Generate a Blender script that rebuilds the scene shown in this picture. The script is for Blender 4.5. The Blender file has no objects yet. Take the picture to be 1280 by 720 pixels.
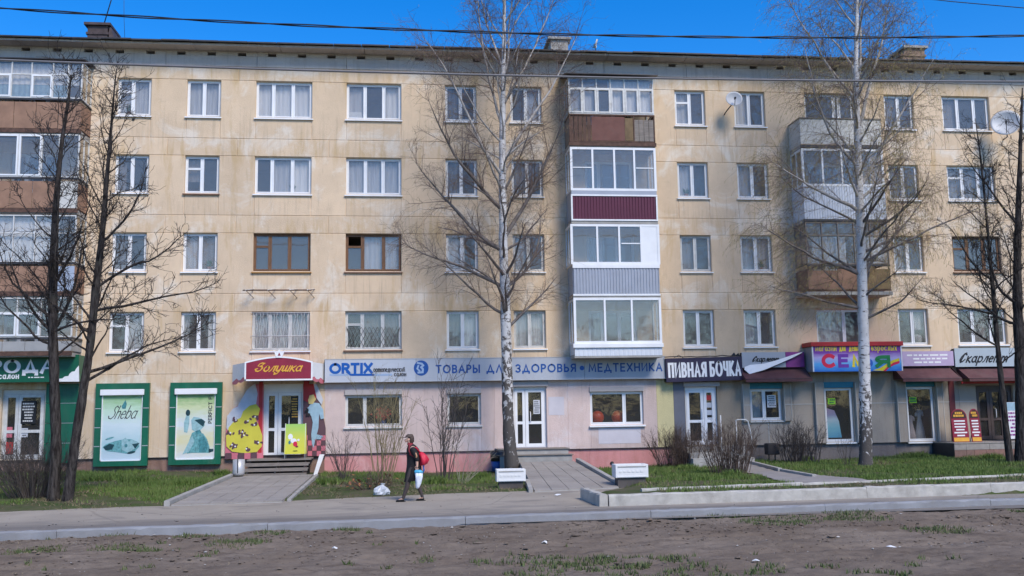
import bpy, bmesh, math, random
import numpy as np
from mathutils import Matrix, Vector

SC = bpy.context.scene
COL = SC.collection
rad = math.radians
RNG = random.Random(7)

# ------------------------------------------------------------------ camera
CF, YAW, PITCH, ROLL, CD, CH = 1200.0, 0.113069, 0.12507, -0.01568, 34.3513, 2.2
def cam_axes():
    cy, sy, cp, sp = math.cos(YAW), math.sin(YAW), math.cos(PITCH), math.sin(PITCH)
    f = Vector((sy*cp, cy*cp, sp)); r = Vector((cy, -sy, 0)); u = r.cross(f)
    c, s = math.cos(ROLL), math.sin(ROLL)
    return c*r + s*u, -s*r + c*u, f
CR, CU, CFW = cam_axes()
cam = bpy.data.cameras.new('camera')
cam.sensor_width = 36.0
cam.lens = 36.0*CF/1280.0
cam.clip_start = 0.1
cam.clip_end = 3000
camo = bpy.data.objects.new('camera', cam)
COL.objects.link(camo)
mw = Matrix((CR, CU, -CFW)).transposed().to_4x4()
mw.translation = Vector((0, -CD, CH))
camo.matrix_world = mw
SC.camera = camo

def F(px, py, Y=0.0):            # survey helper: the point at depth Y seen at photo pixel px,py
    d = CFW + CR*((px-640)/CF) + CU*((360-py)/CF)
    t = (CD+Y)/d.y
    return (d.x*t, Y, CH+d.z*t)
def G(px, py, z=0.0):            # survey helper: the ground point at height z seen at photo pixel px,py
    d = CFW + CR*((px-640)/CF) + CU*((360-py)/CF)
    t = (z-CH)/d.z
    return (d.x*t, d.y*t-CD, z)

# ------------------------------------------------------------------ light, sky, exposure
SUN_DIR = Vector((0.29, -0.62, 0.70)).normalized()     # towards the sun: behind the camera, to the right
sun_el = math.asin(SUN_DIR.z)
sun_az = math.atan2(SUN_DIR.x, SUN_DIR.y)
world = bpy.data.worlds.new('World')
SC.world = world
world.use_nodes = True
wn = world.node_tree
bg = wn.nodes['Background']
sky = wn.nodes.new('ShaderNodeTexSky')
sky.sky_type = 'NISHITA'
sky.sun_disc = False
sky.sun_elevation = sun_el
sky.sun_rotation = sun_az
sky.altitude = 400
sky.air_density = 1.0
sky.dust_density = 0.3
sky.ozone_density = 4.0
hsv = wn.nodes.new('ShaderNodeHueSaturation')
hsv.inputs['Saturation'].default_value = 1.40
hsv.inputs['Hue'].default_value = .509
wn.links.new(sky.outputs[0], hsv.inputs['Color'])
wn.links.new(hsv.outputs[0], bg.inputs[0])
bg.inputs[1].default_value = 0.128
sun = bpy.data.lights.new('sun', 'SUN')
sun.energy = 2.2
sun.angle = rad(22)
sun.color = (1.0, 0.91, 0.79)
suno = bpy.data.objects.new('sun', sun)
suno.rotation_euler = SUN_DIR.to_track_quat('Z', 'Y').to_euler()
suno.location = (20, -40, 40)
COL.objects.link(suno)
SC.view_settings.view_transform = 'Standard'
SC.view_settings.look = 'None'
SC.view_settings.gamma = 1.0
SC.view_settings.use_curve_mapping = False
SC.view_settings.exposure = 0.8
SC.cycles.max_bounces = 6
SC.cycles.transparent_max_bounces = 12

# ------------------------------------------------------------------ materials
MATS = {}
def nt(name):
    m = bpy.data.materials.new(name); m.use_nodes = True
    t = m.node_tree
    return m, t, t.nodes['Principled BSDF']
def node(t, kind, **kw):
    n = t.nodes.new(kind)
    for k, v in kw.items():
        if k in n.inputs: n.inputs[k].default_value = v
        else: setattr(n, k, v)
    return n
def mixrgb(t, fac, a, b, blend='MIX'):
    n = t.nodes.new('ShaderNodeMix'); n.data_type = 'RGBA'; n.blend_type = blend
    for idx, v in ((0, fac), (6, a), (7, b)):
        if hasattr(v, 'is_output'): t.links.new(v, n.inputs[idx])
        elif idx == 0: n.inputs[0].default_value = v
        else: n.inputs[idx].default_value = (*v[:3], 1)
    return n.outputs[2]
def ramp(t, src, p0, p1, c0=(0, 0, 0), c1=(1, 1, 1)):
    n = t.nodes.new('ShaderNodeValToRGB')
    n.color_ramp.elements[0].position = p0; n.color_ramp.elements[0].color = (*c0, 1)
    n.color_ramp.elements[1].position = p1; n.color_ramp.elements[1].color = (*c1, 1)
    t.links.new(src, n.inputs[0])
    return n.outputs[0]
def coords(t, scale=(1, 1, 1), which='Object'):
    tc = t.nodes.new('ShaderNodeTexCoord'); mp = t.nodes.new('ShaderNodeMapping')
    mp.inputs['Scale'].default_value = scale
    t.links.new(tc.outputs[which], mp.inputs[0])
    return mp.outputs[0]
def noise(t, vec, scale, detail=4, rough=.55, dist=0.0):
    n = node(t, 'ShaderNodeTexNoise', Scale=scale, Detail=detail, Roughness=rough, Distortion=dist)
    t.links.new(vec, n.inputs['Vector'])
    return n.outputs[0]
def bump(t, h, strength, dist, bsdf):
    b = node(t, 'ShaderNodeBump', Strength=strength, Distance=dist)
    t.links.new(h, b.inputs['Height']); t.links.new(b.outputs[0], bsdf.inputs['Normal'])
def setin(t, sock, v):
    if hasattr(v, 'is_output'): t.links.new(v, sock)
    else: sock.default_value = v if not isinstance(v, tuple) else (*v[:3], 1)

def pm(name, col, rough=.7, var=.12, scale=2.5, bmp=0.0, bscale=40, metal=0.0, dirt=0.0, dirtcol=(.12, .1, .08), dscale=1.2, stretch=(1, 1, 1), spec=.4, which='Object'):
    if name in MATS: return MATS[name]
    m, t, b = nt(name)
    v = coords(t, stretch, which)
    n1 = noise(t, v, scale, 5)
    c = mixrgb(t, ramp(t, n1, .3, .7), tuple(x*(1-var) for x in col), tuple(min(1, x*(1+var)) for x in col))
    if dirt:
        n2 = noise(t, v, dscale, 6, .65, .3)
        c = mixrgb(t, ramp(t, n2, .48, .74, (0, 0, 0), (dirt,)*3), c, dirtcol)
    setin(t, b.inputs['Base Color'], c)
    b.inputs['Roughness'].default_value = rough
    b.inputs['Metallic'].default_value = metal
    b.inputs['Specular IOR Level'].default_value = spec
    if bmp: bump(t, noise(t, v, bscale, 4), bmp, .02, b)
    MATS[name] = m
    return m

def plaster(name, base, pale, ochre, palef=.8, ochref=.7):
    m, t, b = nt(name)
    v = coords(t); vs = coords(t, (2.2, 1, .35))
    info = t.nodes.new('ShaderNodeObjectInfo')
    rnd = info.outputs['Random']
    c = mixrgb(t, ramp(t, noise(t, v, 1.1, 5, .6), .3, .72), tuple(x*.90 for x in base), tuple(x*1.07 for x in base))
    tc = t.nodes.new('ShaderNodeTexCoord'); sp = t.nodes.new('ShaderNodeSeparateXYZ'); t.links.new(tc.outputs['Object'], sp.inputs[0])
    def near(z0, half, hi, lo):          # repairs and stains gather at the storey bands
        sb = node(t, 'ShaderNodeMath', operation='SUBTRACT'); sb.inputs[1].default_value = z0; t.links.new(sp.outputs[2], sb.inputs[0])
        pg = node(t, 'ShaderNodeMath', operation='PINGPONG'); pg.inputs[1].default_value = 1.4; t.links.new(sb.outputs[0], pg.inputs[0])
        mp = node(t, 'ShaderNodeMapRange'); mp.inputs['From Min'].default_value = 0; mp.inputs['From Max'].default_value = half
        mp.inputs['To Min'].default_value = hi; mp.inputs['To Max'].default_value = lo; t.links.new(pg.outputs[0], mp.inputs['Value'])
        return mp.outputs[0]
    def plus(a, b_):
        ad = node(t, 'ShaderNodeMath', operation='ADD'); t.links.new(a, ad.inputs[0]); t.links.new(b_, ad.inputs[1]); return ad.outputs[0]
    c = mixrgb(t, ramp(t, plus(noise(t, v, .6, 8, .72, .7), near(6.25, 1.2, .055, -.035)), .53, .64, (0,)*3, (palef,)*3), c, pale)
    c = mixrgb(t, ramp(t, plus(noise(t, vs, .95, 7, .66, .4), near(5.85, .8, .06, -.05)), .53, .68, (0,)*3, (ochref,)*3), c, ochre)
    run = noise(t, coords(t, (5.5, 1, .22)), 1.3, 7, .7, .2)
    c = mixrgb(t, ramp(t, plus(run, near(6.6, 1.0, .05, -.05)), .56, .72, (0,)*3, (.42,)*3), c, tuple(x*.55 for x in base))
    c = mixrgb(t, ramp(t, noise(t, v, 3.1, 8, .8), .57, .66, (0,)*3, (.35,)*3), c, tuple(x*.70 for x in base))
    c = mixrgb(t, ramp(t, noise(t, vs, 2.6, 7, .7), .56, .8, (0,)*3, (.38,)*3), c, (.20, .15, .10))
    c = mixrgb(t, ramp(t, noise(t, v, 7, 5, .7), .62, .74, (0,)*3, (.35,)*3), c, pale)
    hs = node(t, 'ShaderNodeHueSaturation')
    mr = node(t, 'ShaderNodeMapRange'); mr.inputs['To Min'].default_value = .93; mr.inputs['To Max'].default_value = 1.06
    t.links.new(rnd, mr.inputs['Value']); t.links.new(mr.outputs[0], hs.inputs['Value']); t.links.new(c, hs.inputs['Color'])
    c = hs.outputs[0]
    setin(t, b.inputs['Base Color'], c)
    b.inputs['Roughness'].default_value = .9; b.inputs['Specular IOR Level'].default_value = .2
    bump(t, noise(t, v, 22, 8, .8), .6, .03, b)
    MATS[name] = m
    return m

CREAM = plaster('cream_plaster', (.68, .525, .365), (.75, .675, .575), (.54, .38, .20), .75, .7)
PINKW = plaster('pink_plaster', (.62, .49, .445), (.64, .565, .55), (.52, .40, .35), .8, .6)
YELW = plaster('yellow_green_plaster', (.60, .53, .29), (.60, .55, .40), (.36, .35, .12))
GREYW = plaster('grey_stone_cladding', (.39, .335, .275), (.40, .36, .315), (.28, .225, .18), .4, .5)
STREAK = plaster('streaked_beige_plaster', (.33, .27, .20), (.40, .34, .27), (.20, .14, .09), .5, .8)
PINKP = plaster('pink_plinth_paint', (.60, .275, .265), (.64, .40, .37), (.48, .21, .19), .6, .6)
BROWNP = plaster('brown_plinth', (.26, .16, .125), (.34, .26, .22), (.16, .10, .08), .5, .8)
GREYP = plaster('grey_plinth', (.19, .165, .155), (.25, .23, .21), (.13, .11, .10), .5, .6)
CORN = plaster('grey_cornice_concrete', (.52, .46, .41), (.58, .53, .48), (.40, .33, .27), .5, .5)
WHITE = pm('white_pvc', (.78, .79, .80), .35, .04, dirt=.15, dirtcol=(.45, .43, .4))
OLDWHITE = pm('old_white_paint', (.62, .62, .60), .6, .08, 6, dirt=.5, dirtcol=(.3, .27, .23), dscale=4)
BROWNWOOD = pm('brown_window_wood', (.17, .085, .04), .55, .3, 8, stretch=(4, 4, 1))
GREYWOOD = pm('grey_weathered_wood', (.22, .19, .165), .8, .25, 6, .3, 60, stretch=(.6, 6, 6))
TIN = pm('tin_sill', (.50, .50, .50), .45, .1, metal=.3)
BROWNTIN = pm('brown_tin_sill', (.20, .11, .07), .5, .2, 6)
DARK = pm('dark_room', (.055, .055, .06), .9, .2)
INNER = pm('room_wall', (.30, .28, .26), .9, .3, .6)
BLACK = pm('black_paint', (.012, .012, .014), .5, .2)
DKGREY = pm('dark_grey_metal', (.055, .055, .06), .5, .2, metal=.3)
RUST = pm('rusty_iron', (.10, .055, .04), .8, .4, 9, .2, 60)
ROOFM = pm('roof_metal', (.055, .05, .05), .5, .3, 3, metal=.4)
BRICKD = pm('dark_chimney_metal', (.07, .05, .05), .7, .4, 4)
CONC = pm('concrete', (.36, .345, .32), .9, .15, 3, .4, 40, dirt=.5, dirtcol=(.2, .18, .16), dscale=2)
CONCB = pm('blue_grey_concrete', (.26, .265, .275), .9, .12, 2, .4, 50, dirt=.5, dirtcol=(.17, .16, .15), dscale=1.5)
CONCW = pm('whitewashed_concrete', (.44, .42, .375), .9, .15, 4, .5, 40, dirt=.7, dirtcol=(.24, .22, .19), dscale=2.5)
SILVER = pm('silver_sign_board', (.40, .425, .47), .45, .05, .8, dirt=.25, dirtcol=(.28, .27, .26), dscale=.9, stretch=(1.5, 1, .35))
NAVY = pm('navy_letter_paint', (.012, .075, .29), .4, .06)
ROYAL = pm('blue_letter_paint', (.006, .09, .37), .4, .05)
PALEB = pm('pale_blue_print', (.30, .40, .56), .5, .05)
DKPURP = pm('dark_purple_sign_board', (.030, .022, .052), .5, .2)
LETW = pm('white_letter_paint', (.80, .80, .80), .5, .04, 8)
MAROON = pm('maroon_awning_cloth', (.105, .045, .048), .85, .2, 3, dirt=.3, dirtcol=(.16, .12, .11))
RED = pm('red_paint', (.44, .028, .03), .5, .12)
WINE = pm('wine_red_sign_face', (.26, .022, .045), .45, .1)
GOLD = pm('gold_letter_paint', (.72, .38, .05), .45, .08, 9)
PINKC = pm('pink_paint', (.58, .16, .20), .6, .12)
GREYMA = pm('grey_maroon_paint', (.11, .055, .065), .6, .1)
YELLOW = pm('yellow_paint', (.60, .54, .06), .6, .08)
PALEG = pm('pale_grey_paint', (.52, .54, .58), .6, .1, 5)
SKYB = pm('pale_blue_paint', (.30, .44, .52), .6, .12, 7)
GREENP = pm('green_panel', (.008, .115, .062), .4, .18, 1.5, dirt=.22, dirtcol=(.12, .16, .12), dscale=2, stretch=(1.5, 1, .4))
GREENS = pm('green_sign_face', (.006, .10, .052), .4, .08, 1)
TURQ = pm('turquoise_shutter_box', (.02, .20, .28), .5, .12, 5)
LIME = pm('lime_paper', (.25, .55, .03), .6, .05)
ORANGE = pm('orange_rubber', (.62, .075, .025), .35, .05)
BLUEB = pm('blue_plastic', (.015, .06, .24), .4, .1)
DISHM = pm('dish_grey', (.50, .51, .52), .5, .06)
BURG = pm('burgundy_siding', (.105, .018, .040), .4, .08)
GREYS = pm('grey_blue_siding', (.33, .36, .42), .45, .06)
WHITES = pm('white_siding', (.60, .63, .68), .45, .05)
BROWNB = pm('brown_balcony_board', (.30, .175, .115), .8, .2, 2, .2, 30, dirt=.5, dirtcol=(.17, .10, .07), dscale=1.4)
REDB = pm('rusty_red_sheet', (.145, .058, .045), .7, .25, 3, dirt=.5, dirtcol=(.10, .06, .05), dscale=3)
WHITEB = pm('white_balcony_board', (.58, .57, .53), .7, .1, 3, dirt=.4, dirtcol=(.3, .26, .2), dscale=3)
BLUEP = pm('pale_blue_balcony_board', (.36, .42, .52), .7, .08)
CURT = pm('white_curtain', (.80, .79, .78), .9, .14, 3, stretch=(7, 1, .3))
CURTB = pm('grey_blue_curtain', (.52, .52, .53), .9, .2, 3, stretch=(7, 1, .3))
CURTD = pm('taupe_curtain', (.22, .20, .19), .9, .2, 3, stretch=(7, 1, .3))
PAPER = pm('white_paper', (.72, .72, .72), .7, .05)
BAGW = pm('white_plastic_bag', (.70, .74, .80), .3, .12, 6)

def glass_mat(name, refl, tint, bmp=.02, sky_veil=.03):
    m, t, b = nt(name)
    t.nodes.remove(b)
    out = t.nodes['Material Output']
    tr = node(t, 'ShaderNodeBsdfTransparent'); tr.inputs[0].default_value = (*tint, 1)
    gl = node(t, 'ShaderNodeBsdfGlossy', Roughness=.03); gl.inputs[0].default_value = (1.0, .95, .86, 1)
    lw = node(t, 'ShaderNodeLayerWeight', Blend=.5)
    pw = node(t, 'ShaderNodeMath', operation='POWER'); pw.inputs[1].default_value = 4.0
    t.links.new(lw.outputs['Facing'], pw.inputs[0])
    ad = node(t, 'ShaderNodeMath', operation='ADD', use_clamp=True); ad.inputs[1].default_value = refl
    t.links.new(pw.outputs[0], ad.inputs[0])
    df = node(t, 'ShaderNodeBsdfDiffuse'); df.inputs[0].default_value = (.60, .58, .56, 1)
    dm = t.nodes.new('ShaderNodeMixShader'); dm.inputs[0].default_value = sky_veil  # grey veil: pale sky reflection put into the colour, with some dust
    t.links.new(tr.outputs[0], dm.inputs[1]); t.links.new(df.outputs[0], dm.inputs[2]); tr = dm
    mx = t.nodes.new('ShaderNodeMixShader')
    t.links.new(ad.outputs[0], mx.inputs[0]); t.links.new(tr.outputs[0], mx.inputs[1]); t.links.new(gl.outputs[0], mx.inputs[2])
    t.links.new(mx.outputs[0], out.inputs[0])
    bp = node(t, 'ShaderNodeBump', Strength=bmp, Distance=.3)
    t.links.new(noise(t, coords(t), 1.1, 2), bp.inputs['Height']); t.links.new(bp.outputs[0], gl.inputs['Normal'])
    MATS[name] = m
    return m
GLASS = glass_mat('window_glass', .06, (.90, .90, .90), sky_veil=.09)
GLASSD = glass_mat('shop_glass', .03, (.82, .83, .84))

def facemat(name, stops, axis=2, which='Generated', var=None):
    """A printed board: colour bands along one axis of the board."""
    m, t, b = nt(name)
    tc = t.nodes.new('ShaderNodeTexCoord'); sp = t.nodes.new('ShaderNodeSeparateXYZ')
    t.links.new(tc.outputs[which], sp.inputs[0])
    src = sp.outputs[axis]
    if var:
        n = noise(t, coords(t, (1, 1, 3)), var[0], 4)
        ma = node(t, 'ShaderNodeMath', operation='MULTIPLY_ADD'); ma.inputs[1].default_value = var[1]
        t.links.new(n, ma.inputs[0]); t.links.new(src, ma.inputs[2])
        sb = node(t, 'ShaderNodeMath', operation='SUBTRACT'); sb.inputs[1].default_value = var[1]*.5
        t.links.new(ma.outputs[0], sb.inputs[0]); src = sb.outputs[0]
    r = t.nodes.new('ShaderNodeValToRGB'); el = r.color_ramp.elements
    el[0].position, el[0].color = stops[0][0], (*stops[0][1], 1)
    el[1].position, el[1].color = stops[-1][0], (*stops[-1][1], 1)
    for p, c in stops[1:-1]:
        e = el.new(p); e.color = (*c, 1)
    t.links.new(src, r.inputs[0]); t.links.new(r.outputs[0], b.inputs['Base Color'])
    b.inputs['Roughness'].default_value = .4
    MATS[name] = m
    return m

# ------------------------------------------------------------------ mesh builder
ORG = {}
class M:
    def __init__(self): self.v, self.f, self.mi, self.ms, self.sm = [], [], [], [], []
    def _m(self, m):
        if m not in self.ms: self.ms.append(m)
        return self.ms.index(m)
    def add(self, vs, fs, m, smooth=False):
        o = len(self.v); k = self._m(m)
        self.v += [tuple(p) for p in vs]
        for f in fs:
            self.f.append([i+o for i in f]); self.mi.append(k); self.sm.append(smooth)
        return self
    def box(self, x0, x1, y0, y1, z0, z1, m):
        vs = [(x0, y0, z0), (x1, y0, z0), (x1, y1, z0), (x0, y1, z0), (x0, y0, z1), (x1, y0, z1), (x1, y1, z1), (x0, y1, z1)]
        return self.add(vs, [(0, 3, 2, 1), (4, 5, 6, 7), (0, 1, 5, 4), (1, 2, 6, 5), (2, 3, 7, 6), (3, 0, 4, 7)], m)
    def block(self, x0, x1, y0, y1, z0, z1, m, c=.019):
        """box with a chamfered front (y0) edge, so that neighbours leave a groove"""
        vs = [(x0+c, y0, z0+c), (x1-c, y0, z0+c), (x1-c, y0, z1-c), (x0+c, y0, z1-c),
              (x0, y0+c, z0), (x1, y0+c, z0), (x1, y0+c, z1), (x0, y0+c, z1),
              (x0, y1, z0), (x1, y1, z0), (x1, y1, z1), (x0, y1, z1)]
        fs = [(0, 1, 2, 3), (4, 5, 1, 0), (5, 6, 2, 1), (6, 7, 3, 2), (7, 4, 0, 3),
              (8, 9, 5, 4), (9, 10, 6, 5), (10, 11, 7, 6), (11, 8, 4, 7), (8, 11, 10, 9)]
        return self.add(vs, fs, m)
    def prism(self, pts, y0, y1, m):
        """outline in XZ, given counter-clockwise seen from the camera side, between y0 (front) and y1"""
        n = len(pts)
        vs = [(p[0], y0, p[1]) for p in pts] + [(p[0], y1, p[1]) for p in pts]
        fs = [tuple(range(n)), tuple(reversed(range(n, 2*n)))]
        fs += [(i, i+n, (i+1) % n+n, (i+1) % n) for i in range(n)]
        return self.add(vs, fs, m)
    def hexa(self, a, b, m):
        """bottom quad a and top quad b (4 points each, counter-clockwise from above)"""
        return self.add(list(a)+list(b), [(3, 2, 1, 0), (4, 5, 6, 7), (0, 1, 5, 4), (1, 2, 6, 5), (2, 3, 7, 6), (3, 0, 4, 7)], m)
    def tube(self, pts, r, m, n=6, caps=True):
        P = [Vector(p) for p in pts]; k = len(P)
        rs = r if isinstance(r, (list, tuple)) else [r]*k
        vs, fs = [], []
        for i in range(k):
            t = (P[min(i+1, k-1)]-P[max(i-1, 0)]).normalized()
            ref = Vector((0, 0, 1)) if abs(t.z) < .9 else Vector((1, 0, 0))
            u = t.cross(ref).normalized(); w = t.cross(u)
            for j in range(n):
                a = 2*math.pi*j/n
                vs.append(P[i]+(u*math.cos(a)+w*math.sin(a))*rs[i])
        for i in range(k-1):
            for j in range(n):
                fs.append((i*n+j, i*n+(j+1) % n, (i+1)*n+(j+1) % n, (i+1)*n+j))
        if caps:
            fs.append(tuple(reversed(range(n)))); fs.append(tuple(range((k-1)*n, k*n)))
        return self.add(vs, fs, m, True)
    def bar(self, a, b, w, m):
        return self.tube([a, b], w, m, 4)
    def lathe(self, cx, cy, prof, m, n=14, sx=1, sy=1):
        vs, fs = [], []
        for (r, z) in prof:
            for j in range(n):
                a = 2*math.pi*j/n
                vs.append((cx+r*sx*math.cos(a), cy+r*sy*math.sin(a), z))
        for i in range(len(prof)-1):
            for j in range(n):
                fs.append((i*n+j, i*n+(j+1) % n, (i+1)*n+(j+1) % n, (i+1)*n+j))
        fs.append(tuple(reversed(range(n)))); fs.append(tuple(range((len(prof)-1)*n, len(prof)*n)))
        return self.add(vs, fs, m, True)
    def build(self, name, parent=None, bevel=0.0, **props):
        me = bpy.data.meshes.new(name)
        org = ORG.get(parent.name, Vector((0, 0, 0))) if parent else Vector((0, 0, 0))
        loc = props.pop('at', None)
        if parent is None and loc is not None: org = Vector(loc)
        me.from_pydata([(x-org.x, y-org.y, z-org.z) for x, y, z in self.v], [], self.f)
        for m in self.ms: me.materials.append(m)
        me.polygons.foreach_set('material_index', self.mi)
        me.polygons.foreach_set('use_smooth', self.sm)
        if bevel:
            bm = bmesh.new(); bm.from_mesh(me)
            bmesh.ops.bevel(bm, geom=bm.edges[:], offset=bevel, segments=2, affect='EDGES', profile=.6, clamp_overlap=True)
            bm.to_mesh(me); bm.free()
        me.update()
        return link(name, me, parent, org, **props)

def link(name, me, parent=None, org=None, **props):
    o = bpy.data.objects.new(name, me)
    COL.objects.link(o)
    org = Vector(org) if org is not None else Vector((0, 0, 0))
    if parent:
        o.parent = parent
    else:
        o.location = org
    ORG[o.name] = org
    for k, v in props.items(): o[k] = v
    return o
def thing(name, label, cat, loc=(0, 0, 0), group=None):
    o = bpy.data.objects.new(name, None)
    COL.objects.link(o)
    o.location = loc; o.empty_display_size = .3
    ORG[o.name] = Vector(loc)
    o['label'] = label; o['category'] = cat
    if group: o['group'] = group
    return o
def part(name, parent, at=None):
    o = bpy.data.objects.new(name, None); COL.objects.link(o); o.parent = parent
    ORG[o.name] = ORG[parent.name].copy()
    return o
def build_np(name, vs, fs, mats, parent=None, smooth=True, mi=None, **props):
    """vertices (n,3) and faces (m,3|4) as arrays"""
    me = bpy.data.meshes.new(name)
    vs = np.asarray(vs, dtype=np.float64)
    org = ORG.get(parent.name) if parent else Vector((0, 0, 0))
    vs = vs-np.array(org[:])
    fs = np.asarray(fs, dtype=np.int32); k = fs.shape[1]
    me.vertices.add(len(vs)); me.vertices.foreach_set('co', vs.astype(np.float32).ravel())
    me.loops.add(fs.size); me.loops.foreach_set('vertex_index', fs.ravel())
    me.polygons.add(len(fs)); me.polygons.foreach_set('loop_start', np.arange(0, fs.size, k, dtype=np.int32))
    me.polygons.foreach_set('use_smooth', np.full(len(fs), smooth))
    for m in (mats if isinstance(mats, (list, tuple)) else [mats]): me.materials.append(m)
    if mi is not None: me.polygons.foreach_set('material_index', np.asarray(mi, dtype=np.int32))
    me.update(calc_edges=True)
    return link(name, me, parent, org, **props)

# ------------------------------------------------------------------ lettering: strokes of a flat brush
def arc(cx, cy, rx, ry, a0, a1, n=10):
    return [(cx+rx*math.cos(rad(a0+(a1-a0)*i/n)), cy+ry*math.sin(rad(a0+(a1-a0)*i/n))) for i in range(n+1)]
def glyphs():
    g = {}
    bowl = lambda x, c, rx, ry: [(0, c+ry), (x, c+ry)]+arc(x, c, rx, ry, 90, -90)[1:]+[(0, c-ry)]
    g['О'] = (.84, [arc(.42, .5, .42, .5, 90, 450, 20)])
    g['С'] = (.72, [arc(.42, .5, .42, .5, 48, 312, 16)])
    g['Т'] = (.58, [[(0, 1), (.58, 1)], [(.29, 1), (.29, 0)]])
    g['В'] = (.5, [[(0, 0), (0, 1)], bowl(.24, .76, .22, .24), bowl(.26, .26, .24, .26)])
    g['А'] = (.66, [[(0, 0), (.33, 1), (.66, 0)], [(.12, .33), (.54, .33)]])
    g['Р'] = (.48, [[(0, 0), (0, 1)], bowl(.22, .73, .26, .27)])
    g['Ь'] = (.48, [[(0, 0), (0, 1)], bowl(.22, .28, .26, .28)])
    g['Ы'] = (.76, g['Ь'][1]+[[(.76, 0), (.76, 1)]])
    g['Д'] = (.78, [[(.14, .06), (.39, 1), (.64, .06)], [(0, -.16), (0, .06), (.78, .06), (.78, -.16)]])
    g['Л'] = (.64, [[(0, 0), (.32, 1), (.64, 0)]])
    g['Я'] = (.5, [[(.5, 0), (.5, 1)], [(.5, 1), (.26, 1)]+arc(.26, .74, .26, .26, 90, 270)[1:]+[(.5, .48)], [(.26, .48), (0, 0)]])
    g['З'] = (.46, [arc(.2, .75, .24, .25, 150, -90)+arc(.2, .25, .26, .25, 90, -150)[1:]])
    g['М'] = (.8, [[(0, 0), (.08, 1), (.40, .15), (.72, 1), (.8, 0)]])
    g['Е'] = (.46, [[(.46, 1), (0, 1), (0, 0), (.46, 0)], [(0, .52), (.4, .52)]])
    g['Х'] = (.6, [[(0, 0), (.6, 1)], [(0, 1), (.6, 0)]])
    g['Н'] = (.58, [[(0, 0), (0, 1)], [(.58, 0), (.58, 1)], [(0, .5), (.58, .5)]])
    g['И'] = (.6, [[(0, 1), (0, 0), (.6, 1), (.6, 0)]])
    g['К'] = (.54, [[(0, 0), (0, 1)], [(.5, 1), (.06, .5), (.54, 0)]])
    g['П'] = (.56, [[(0, 0), (0, 1), (.56, 1), (.56, 0)]])
    g['Б'] = (.5, [[(.46, 1), (0, 1), (0, 0)], bowl(.24, .29, .26, .29)])
    g['Ч'] = (.5, [[(.5, 0), (.5, 1)], [(0, 1), (0, .66)]+arc(.22, .62, .22, .2, 180, 270)[1:]+[(.5, .42)]])
    g['O'] = g['О']; g['T'] = g['Т']; g['X'] = g['Х']
    g['R'] = (.54, [[(0, 0), (0, 1)], bowl(.24, .74, .26, .26), [(.24, .48), (.54, 0)]])
    g['I'] = (.06, [[(.03, 0), (.03, 1)]])
    g['P'] = g['Р']; g['E'] = g['Е']; g['C'] = g['С']; g['L'] = (.42, [[(0, 1), (0, 0), (.42, 0)]])
    g['F'] = (.44, [[(.44, 1), (0, 1), (0, 0)], [(0, .52), (.38, .52)]])
    # small letters, x-height .62
    x = .62
    g['о'] = (.46, [arc(.23, .31, .23, .31, 90, 450, 14)])
    g['с'] = (.42, [arc(.23, .31, .23, .31, 45, 315, 12)])
    g['а'] = (.5, [arc(.22, .31, .22, .31, 60, 320, 12), [(.44, x), (.44, .1), (.5, .02)]])
    g['р'] = (.48, [[(.02, -.36), (.02, x)], arc(.25, .31, .23, .31, 150, -150, 12)])
    g['к'] = (.42, [[(.02, 0), (.02, x)], [(.38, x), (.06, .33), (.42, 0)]])
    g['л'] = (.44, [[(0, 0), (.1, .06), (.22, x), (.42, x), (.42, 0)]])
    g['е'] = (.44, [[(.02, .33), (.43, .36)]+arc(.23, .31, .21, .31, 10, 310, 12)])
    g['т'] = (.66, [[(0, 0), (0, x)], [(0, .48), (.16, x), (.32, .5), (.32, 0)], [(.32, .48), (.48, x), (.64, .5), (.64, 0)]])
    g['у'] = (.46, [[(.02, x), (.06, .1), (.2, 0), (.42, .2)], [(.44, x), (.40, 0), (.28, -.32), (.06, -.36), (.02, -.2)]])
    g['ш'] = (.66, [[(.02, x), (.04, .08), (.14, 0), (.32, .14)], [(.34, x), (.34, .08), (.44, 0), (.62, .14)], [(.64, x), (.64, 0)]])
    g['н'] = (.42, [[(0, 0), (0, x)], [(.4, 0), (.4, x)], [(0, .3), (.4, .3)]])
    g['п'] = (.4, [[(0, 0), (0, x), (.4, x), (.4, 0)]])
    g['и'] = (.42, [[(0, x), (0, 0), (.4, x), (.4, 0)]])
    g['й'] = (.42, g['и'][1]+[[(.1, .8), (.2, .74), (.3, .8)]])
    g['д'] = (.5, [[(.08, .04), (.2, x), (.42, x), (.42, .04)], [(0, -.14), (0, .04), (.5, .04), (.5, -.14)]])
    g['ч'] = (.38, [[(.36, 0), (.36, x)], [(0, x), (.02, .36), (.14, .28), (.36, .3)]])
    g['м'] = (.54, [[(0, 0), (.04, x), (.27, .1), (.5, x), (.54, 0)]])
    g['г'] = (.34, [[(0, 0), (0, x), (.34, x)]])
    g['з'] = (.36, [arc(.16, .46, .18, .16, 150, -90)+arc(.16, .16, .2, .16, 90, -150)[1:]])
    g['я'] = (.4, [[(.4, 0), (.4, x), (.14, x), (.04, .46), (.14, .28), (.4, .28)], [(.2, .28), (0, 0)]])
    g['в'] = (.38, [[(0, 0), (0, x), (.24, x), (.32, .48), (.2, .33), (.36, .18), (.24, 0), (0, 0)]])
    g['ы'] = (.56, [[(0, x), (0, 0), (.24, 0), (.34, .17), (.24, .34), (0, .34)], [(.56, 0), (.56, x)]])
    g['х'] = (.38, [[(0, 0), (.38, x)], [(0, x), (.38, 0)]])
    g['ь'] = (.36, [[(0, x), (0, 0), (.24, 0), (.34, .17), (.24, .34), (0, .34)]])
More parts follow.
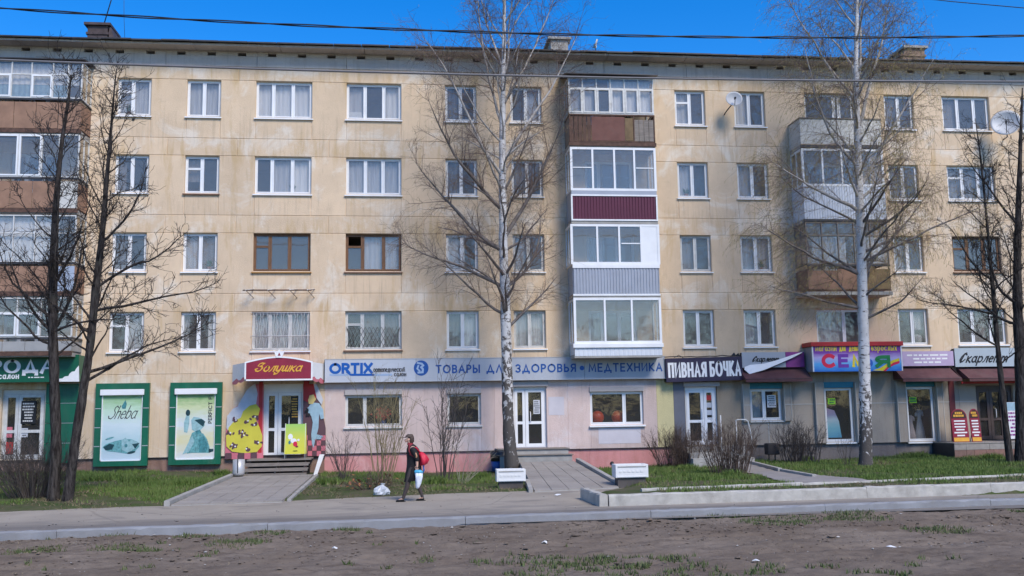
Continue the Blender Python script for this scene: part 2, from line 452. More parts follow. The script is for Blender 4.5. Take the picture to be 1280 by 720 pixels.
    g['h'] = (.38, [[(0, 1.05), (0, 0)], [(0, .42), (.12, .6), (.28, .6), (.36, .46), (.36, 0)]])
    g['b'] = (.44, [[(0, 1.05), (0, 0)], arc(.21, .31, .21, .31, 180, 540, 14)])
    g['e'] = g['е']; g['a'] = g['а']
    g['S'] = (.52, [[(.52, .92), (.36, 1.04), (.18, .9), (.24, .68), (.44, .48), (.46, .2), (.26, -.02), (0, .04), (-.1, .2)]])
    # swash capitals of the script signs
    g['3'] = (.62, [[(.02, .72), (.06, .95), (.26, 1.05), (.50, 1.0), (.40, .8), (.24, .62), (.42, .6), (.54, .42), (.46, .12), (.24, 0), (.04, .06), (-.1, .26), (.06, .34)]])
    g['ç'] = (.66, [[(.60, .88), (.52, 1.02), (.30, .92), (.10, .6), (.06, .25), (.2, 0), (.42, .06), (.6, .3)], [(.36, .98), (.26, .5), (.2, .05)]])
    return g
GL = glyphs()
def lettering(parent, text, x0, x1, z0, z1, y, mat, hw, shear=0.0, gap=.28, pen=None, name='lettering', obj=True, mb=None):
    """text fitted into x0..x1 on the plane y; capitals run from z0 to z1"""
    tot, pos = 0.0, []
    for ch in text:
        if ch == ' ':
            tot += .5; pos.append(None); continue
        w = GL[ch][0]; pos.append(tot); tot += w+gap
    tot -= gap
    H = z1-z0
    xs = (x1-x0-shear*H*.7-2*hw)/tot
    mb = mb or M(); k = 0
    for ch, p in zip(text, pos):
        if p is None: continue
        for st in GL[ch][1]:
            pts = [Vector((x0+hw+(p+a)*xs+shear*b*H, z0+hw+b*(H-2*hw))) for a, b in st]
            ribbon(mb, pts, hw, y-.0007*(k % 7), mat, pen); k += 1
    return mb.build(name, parent) if obj else mb
def ribbon(mb, pts, hw, y, mat, pen=None):
    n = len(pts); vs = []
    for i in range(n):
        d0 = (pts[i]-pts[i-1]).normalized() if i else None
        d1 = (pts[i+1]-pts[i]).normalized() if i < n-1 else None
        d = d1 if d0 is None else d0 if d1 is None else (d0+d1)
        d = d.normalized() if d.length > 1e-6 else (d1 or d0)
        nrm = Vector((-d.y, d.x)); k = 1.0
        if d0 is not None and d1 is not None:
            k = 1/max(.55, math.sqrt(max(0, (1+d0.dot(d1))/2)))
        w = hw*k
        if pen: w *= pen[1]+(1-pen[1])*abs(math.sin(math.atan2(d.y, d.x)-rad(pen[0])))
        p = pts[i].copy()
        if i == 0: p = p-d*hw*.9
        if i == n-1: p = p+d*hw*.9
        vs += [(p.x+nrm.x*w, y, p.y+nrm.y*w), (p.x-nrm.x*w, y, p.y-nrm.y*w)]
    mb.add(vs, [(2*i+1, 2*i+3, 2*i+2, 2*i) for i in range(n-1)], mat)
def print_lines(mb, x0, x1, z0, z1, n, y, mat, rng, fill=.5):
    """rows of small unreadable print: short bars"""
    h = (z1-z0)/n
    for i in range(n):
        zc = z1-(i+.5)*h; a = rng.uniform(0, .25)*(x1-x0); b = rng.uniform(.0, .25)*(x1-x0); x = x0+a
        while x < x1-b:
            w = min(rng.uniform(.06, .2)*(x1-x0), x1-b-x)
            if w > .01: mb.add([(x, y, zc-h*fill/2), (x+w, y, zc-h*fill/2), (x+w, y, zc+h*fill/2), (x, y, zc+h*fill/2)], [(0, 1, 2, 3)], mat)
            x += w+.03*(x1-x0)

# ------------------------------------------------------------------ ground heights
NR = np.random.default_rng(11)
_lat = NR.random((256, 256))
def vnoise(x, y):
    x = np.asarray(x, float); y = np.asarray(y, float)
    xi = np.floor(x).astype(int); yi = np.floor(y).astype(int); fx = x-xi; fy = y-yi
    fx = fx*fx*(3-2*fx); fy = fy*fy*(3-2*fy)
    a = _lat[xi % 256, yi % 256]; b = _lat[(xi+1) % 256, yi % 256]; c = _lat[xi % 256, (yi+1) % 256]; d = _lat[(xi+1) % 256, (yi+1) % 256]
    return (a*(1-fx)+b*fx)*(1-fy)+(c*(1-fx)+d*fx)*fy
def fbm(x, y, o=4):
    s, a, t = 0, .5, 0
    for i in range(o):
        s = s+a*vnoise(x*2**i+17*i, y*2**i+5*i); t += a; a *= .5
    return s/t
def sstep(x): x = np.clip(x, 0, 1); return x*x*(3-2*x)
EX = [-40, -14, -9.3, -5.6, -3.4, 1.1, 4.6, 60]; EY = [-11.1, -10.95, -10.56, -10.2, -9.8, -8.75, -8.5, -8.5]
def lawn_h(X, Y):
    X = np.asarray(X, float); Y = np.asarray(Y, float)
    hw = np.interp(X, [-14, -8, -3, 0, 6, 9.5, 11.5, 15, 20, 26], [.34, .25, .08, .0, .0, .03, .18, .12, .22, .2])
    e = np.interp(X, EX, EY)+.55*(fbm(X*1.3, Y*.3+3)-.5)
    t = np.clip((Y-e)/(-e), 0, 1)
    left = -.04+.065*sstep((Y-e)/.55)+hw*t
    tr = np.clip((Y+12.3)/12.3, 0, 1)
    right = .19+(hw-.19)*tr
    xb = np.interp(Y, [-10.8, -8.8], [4.4, 5.9])
    w = sstep((X-xb)/.5)*(Y > -12.45)
    low = -.05+0*X
    base = np.where(Y < -12.45, low, left*(1-w)+right*w)
    return base+.035*(fbm(X*2.1, Y*2.1)-.5)*(base > -.02)

# ------------------------------------------------------------------ ground, road, lawns
def soil_mat():
    m, t, b = nt('bare_soil')
    v = coords(t)
    c = mixrgb(t, ramp(t, noise(t, v, .55, 7, .65, .4), .36, .66), (.150, .113, .082), (.24, .192, .147))
    c = mixrgb(t, ramp(t, noise(t, coords(t, (.5, 1.6, 1)), 2.4, 6, .7, .5), .5, .7, (0,)*3, (.8,)*3), c, (.090, .068, .054))
    c = mixrgb(t, ramp(t, noise(t, v, 38, 4, .7), .56, .7, (0,)*3, (.7,)*3), c, (.27, .245, .22))
    c = mixrgb(t, ramp(t, noise(t, v, 19, 4, .7), .58, .72, (0,)*3, (.8,)*3), c, (.05, .038, .032))
    setin(t, b.inputs['Base Color'], c); b.inputs['Roughness'].default_value = .95; b.inputs['Specular IOR Level'].default_value = .15
    bump(t, noise(t, v, 55, 6, .75), .6, .03, b)
    return m
def asphalt_mat():
    m, t, b = nt('dusty_asphalt')
    v = coords(t)
    c = mixrgb(t, ramp(t, noise(t, v, .8, 6, .6, .3), .3, .7), (.30, .264, .217), (.385, .34, .28))
    # damp darker wheel strip along the front kerb, dusty away from it
    tc = t.nodes.new('ShaderNodeTexCoord'); sp = t.nodes.new('ShaderNodeSeparateXYZ'); t.links.new(tc.outputs['Object'], sp.inputs[0])
    n = noise(t, coords(t, (.35, 1, 1)), 1.0, 6, .6)
    ma = node(t, 'ShaderNodeMath', operation='MULTIPLY_ADD'); ma.inputs[1].default_value = 1.9
    t.links.new(n, ma.inputs[0]); t.links.new(sp.outputs[1], ma.inputs[2])
    mr = node(t, 'ShaderNodeMapRange'); mr.inputs['From Min'].default_value = -12.6; mr.inputs['From Max'].default_value = -11.7
    mr.inputs['To Min'].default_value = .85; mr.inputs['To Max'].default_value = 0
    t.links.new(ma.outputs[0], mr.inputs['Value'])
    c = mixrgb(t, mr.outputs[0], c, (.165, .150, .136))
    c = mixrgb(t, ramp(t, noise(t, v, 45, 3, .7), .6, .72, (0,)*3, (.5,)*3), c, (.40, .37, .33))
    wob = mixrgb(t, .25, v, node(t, 'ShaderNodeTexNoise', Scale=1.3, Detail=5).outputs['Color'])
    vo = node(t, 'ShaderNodeTexVoronoi', feature='DISTANCE_TO_EDGE', Scale=.42); t.links.new(wob, vo.inputs['Vector'])
    crk = ramp(t, vo.outputs['Distance'], .003, .010, (.3,)*3, (0,)*3)
    c = mixrgb(t, crk, c, (.10, .09, .082))
    c = mixrgb(t, ramp(t, noise(t, coords(t, (.5, 1.1, 1)), .9, 5, .6, .8), .56, .62, (0,)*3, (.6,)*3), c, (.21, .19, .17))
    c = mixrgb(t, ramp(t, noise(t, coords(t, (.25, 1.4, 1)), 1.6, 6, .65, .5), .54, .7, (0,)*3, (.75,)*3), c, (.385, .335, .27))
    setin(t, b.inputs['Base Color'], c); b.inputs['Roughness'].default_value = .9; b.inputs['Specular IOR Level'].default_value = .2
    bump(t, noise(t, v, 70, 4), .5, .03, b)
    return m
def turf_mat():
    m, t, b = nt('turf_soil')
    v = coords(t)
    c = mixrgb(t, ramp(t, noise(t, v, 1.2, 6, .65), .4, .62), (.055, .085, .025), (.12, .10, .07))
    c = mixrgb(t, ramp(t, noise(t, v, 14, 4, .7), .45, .7), c, (.075, .095, .035))
    setin(t, b.inputs['Base Color'], c); b.inputs['Roughness'].default_value = .95; b.inputs['Specular IOR Level'].default_value = .1
    bump(t, noise(t, v, 40, 4), .6, .04, b)
    return m
SOIL, ASPH, TURF = soil_mat(), asphalt_mat(), turf_mat()
def blade_mat(name, c0, c1, c2):
    m, t, b = nt(name)
    v = coords(t)
    c = mixrgb(t, ramp(t, noise(t, v, 2.0, 4), .35, .65), c0, c1)
    c = mixrgb(t, ramp(t, noise(t, v, 23, 3), .58, .75), c, c2)
    setin(t, b.inputs['Base Color'], c); b.inputs['Roughness'].default_value = .6; b.inputs['Specular IOR Level'].default_value = .2
    return m
BLADE = blade_mat('grass_blades', (.090, .150, .030), (.14, .19, .05), (.23, .21, .09))
BLADED = blade_mat('dusty_grass_blades', (.075, .11, .035), (.11, .13, .055), (.20, .17, .10))

def grid(name, xs, ys, hf, mat, **props):
    X, Y = np.meshgrid(xs, ys)
    Z = hf(X, Y)
    nx, ny = len(xs), len(ys)
    vs = np.stack([X.ravel(), Y.ravel(), Z.ravel()], 1)
    i = np.arange(nx*ny).reshape(ny, nx)
    fs = np.stack([i[:-1, :-1], i[:-1, 1:], i[1:, 1:], i[1:, :-1]], -1).reshape(-1, 4)
    return build_np(name, vs, fs, mat, None, True, **props)
def ground_far(X, Y): return 0*X-.09
grid('ground', np.array([-900, -60, -40, 50, 80, 900.]), np.array([-900, -60, -30, 30, 60, 900.]), ground_far, TURF, kind='structure')
def dirt_h(X, Y):
    rut = -.055*np.exp(-((Y+17.9+.35*np.sin(X*.35))/.22)**2)-.055*np.exp(-((Y+19.5+.35*np.sin(X*.35+.2))/.24)**2)+.03*np.exp(-((Y+18.3+.35*np.sin(X*.35))/.2)**2)
    return .0+.10*(fbm(X*.55, Y*.7, 4)-.5)+.075*(fbm(X*2.6, Y*3.3, 4)-.5)+.055*np.maximum(0, fbm(X*7, Y*8, 3)-.45)+rut
def dirt_edge(X, Y): return np.where(Y > -15.5, -.03, 0)+dirt_h(X, Y)
ys = np.concatenate([np.linspace(-34, -23.2, 30), np.linspace(-23.1, -15.38, 190)])
grid('dirt_ground', np.linspace(-16, 24, 800), ys, dirt_edge, SOIL, kind='structure')
for x0, x1 in ((-60, -16), (24, 70)):
    grid('dirt_ground', np.linspace(x0, x1, 60), np.linspace(-34, -15.38, 40), dirt_edge, SOIL, kind='structure')
grid('pavement', np.linspace(-60, 70, 300), np.linspace(-15.35, -7.6, 40), lambda X, Y: .008*(fbm(X*.7, Y*.9)-.5), ASPH, kind='structure')
grid('lawn', np.linspace(-40, 50, 620), np.linspace(-12.5, .12, 130), lawn_h, TURF, kind='structure')

# kerbs: long precast stones
def kerb_line(pts, name, z0, z1, w, mat, rng, gap=.005):
    root = bpy.data.objects.new(name, None); COL.objects.link(root); root['kind'] = 'structure'; ORG[root.name] = Vector((0, 0, 0))
    for a, b in zip(pts[:-1], pts[1:]):
        a, b = Vector(a), Vector(b); d = (b-a).normalized(); nn = Vector((-d.y, d.x))
        a2, b2 = a+d*gap, b-d*gap; dz = rng.uniform(-.012, .012); dz2 = rng.uniform(-.012, .012)
        q = lambda p, s, z: (p.x+nn.x*s, p.y+nn.y*s, z)
        L = (b2-a2).length; n = max(2, int(L/.16)); vs = []; fs = []
        for i in range(n+1):
            p = a2+(b2-a2)*(i/n); dzz = dz+(dz2-dz)*i/n; j = lambda k=.006: rng.gauss(0, k)
            chip = .03 if rng.random() < .07 else 0
            vs += [q(p, 0, z0), q(p, .006+j(), z1+dzz-.03+j(.008)), q(p, .03+j()+chip, z1+dzz+j(.004)-chip*.6), q(p, w-.02+j(), z1+dzz+j(.004)), q(p, w, z1+dzz-.02+j()), q(p, w, z0)]
        for i in range(n):
            for k in range(5): fs.append((i*6+k, (i+1)*6+k, (i+1)*6+k+1, i*6+k+1))
        fs += [tuple(range(6)), tuple(n*6+k for k in range(5, -1, -1))]
        m = M().add(vs, fs, mat)
        m.build('kerb_stone', root)
    return root
xs = [-21.2+3.73*i for i in range(17)]
ky = lambda x: float(np.interp(x, [-22, -7.2, 2.1, 7.4, 13.1, 40], [-16.1, -15.72, -15.3, -15.0, -14.80, -14.4]))
kerb_line([(x, ky(x)) for x in xs], 'front_kerb', -.25, .135, .16, CONCB, RNG)
xs = [4.55, 10.75, 13.9, 19.9, 26, 32, 38]
ky2 = lambda x: float(np.interp(x, [4, 8.4, 14.8, 40], [-12.86, -12.62, -12.44, -12.2]))
kerb_line([(x, ky2(x)) for x in xs], 'back_kerb', -.2, .25, .2, CONCW, RNG)
kerb_line([(4.25, -10.9), (4.33, -12.82)], 'kerb_end', -.2, .26, .2, CONCW, RNG)
lk = [(5.7, -11.25), (7.8, -10.85), (10, -10.7), (12.1, -10.5), (14.7, -9.95), (16.7, -9.65), (20, -9.3), (24, -9), (30, -8.7)]
kerb_line(lk, 'edging_kerb', .05, .235, .09, CONCW, RNG)

# paved ramps to the doors
def slab_mat():
    m, t, b = nt('paving_tiles')
    v = coords(t)
    c = mixrgb(t, ramp(t, noise(t, v, 1.2, 5), .3, .7), (.25, .225, .20), (.34, .31, .275))
    c = mixrgb(t, ramp(t, noise(t, v, 30, 3), .5, .7, (0,)*3, (.4,)*3), c, (.18, .165, .15))
    setin(t, b.inputs['Base Color'], c); b.inputs['Roughness'].default_value = .9
    bump(t, noise(t, v, 60, 3), .3, .02, b)
    return m
PAVE = slab_mat()
def lerp(a, b, t): return tuple(x+(y-x)*t for x, y in zip(a, b))
def ramp_slab(name, bl, br, tr, tl, nx, ny, rows, rng, sunk=.25):
    """a sloping paved strip: a bed plus rows of separate paving slabs"""
    root = bpy.data.objects.new(name, None); COL.objects.link(root); root['kind'] = 'structure'; ORG[root.name] = Vector((0, 0, 0))
    lo = lambda p, d: (p[0], p[1], p[2]-d)
    M().hexa([lo(p, sunk) for p in (bl, br, tr, tl)], [lo(p, .012) for p in (bl, br, tr, tl)], CONC).build('paving_bed', root)
    at = lambda u, w: lerp(lerp(bl, br, u), lerp(tl, tr, u), w)
    for j in range(ny):
        for i in range(nx):
            e = .045/nx*2; g = .045/ny*2; dz = rng.uniform(-.004, .004)
            q = [at((i+e)/nx, (j+g)/ny), at((i+1-e)/nx, (j+g)/ny), at((i+1-e)/nx, (j+1-g)/ny), at((i+e)/nx, (j+1-g)/ny)]
            M().hexa([lo(p, .011) for p in q], [lo(p, -.012-dz) for p in q], PAVE).build('paving_slab', root)
    return root
ramp_slab('entrance_ramp', (-5.58, -10.0, .03), (-2.98, -9.75, .03), (-2.92, -2.05, .17), (-5.40, -2.05, .17), 6, 20, 0, RNG)
ramp_slab('entrance_path', (3.42, -8.75, .03), (5.82, -8.15, .04), (5.72, -1.75, .40), (3.86, -1.75, .40), 5, 14, 0, RNG)
def beam(a, b, w, h, mat, name):
    a, b = Vector(a), Vector(b); d = (b-a); d.z = 0; d.normalize(); nn = Vector((-d.y, d.x, 0))*w*.5
    dn = Vector((0, 0, h))
    return M().hexa([a-nn-dn, b-nn-dn, b+nn-dn, a+nn-dn], [a-nn, b-nn, b+nn, a+nn], mat).build(name, bevel=.012, kind='structure')
beam((-5.68, -10.0, .13), (-5.50, -2.1, .27), .14, .35, CONC, 'ramp_kerb')
beam((-2.84, -9.6, .07), (-2.82, -2.1, .19), .1, .3, CONC, 'ramp_kerb')
beam((5.92, -8.1, .13), (5.86, -1.7, .50), .14, .4, CONC, 'path_kerb')
beam((3.32, -8.8, .10), (3.5, -6.6, .2), .12, .3, CONC, 'path_kerb')
pp = [G(915, 574, .24), G(937, 577.5, .24), G(1010, 592, .22), G(1075, 597.5, .215), G(1100, 602, .21), G(1003, 606, .21), G(981, 602, .21), G(940, 590, .22), G(900, 582, .22)]
def path_h(X, Y): return lawn_h(X, Y)
xsn = np.linspace(8.5, 16, 90); ysn = np.linspace(-10.5, -1, 100)
Xg, Yg = np.meshgrid(xsn, ysn)
def inside(X, Y, poly):
    r = np.zeros(X.shape, bool); n = len(poly)
    for i in range(n):
        x1, y1 = poly[i][:2]; x2, y2 = poly[(i+1) % n][:2]
        c = ((y1 > Y) != (y2 > Y)) & (X < (x2-x1)*(Y-y1)/(y2-y1+1e-12)+x1)
        r ^= c
    return r
ins = inside(Xg, Yg, pp)
PATHPOLY = pp
vsn = np.stack([Xg.ravel(), Yg.ravel(), (lawn_h(Xg, Yg)+.03).ravel()], 1)
idn = np.arange(Xg.size).reshape(Xg.shape)
cell = ins[:-1, :-1] & ins[1:, 1:] & ins[:-1, 1:] & ins[1:, :-1]
fsn = np.stack([idn[:-1, :-1], idn[:-1, 1:], idn[1:, 1:], idn[1:, :-1]], -1)[cell]
used, inv = np.unique(fsn, return_inverse=True)
build_np('asphalt_path', vsn[used], inv.reshape(fsn.shape), pm('path_asphalt', (.27, .25, .235), .9, .1, 2, .3, 60, dirt=.4, dirtcol=(.2, .18, .15)), None, True, kind='structure')
for q0, q1 in ((G(937, 575.5, .3), G(975, 585, .3)), (G(977, 586, .28), G(1018, 593, .27))):
    beam(q0, q1, .13, .25, CONC, 'path_kerb')

# ------------------------------------------------------------------ the apartment building
B = thing('apartment_building', 'five storey apartment block with peeling cream walls, glazed balconies and shops along its ground floor', 'building')
UPZ = lambda k: 2.8*k                       # k = 0 for the second storey ... 3 for the fifth
SILL, HEAD, BAND, LOWB = 4.36, 5.72, 6.36, 3.56
COLS = [(-26.3, -25.1), (-23.9, -21.9), (-20.6, -18.6), (-17.0, -15.8), (-13.6, -11.9), (-10.12, -8.96), (-7.72, -6.54), (-5.30, -3.31), (-2.07, -.09), (1.52, 2.67), (3.95, 5.11), (6.7, 8.5),
        (10.23, 11.41), (12.55, 13.77), (15.36, 17.36), (18.60, 19.80), (20.99, 22.96), (24.3, 26.2), (27.5, 28.7), (30.0, 31.2)]
XA, XB = -28.0, 33.0
TH = .36
# pier, band and under-window blocks
edges = [XA]+[e for c in COLS for e in c]+[XB]
for k in range(4):
    z = UPZ(k)
    for i in range(len(COLS)+1):
        a, b = edges[2*i], edges[2*i+1]
        M().block(a, b, 0, TH, LOWB+z, HEAD+z, CREAM).build('wall_block', B)
    for (a, b) in COLS:
        M().block(a, b, 0, TH, LOWB+z, SILL+z, CREAM).build('wall_block', B)
    mids = [XA]+[(COLS[i][1]+COLS[i+1][0])/2 for i in range(len(COLS)-1)]+[XB]
    bt = BAND+z if k < 3 else 14.63
    for i in range(len(mids)-1):
        M().block(mids[i], mids[i+1], 0, TH, HEAD+z, bt, CREAM).build('wall_block', B)
# cornice with its row of attic vents
x = -27.68
while x < XB-.1:
    x2 = min(x+3.20, XB); m = M()
    m.block(x+.004, x2-.004, -.02, TH, 14.63, 15.03, CORN, .01)
    m.box(x+.004, x2-.004, -.018, TH, 15.15, 15.22, CORN)
    xv = [x+.53+1.066*i for i in range(3)]
    ed = [x+.004]+[e for c in xv for e in (c-.15, c+.15)]+[x2-.004]
    for i in range(4): m.box(ed[2*i], max(ed[2*i]+.02, ed[2*i+1]), -.018, TH, 15.03, 15.15, CORN)
    m.build('cornice_panel', B)
    x += 3.2
M().box(XA, XB, .38, .42, 14.5, 15.22, BLACK).build('attic_backing', B)  # black sheet painting the dark depth behind the vent openings
# eave slab, roof sheet, end walls, inner walls and floors
e = M(); x = -28.4
while x < 33.4:
    e.box(x, min(x+2.98, 33.4), -.58, .35, 15.2, 15.27, CORN); x += 3.0
e.build('eave_slab', B)
rf = M()
rng = random.Random(3)
x = -28.5
while x < 33.5:
    x2 = min(x+.98, 33.5); d = rng.uniform(-.012, .012); d2 = rng.uniform(-.02, .02)
    rf.hexa([(x, -.72+d2, 15.275+d), (x2, -.72+d2, 15.275+d), (x2, 6.2, 16.55), (x, 6.2, 16.55)],
            [(x, -.72+d2, 15.325+d), (x2, -.72+d2, 15.325+d), (x2, 6.2, 16.6), (x, 6.2, 16.6)], ROOFM)
    x += 1.0
rf.hexa([(-28.5, 6.2, 16.55), (33.5, 6.2, 16.55), (33.5, 12.6, 15.3), (-28.5, 12.6, 15.3)], [(-28.5, 6.2, 16.6), (33.5, 6.2, 16.6), (33.5, 12.6, 15.35), (-28.5, 12.6, 15.35)], ROOFM)
rf.build('roof', B)
M().box(XA, XA+.3, TH, 12, -.1, 15.2, CREAM).box(XB-.3, XB, TH, 12, -.1, 15.2, CREAM).box(XA, XB, 12, 12.3, -.1, 15.2, CREAM).build('end_wall', B)
inn = M().box(XA+.3, XB-.3, 2.6, 2.7, 0, 15.2, INNER)
for k in range(-1, 5): inn.box(XA+.3, XB-.3, TH, 2.6, 2.93+2.8*k, 3.10+2.8*k, INNER)
inn.build('inner_wall', B)
M().box(XA+.3, XB-.3, 1.9, 2.0, .3, 2.92, DARK).box(XA+.3, XB-.3, TH+.02, 1.9, .31, .33, DARK).build('shop_shade_backing', B)  # near-black backing, the unlit shop's shade put into its colour
pt = M()
for a in (-26.9, -14.6, -8.3, -5.9, -2.6, .7, 3.3, 5.6, 9.3, 12.0, 14.5, 18.0, 20.4, 23.7, 27):
    pt.box(a-.05, a+.05, TH, 2.6, 0, 15.2, INNER)
pt.build('partition', B)

# vent stacks on the roof
def stack(x0, x1, y0, z0, z1, mat, cap, lean=0.0, courses=0):
    s = M().hexa([(x0-lean, y0, z0), (x1, y0, z0), (x1, y0+1.2, z0), (x0-lean, y0+1.2, z0)], [(x0, y0, z1), (x1, y0, z1), (x1, y0+1.2, z1), (x0, y0+1.2, z1)], mat)
    o = s.build('vent_stack', B)
    for i in range(courses):
        z = z0+(z1-z0)*(i+.6)/(courses+.4)
        M().box(x0-.05-lean*.4, x1+.05, y0-.04, y0+1.25, z, z+.09, mat).build('course', o)
    M().box(x0-.12, x1+.12, y0-.1, y0+1.3, z1, z1+.1, cap).build('stack_cap', o)
stack(-12.2, -11.45, 3, 15.7, 17.25, BRICKD, BRICKD, 0, 3)
M().hexa([(-11.4, 3, 15.7), (-10.9, 3, 15.7), (-10.9, 4.2, 15.7), (-11.4, 4.2, 15.7)], [(-11.4, 3, 17.2), (-11.33, 3, 17.2), (-11.33, 4.2, 17.2), (-11.4, 4.2, 17.2)], BRICKD).build('stack_side', B)
stack(6.0, 6.72, 3, 15.7, 17.2, CONC, CONC)
stack(21.35, 22.2, 3, 15.7, 17.25, pm('chimney_brick', (.25, .17, .12), .9, .3, 5, .3, 30), CONC, .55, 3)

# ------------------------------------------------------------------ windows
def window(x0, x1, z0, z1, lights=(1, 1), vents=(), fm=WHITE, sm=None, y=.13, curtain=None, sill=WHITE, fw=.055, glass=GLASS, shutter=None, opened=None, parent=B, sillw=.07):
    """one window: outer frame, sashes, panes, sill, curtain; lights are the relative widths"""
    rng = random.Random(int((x0*37+z0*91+500)*10))
    sm = sm or fm
    w = M()
    w.box(x0, x0+fw, y, y+.08, z0, z1, fm).box(x1-fw, x1, y, y+.08, z0, z1, fm).box(x0+fw, x1-fw, y, y+.08, z1-fw, z1, fm).box(x0+fw, x1-fw, y, y+.08, z0, z0+fw, fm)
    tot = sum(lights); X = x0+fw; W = (x1-x0-2*fw); cuts = []
    for i, l in enumerate(lights):
        a = X; X = X+W*l/tot; cuts.append((a, X))
        if i < len(lights)-1: w.box(X-.025, X+.025, y+.005, y+.075, z0+fw, z1-fw, fm)
    wo = w.build('window', parent)
    for i, (a, b) in enumerate(cuts):
        a2 = a+(.027 if i else .002); b2 = b-(.027 if i < len(cuts)-1 else .002)
        zz = [(z0+fw+.002, z1-fw-.002)]
        if i in vents:
            zc = z1-fw-(z1-z0)*.30
            zz = [(z0+fw+.002, zc-.004), (zc+.004, z1-fw-.002)]
        for (p, q) in zz:
            s = .034
            M().box(a2, a2+s, y-.012, y+.05, p, q, sm).box(b2-s, b2, y-.012, y+.05, p, q, sm).box(a2+s, b2-s, y-.012, y+.05, p, p+s, sm).box(a2+s, b2-s, y-.012, y+.05, q-s, q, sm).build('sash', wo)
            if opened == i and (p > z0+.5): 
                continue
            M().box(a2+s-.004, b2-s+.004, y+.015, y+.022, p+s-.004, q-s+.004, glass).build('pane', wo)
    if sill:
        M().hexa([(x0-.05, -sillw, z0-.075), (x1+.05, -sillw, z0-.075), (x1+.05, y+.02, z0-.04), (x0-.05, y+.02, z0-.04)],
                 [(x0-.05, -sillw, z0-.035), (x1+.05, -sillw, z0-.035), (x1+.05, y+.02, z0-.002), (x0-.05, y+.02, z0-.002)], sill).build('sill', wo)
    if curtain:
        for (u0, u1, mat, h) in curtain:
            drape(wo, x0+(x1-x0)*u0, x0+(x1-x0)*u1, z0+.05+(z1-z0)*(1-h), z1, y+.15, mat, rng)
    if shutter:
        M().box(x0-.02, x1+.02, -.06, y+.1, z1+.002, z1+.18, shutter).build('shutter_box', wo, bevel=.012)
    return wo
def drape(parent, x0, x1, z0, z1, y, mat, rng):
    n = max(6, int((x1-x0)/.035)); vs = []
    ph = rng.uniform(0, 6)
    for i in range(n+1):
        xx = x0+(x1-x0)*i/n
        yy = y+.014*math.sin(i*1.25+ph)+.01*math.sin(i*.37)
        vs += [(xx, yy, z0), (xx, yy+.01, z1)]
    M().add(vs, [(2*i, 2*i+2, 2*i+3, 2*i+1) for i in range(n)], mat, True).build('curtain', parent)

P2, P3 = (1, 1), (.8, 1.05, 1)
full = lambda m, h=1.0: [(0, 1, m, h)]
W = {}   # (column, storey) -> options ; storey 0 = second floor ... 3 = fifth floor
W[5, 3] = dict(lights=(.8, 1), vents=(0,), curtain=full(CURTB, .95)); W[5, 2] = dict(lights=P2, curtain=[(.0, .3, CURTD, 1)]); W[5, 1] = dict(lights=P2, curtain=[(0, .45, CURTD, 1)]); W[5, 0] = dict(lights=P2, vents=(0,), curtain=[(.5, 1, CURTB, 1)])
W[6, 3] = dict(lights=P2, curtain=full(CURTB)); W[6, 2] = dict(lights=(.95, 1), vents=(0,), sill=BROWNTIN, curtain=[(.05, .5, CURTD, .7)]); W[6, 1] = dict(lights=P2, curtain=[(0, .5, CURTB, 1), (.5, 1, CURTD, 1)]); W[6, 0] = dict(lights=P2, curtain=[(0, .2, CURTB, 1), (.75, 1, CURT, 1)])
W[7, 3] = dict(lights=(.8, 1, .9), curtain=full(CURT)); W[7, 2] = dict(lights=(.8, 1.05, .9), curtain=[(.33, .62, CURTB, 1), (.62, 1, CURT, 1)]); W[7, 1] = dict(lights=(.75, 1, 1), vents=(0,), fm=BROWNWOOD, sm=BROWNWOOD, sill=pm('ochre_sill', (.36, .19, .06), .6, .1)); W[7, 0] = dict(lights=(.8, 1, .9), fm=OLDWHITE, curtain=full(CURTB))
W[8, 3] = dict(lights=(.9, 1, .85), curtain=[(0, .3, CURTB, .9), (.72, 1, CURT, 1)]); W[8, 2] = dict(lights=(1, 1, .95), curtain=full(CURTB, 1)); W[8, 1] = dict(lights=(.8, 1.1, .85), vents=(0,), fm=BROWNWOOD, sm=BROWNWOOD, sill=BROWNTIN, curtain=[(.3, 1, CURTB, 1)], opened=0); W[8, 0] = dict(lights=(.75, 1, .85), vents=(0,), fm=OLDWHITE, sill=BROWNTIN, curtain=[(.3, .98, CURTD, 1)])
W[9, 3] = dict(curtain=[(0, .5, CURTD, 1)]); W[9, 2] = dict(curtain=[(0, .5, CURTD, 1)]); W[9, 1] = dict(curtain=[(0, .6, CURT, .95)]); W[9, 0] = dict(curtain=[(0, .5, CURTD, 1), (.5, 1, CURT, 1)])
W[10, 3] = dict(curtain=[(.5, 1, CURTB, 1)]); W[10, 2] = dict(curtain=[(0, .5, CURTD, 1)]); W[10, 1] = dict(curtain=[(0, .4, CURTB, 1)], fm=OLDWHITE); W[10, 0] = dict(curtain=full(CURTB), fm=OLDWHITE)
W[12, 3] = dict(vents=(0,), curtain=[(0, .5, CURTB, 1)]); W[12, 2] = dict(curtain=[(0, .5, CURTB, 1)]); W[12, 1] = dict(curtain=[(0, .5, CURTD, 1)], fm=OLDWHITE); W[12, 0] = dict(lights=(1, 1))
W[13, 3] = dict(lights=(1, 1), curtain=[(0, .5, CURT, 1)]); W[13, 2] = dict(curtain=[(0, .5, CURTB, 1)]); W[13, 1] = dict(curtain=full(CURTB)); W[13, 0] = dict(curtain=[(0, .5, CURTB, 1)])
W[14, 3] = dict(lights=(2, .35, .9)); W[14, 0] = dict(lights=(1.3, 1), curtain=[(0, .55, CURTB, 1)])
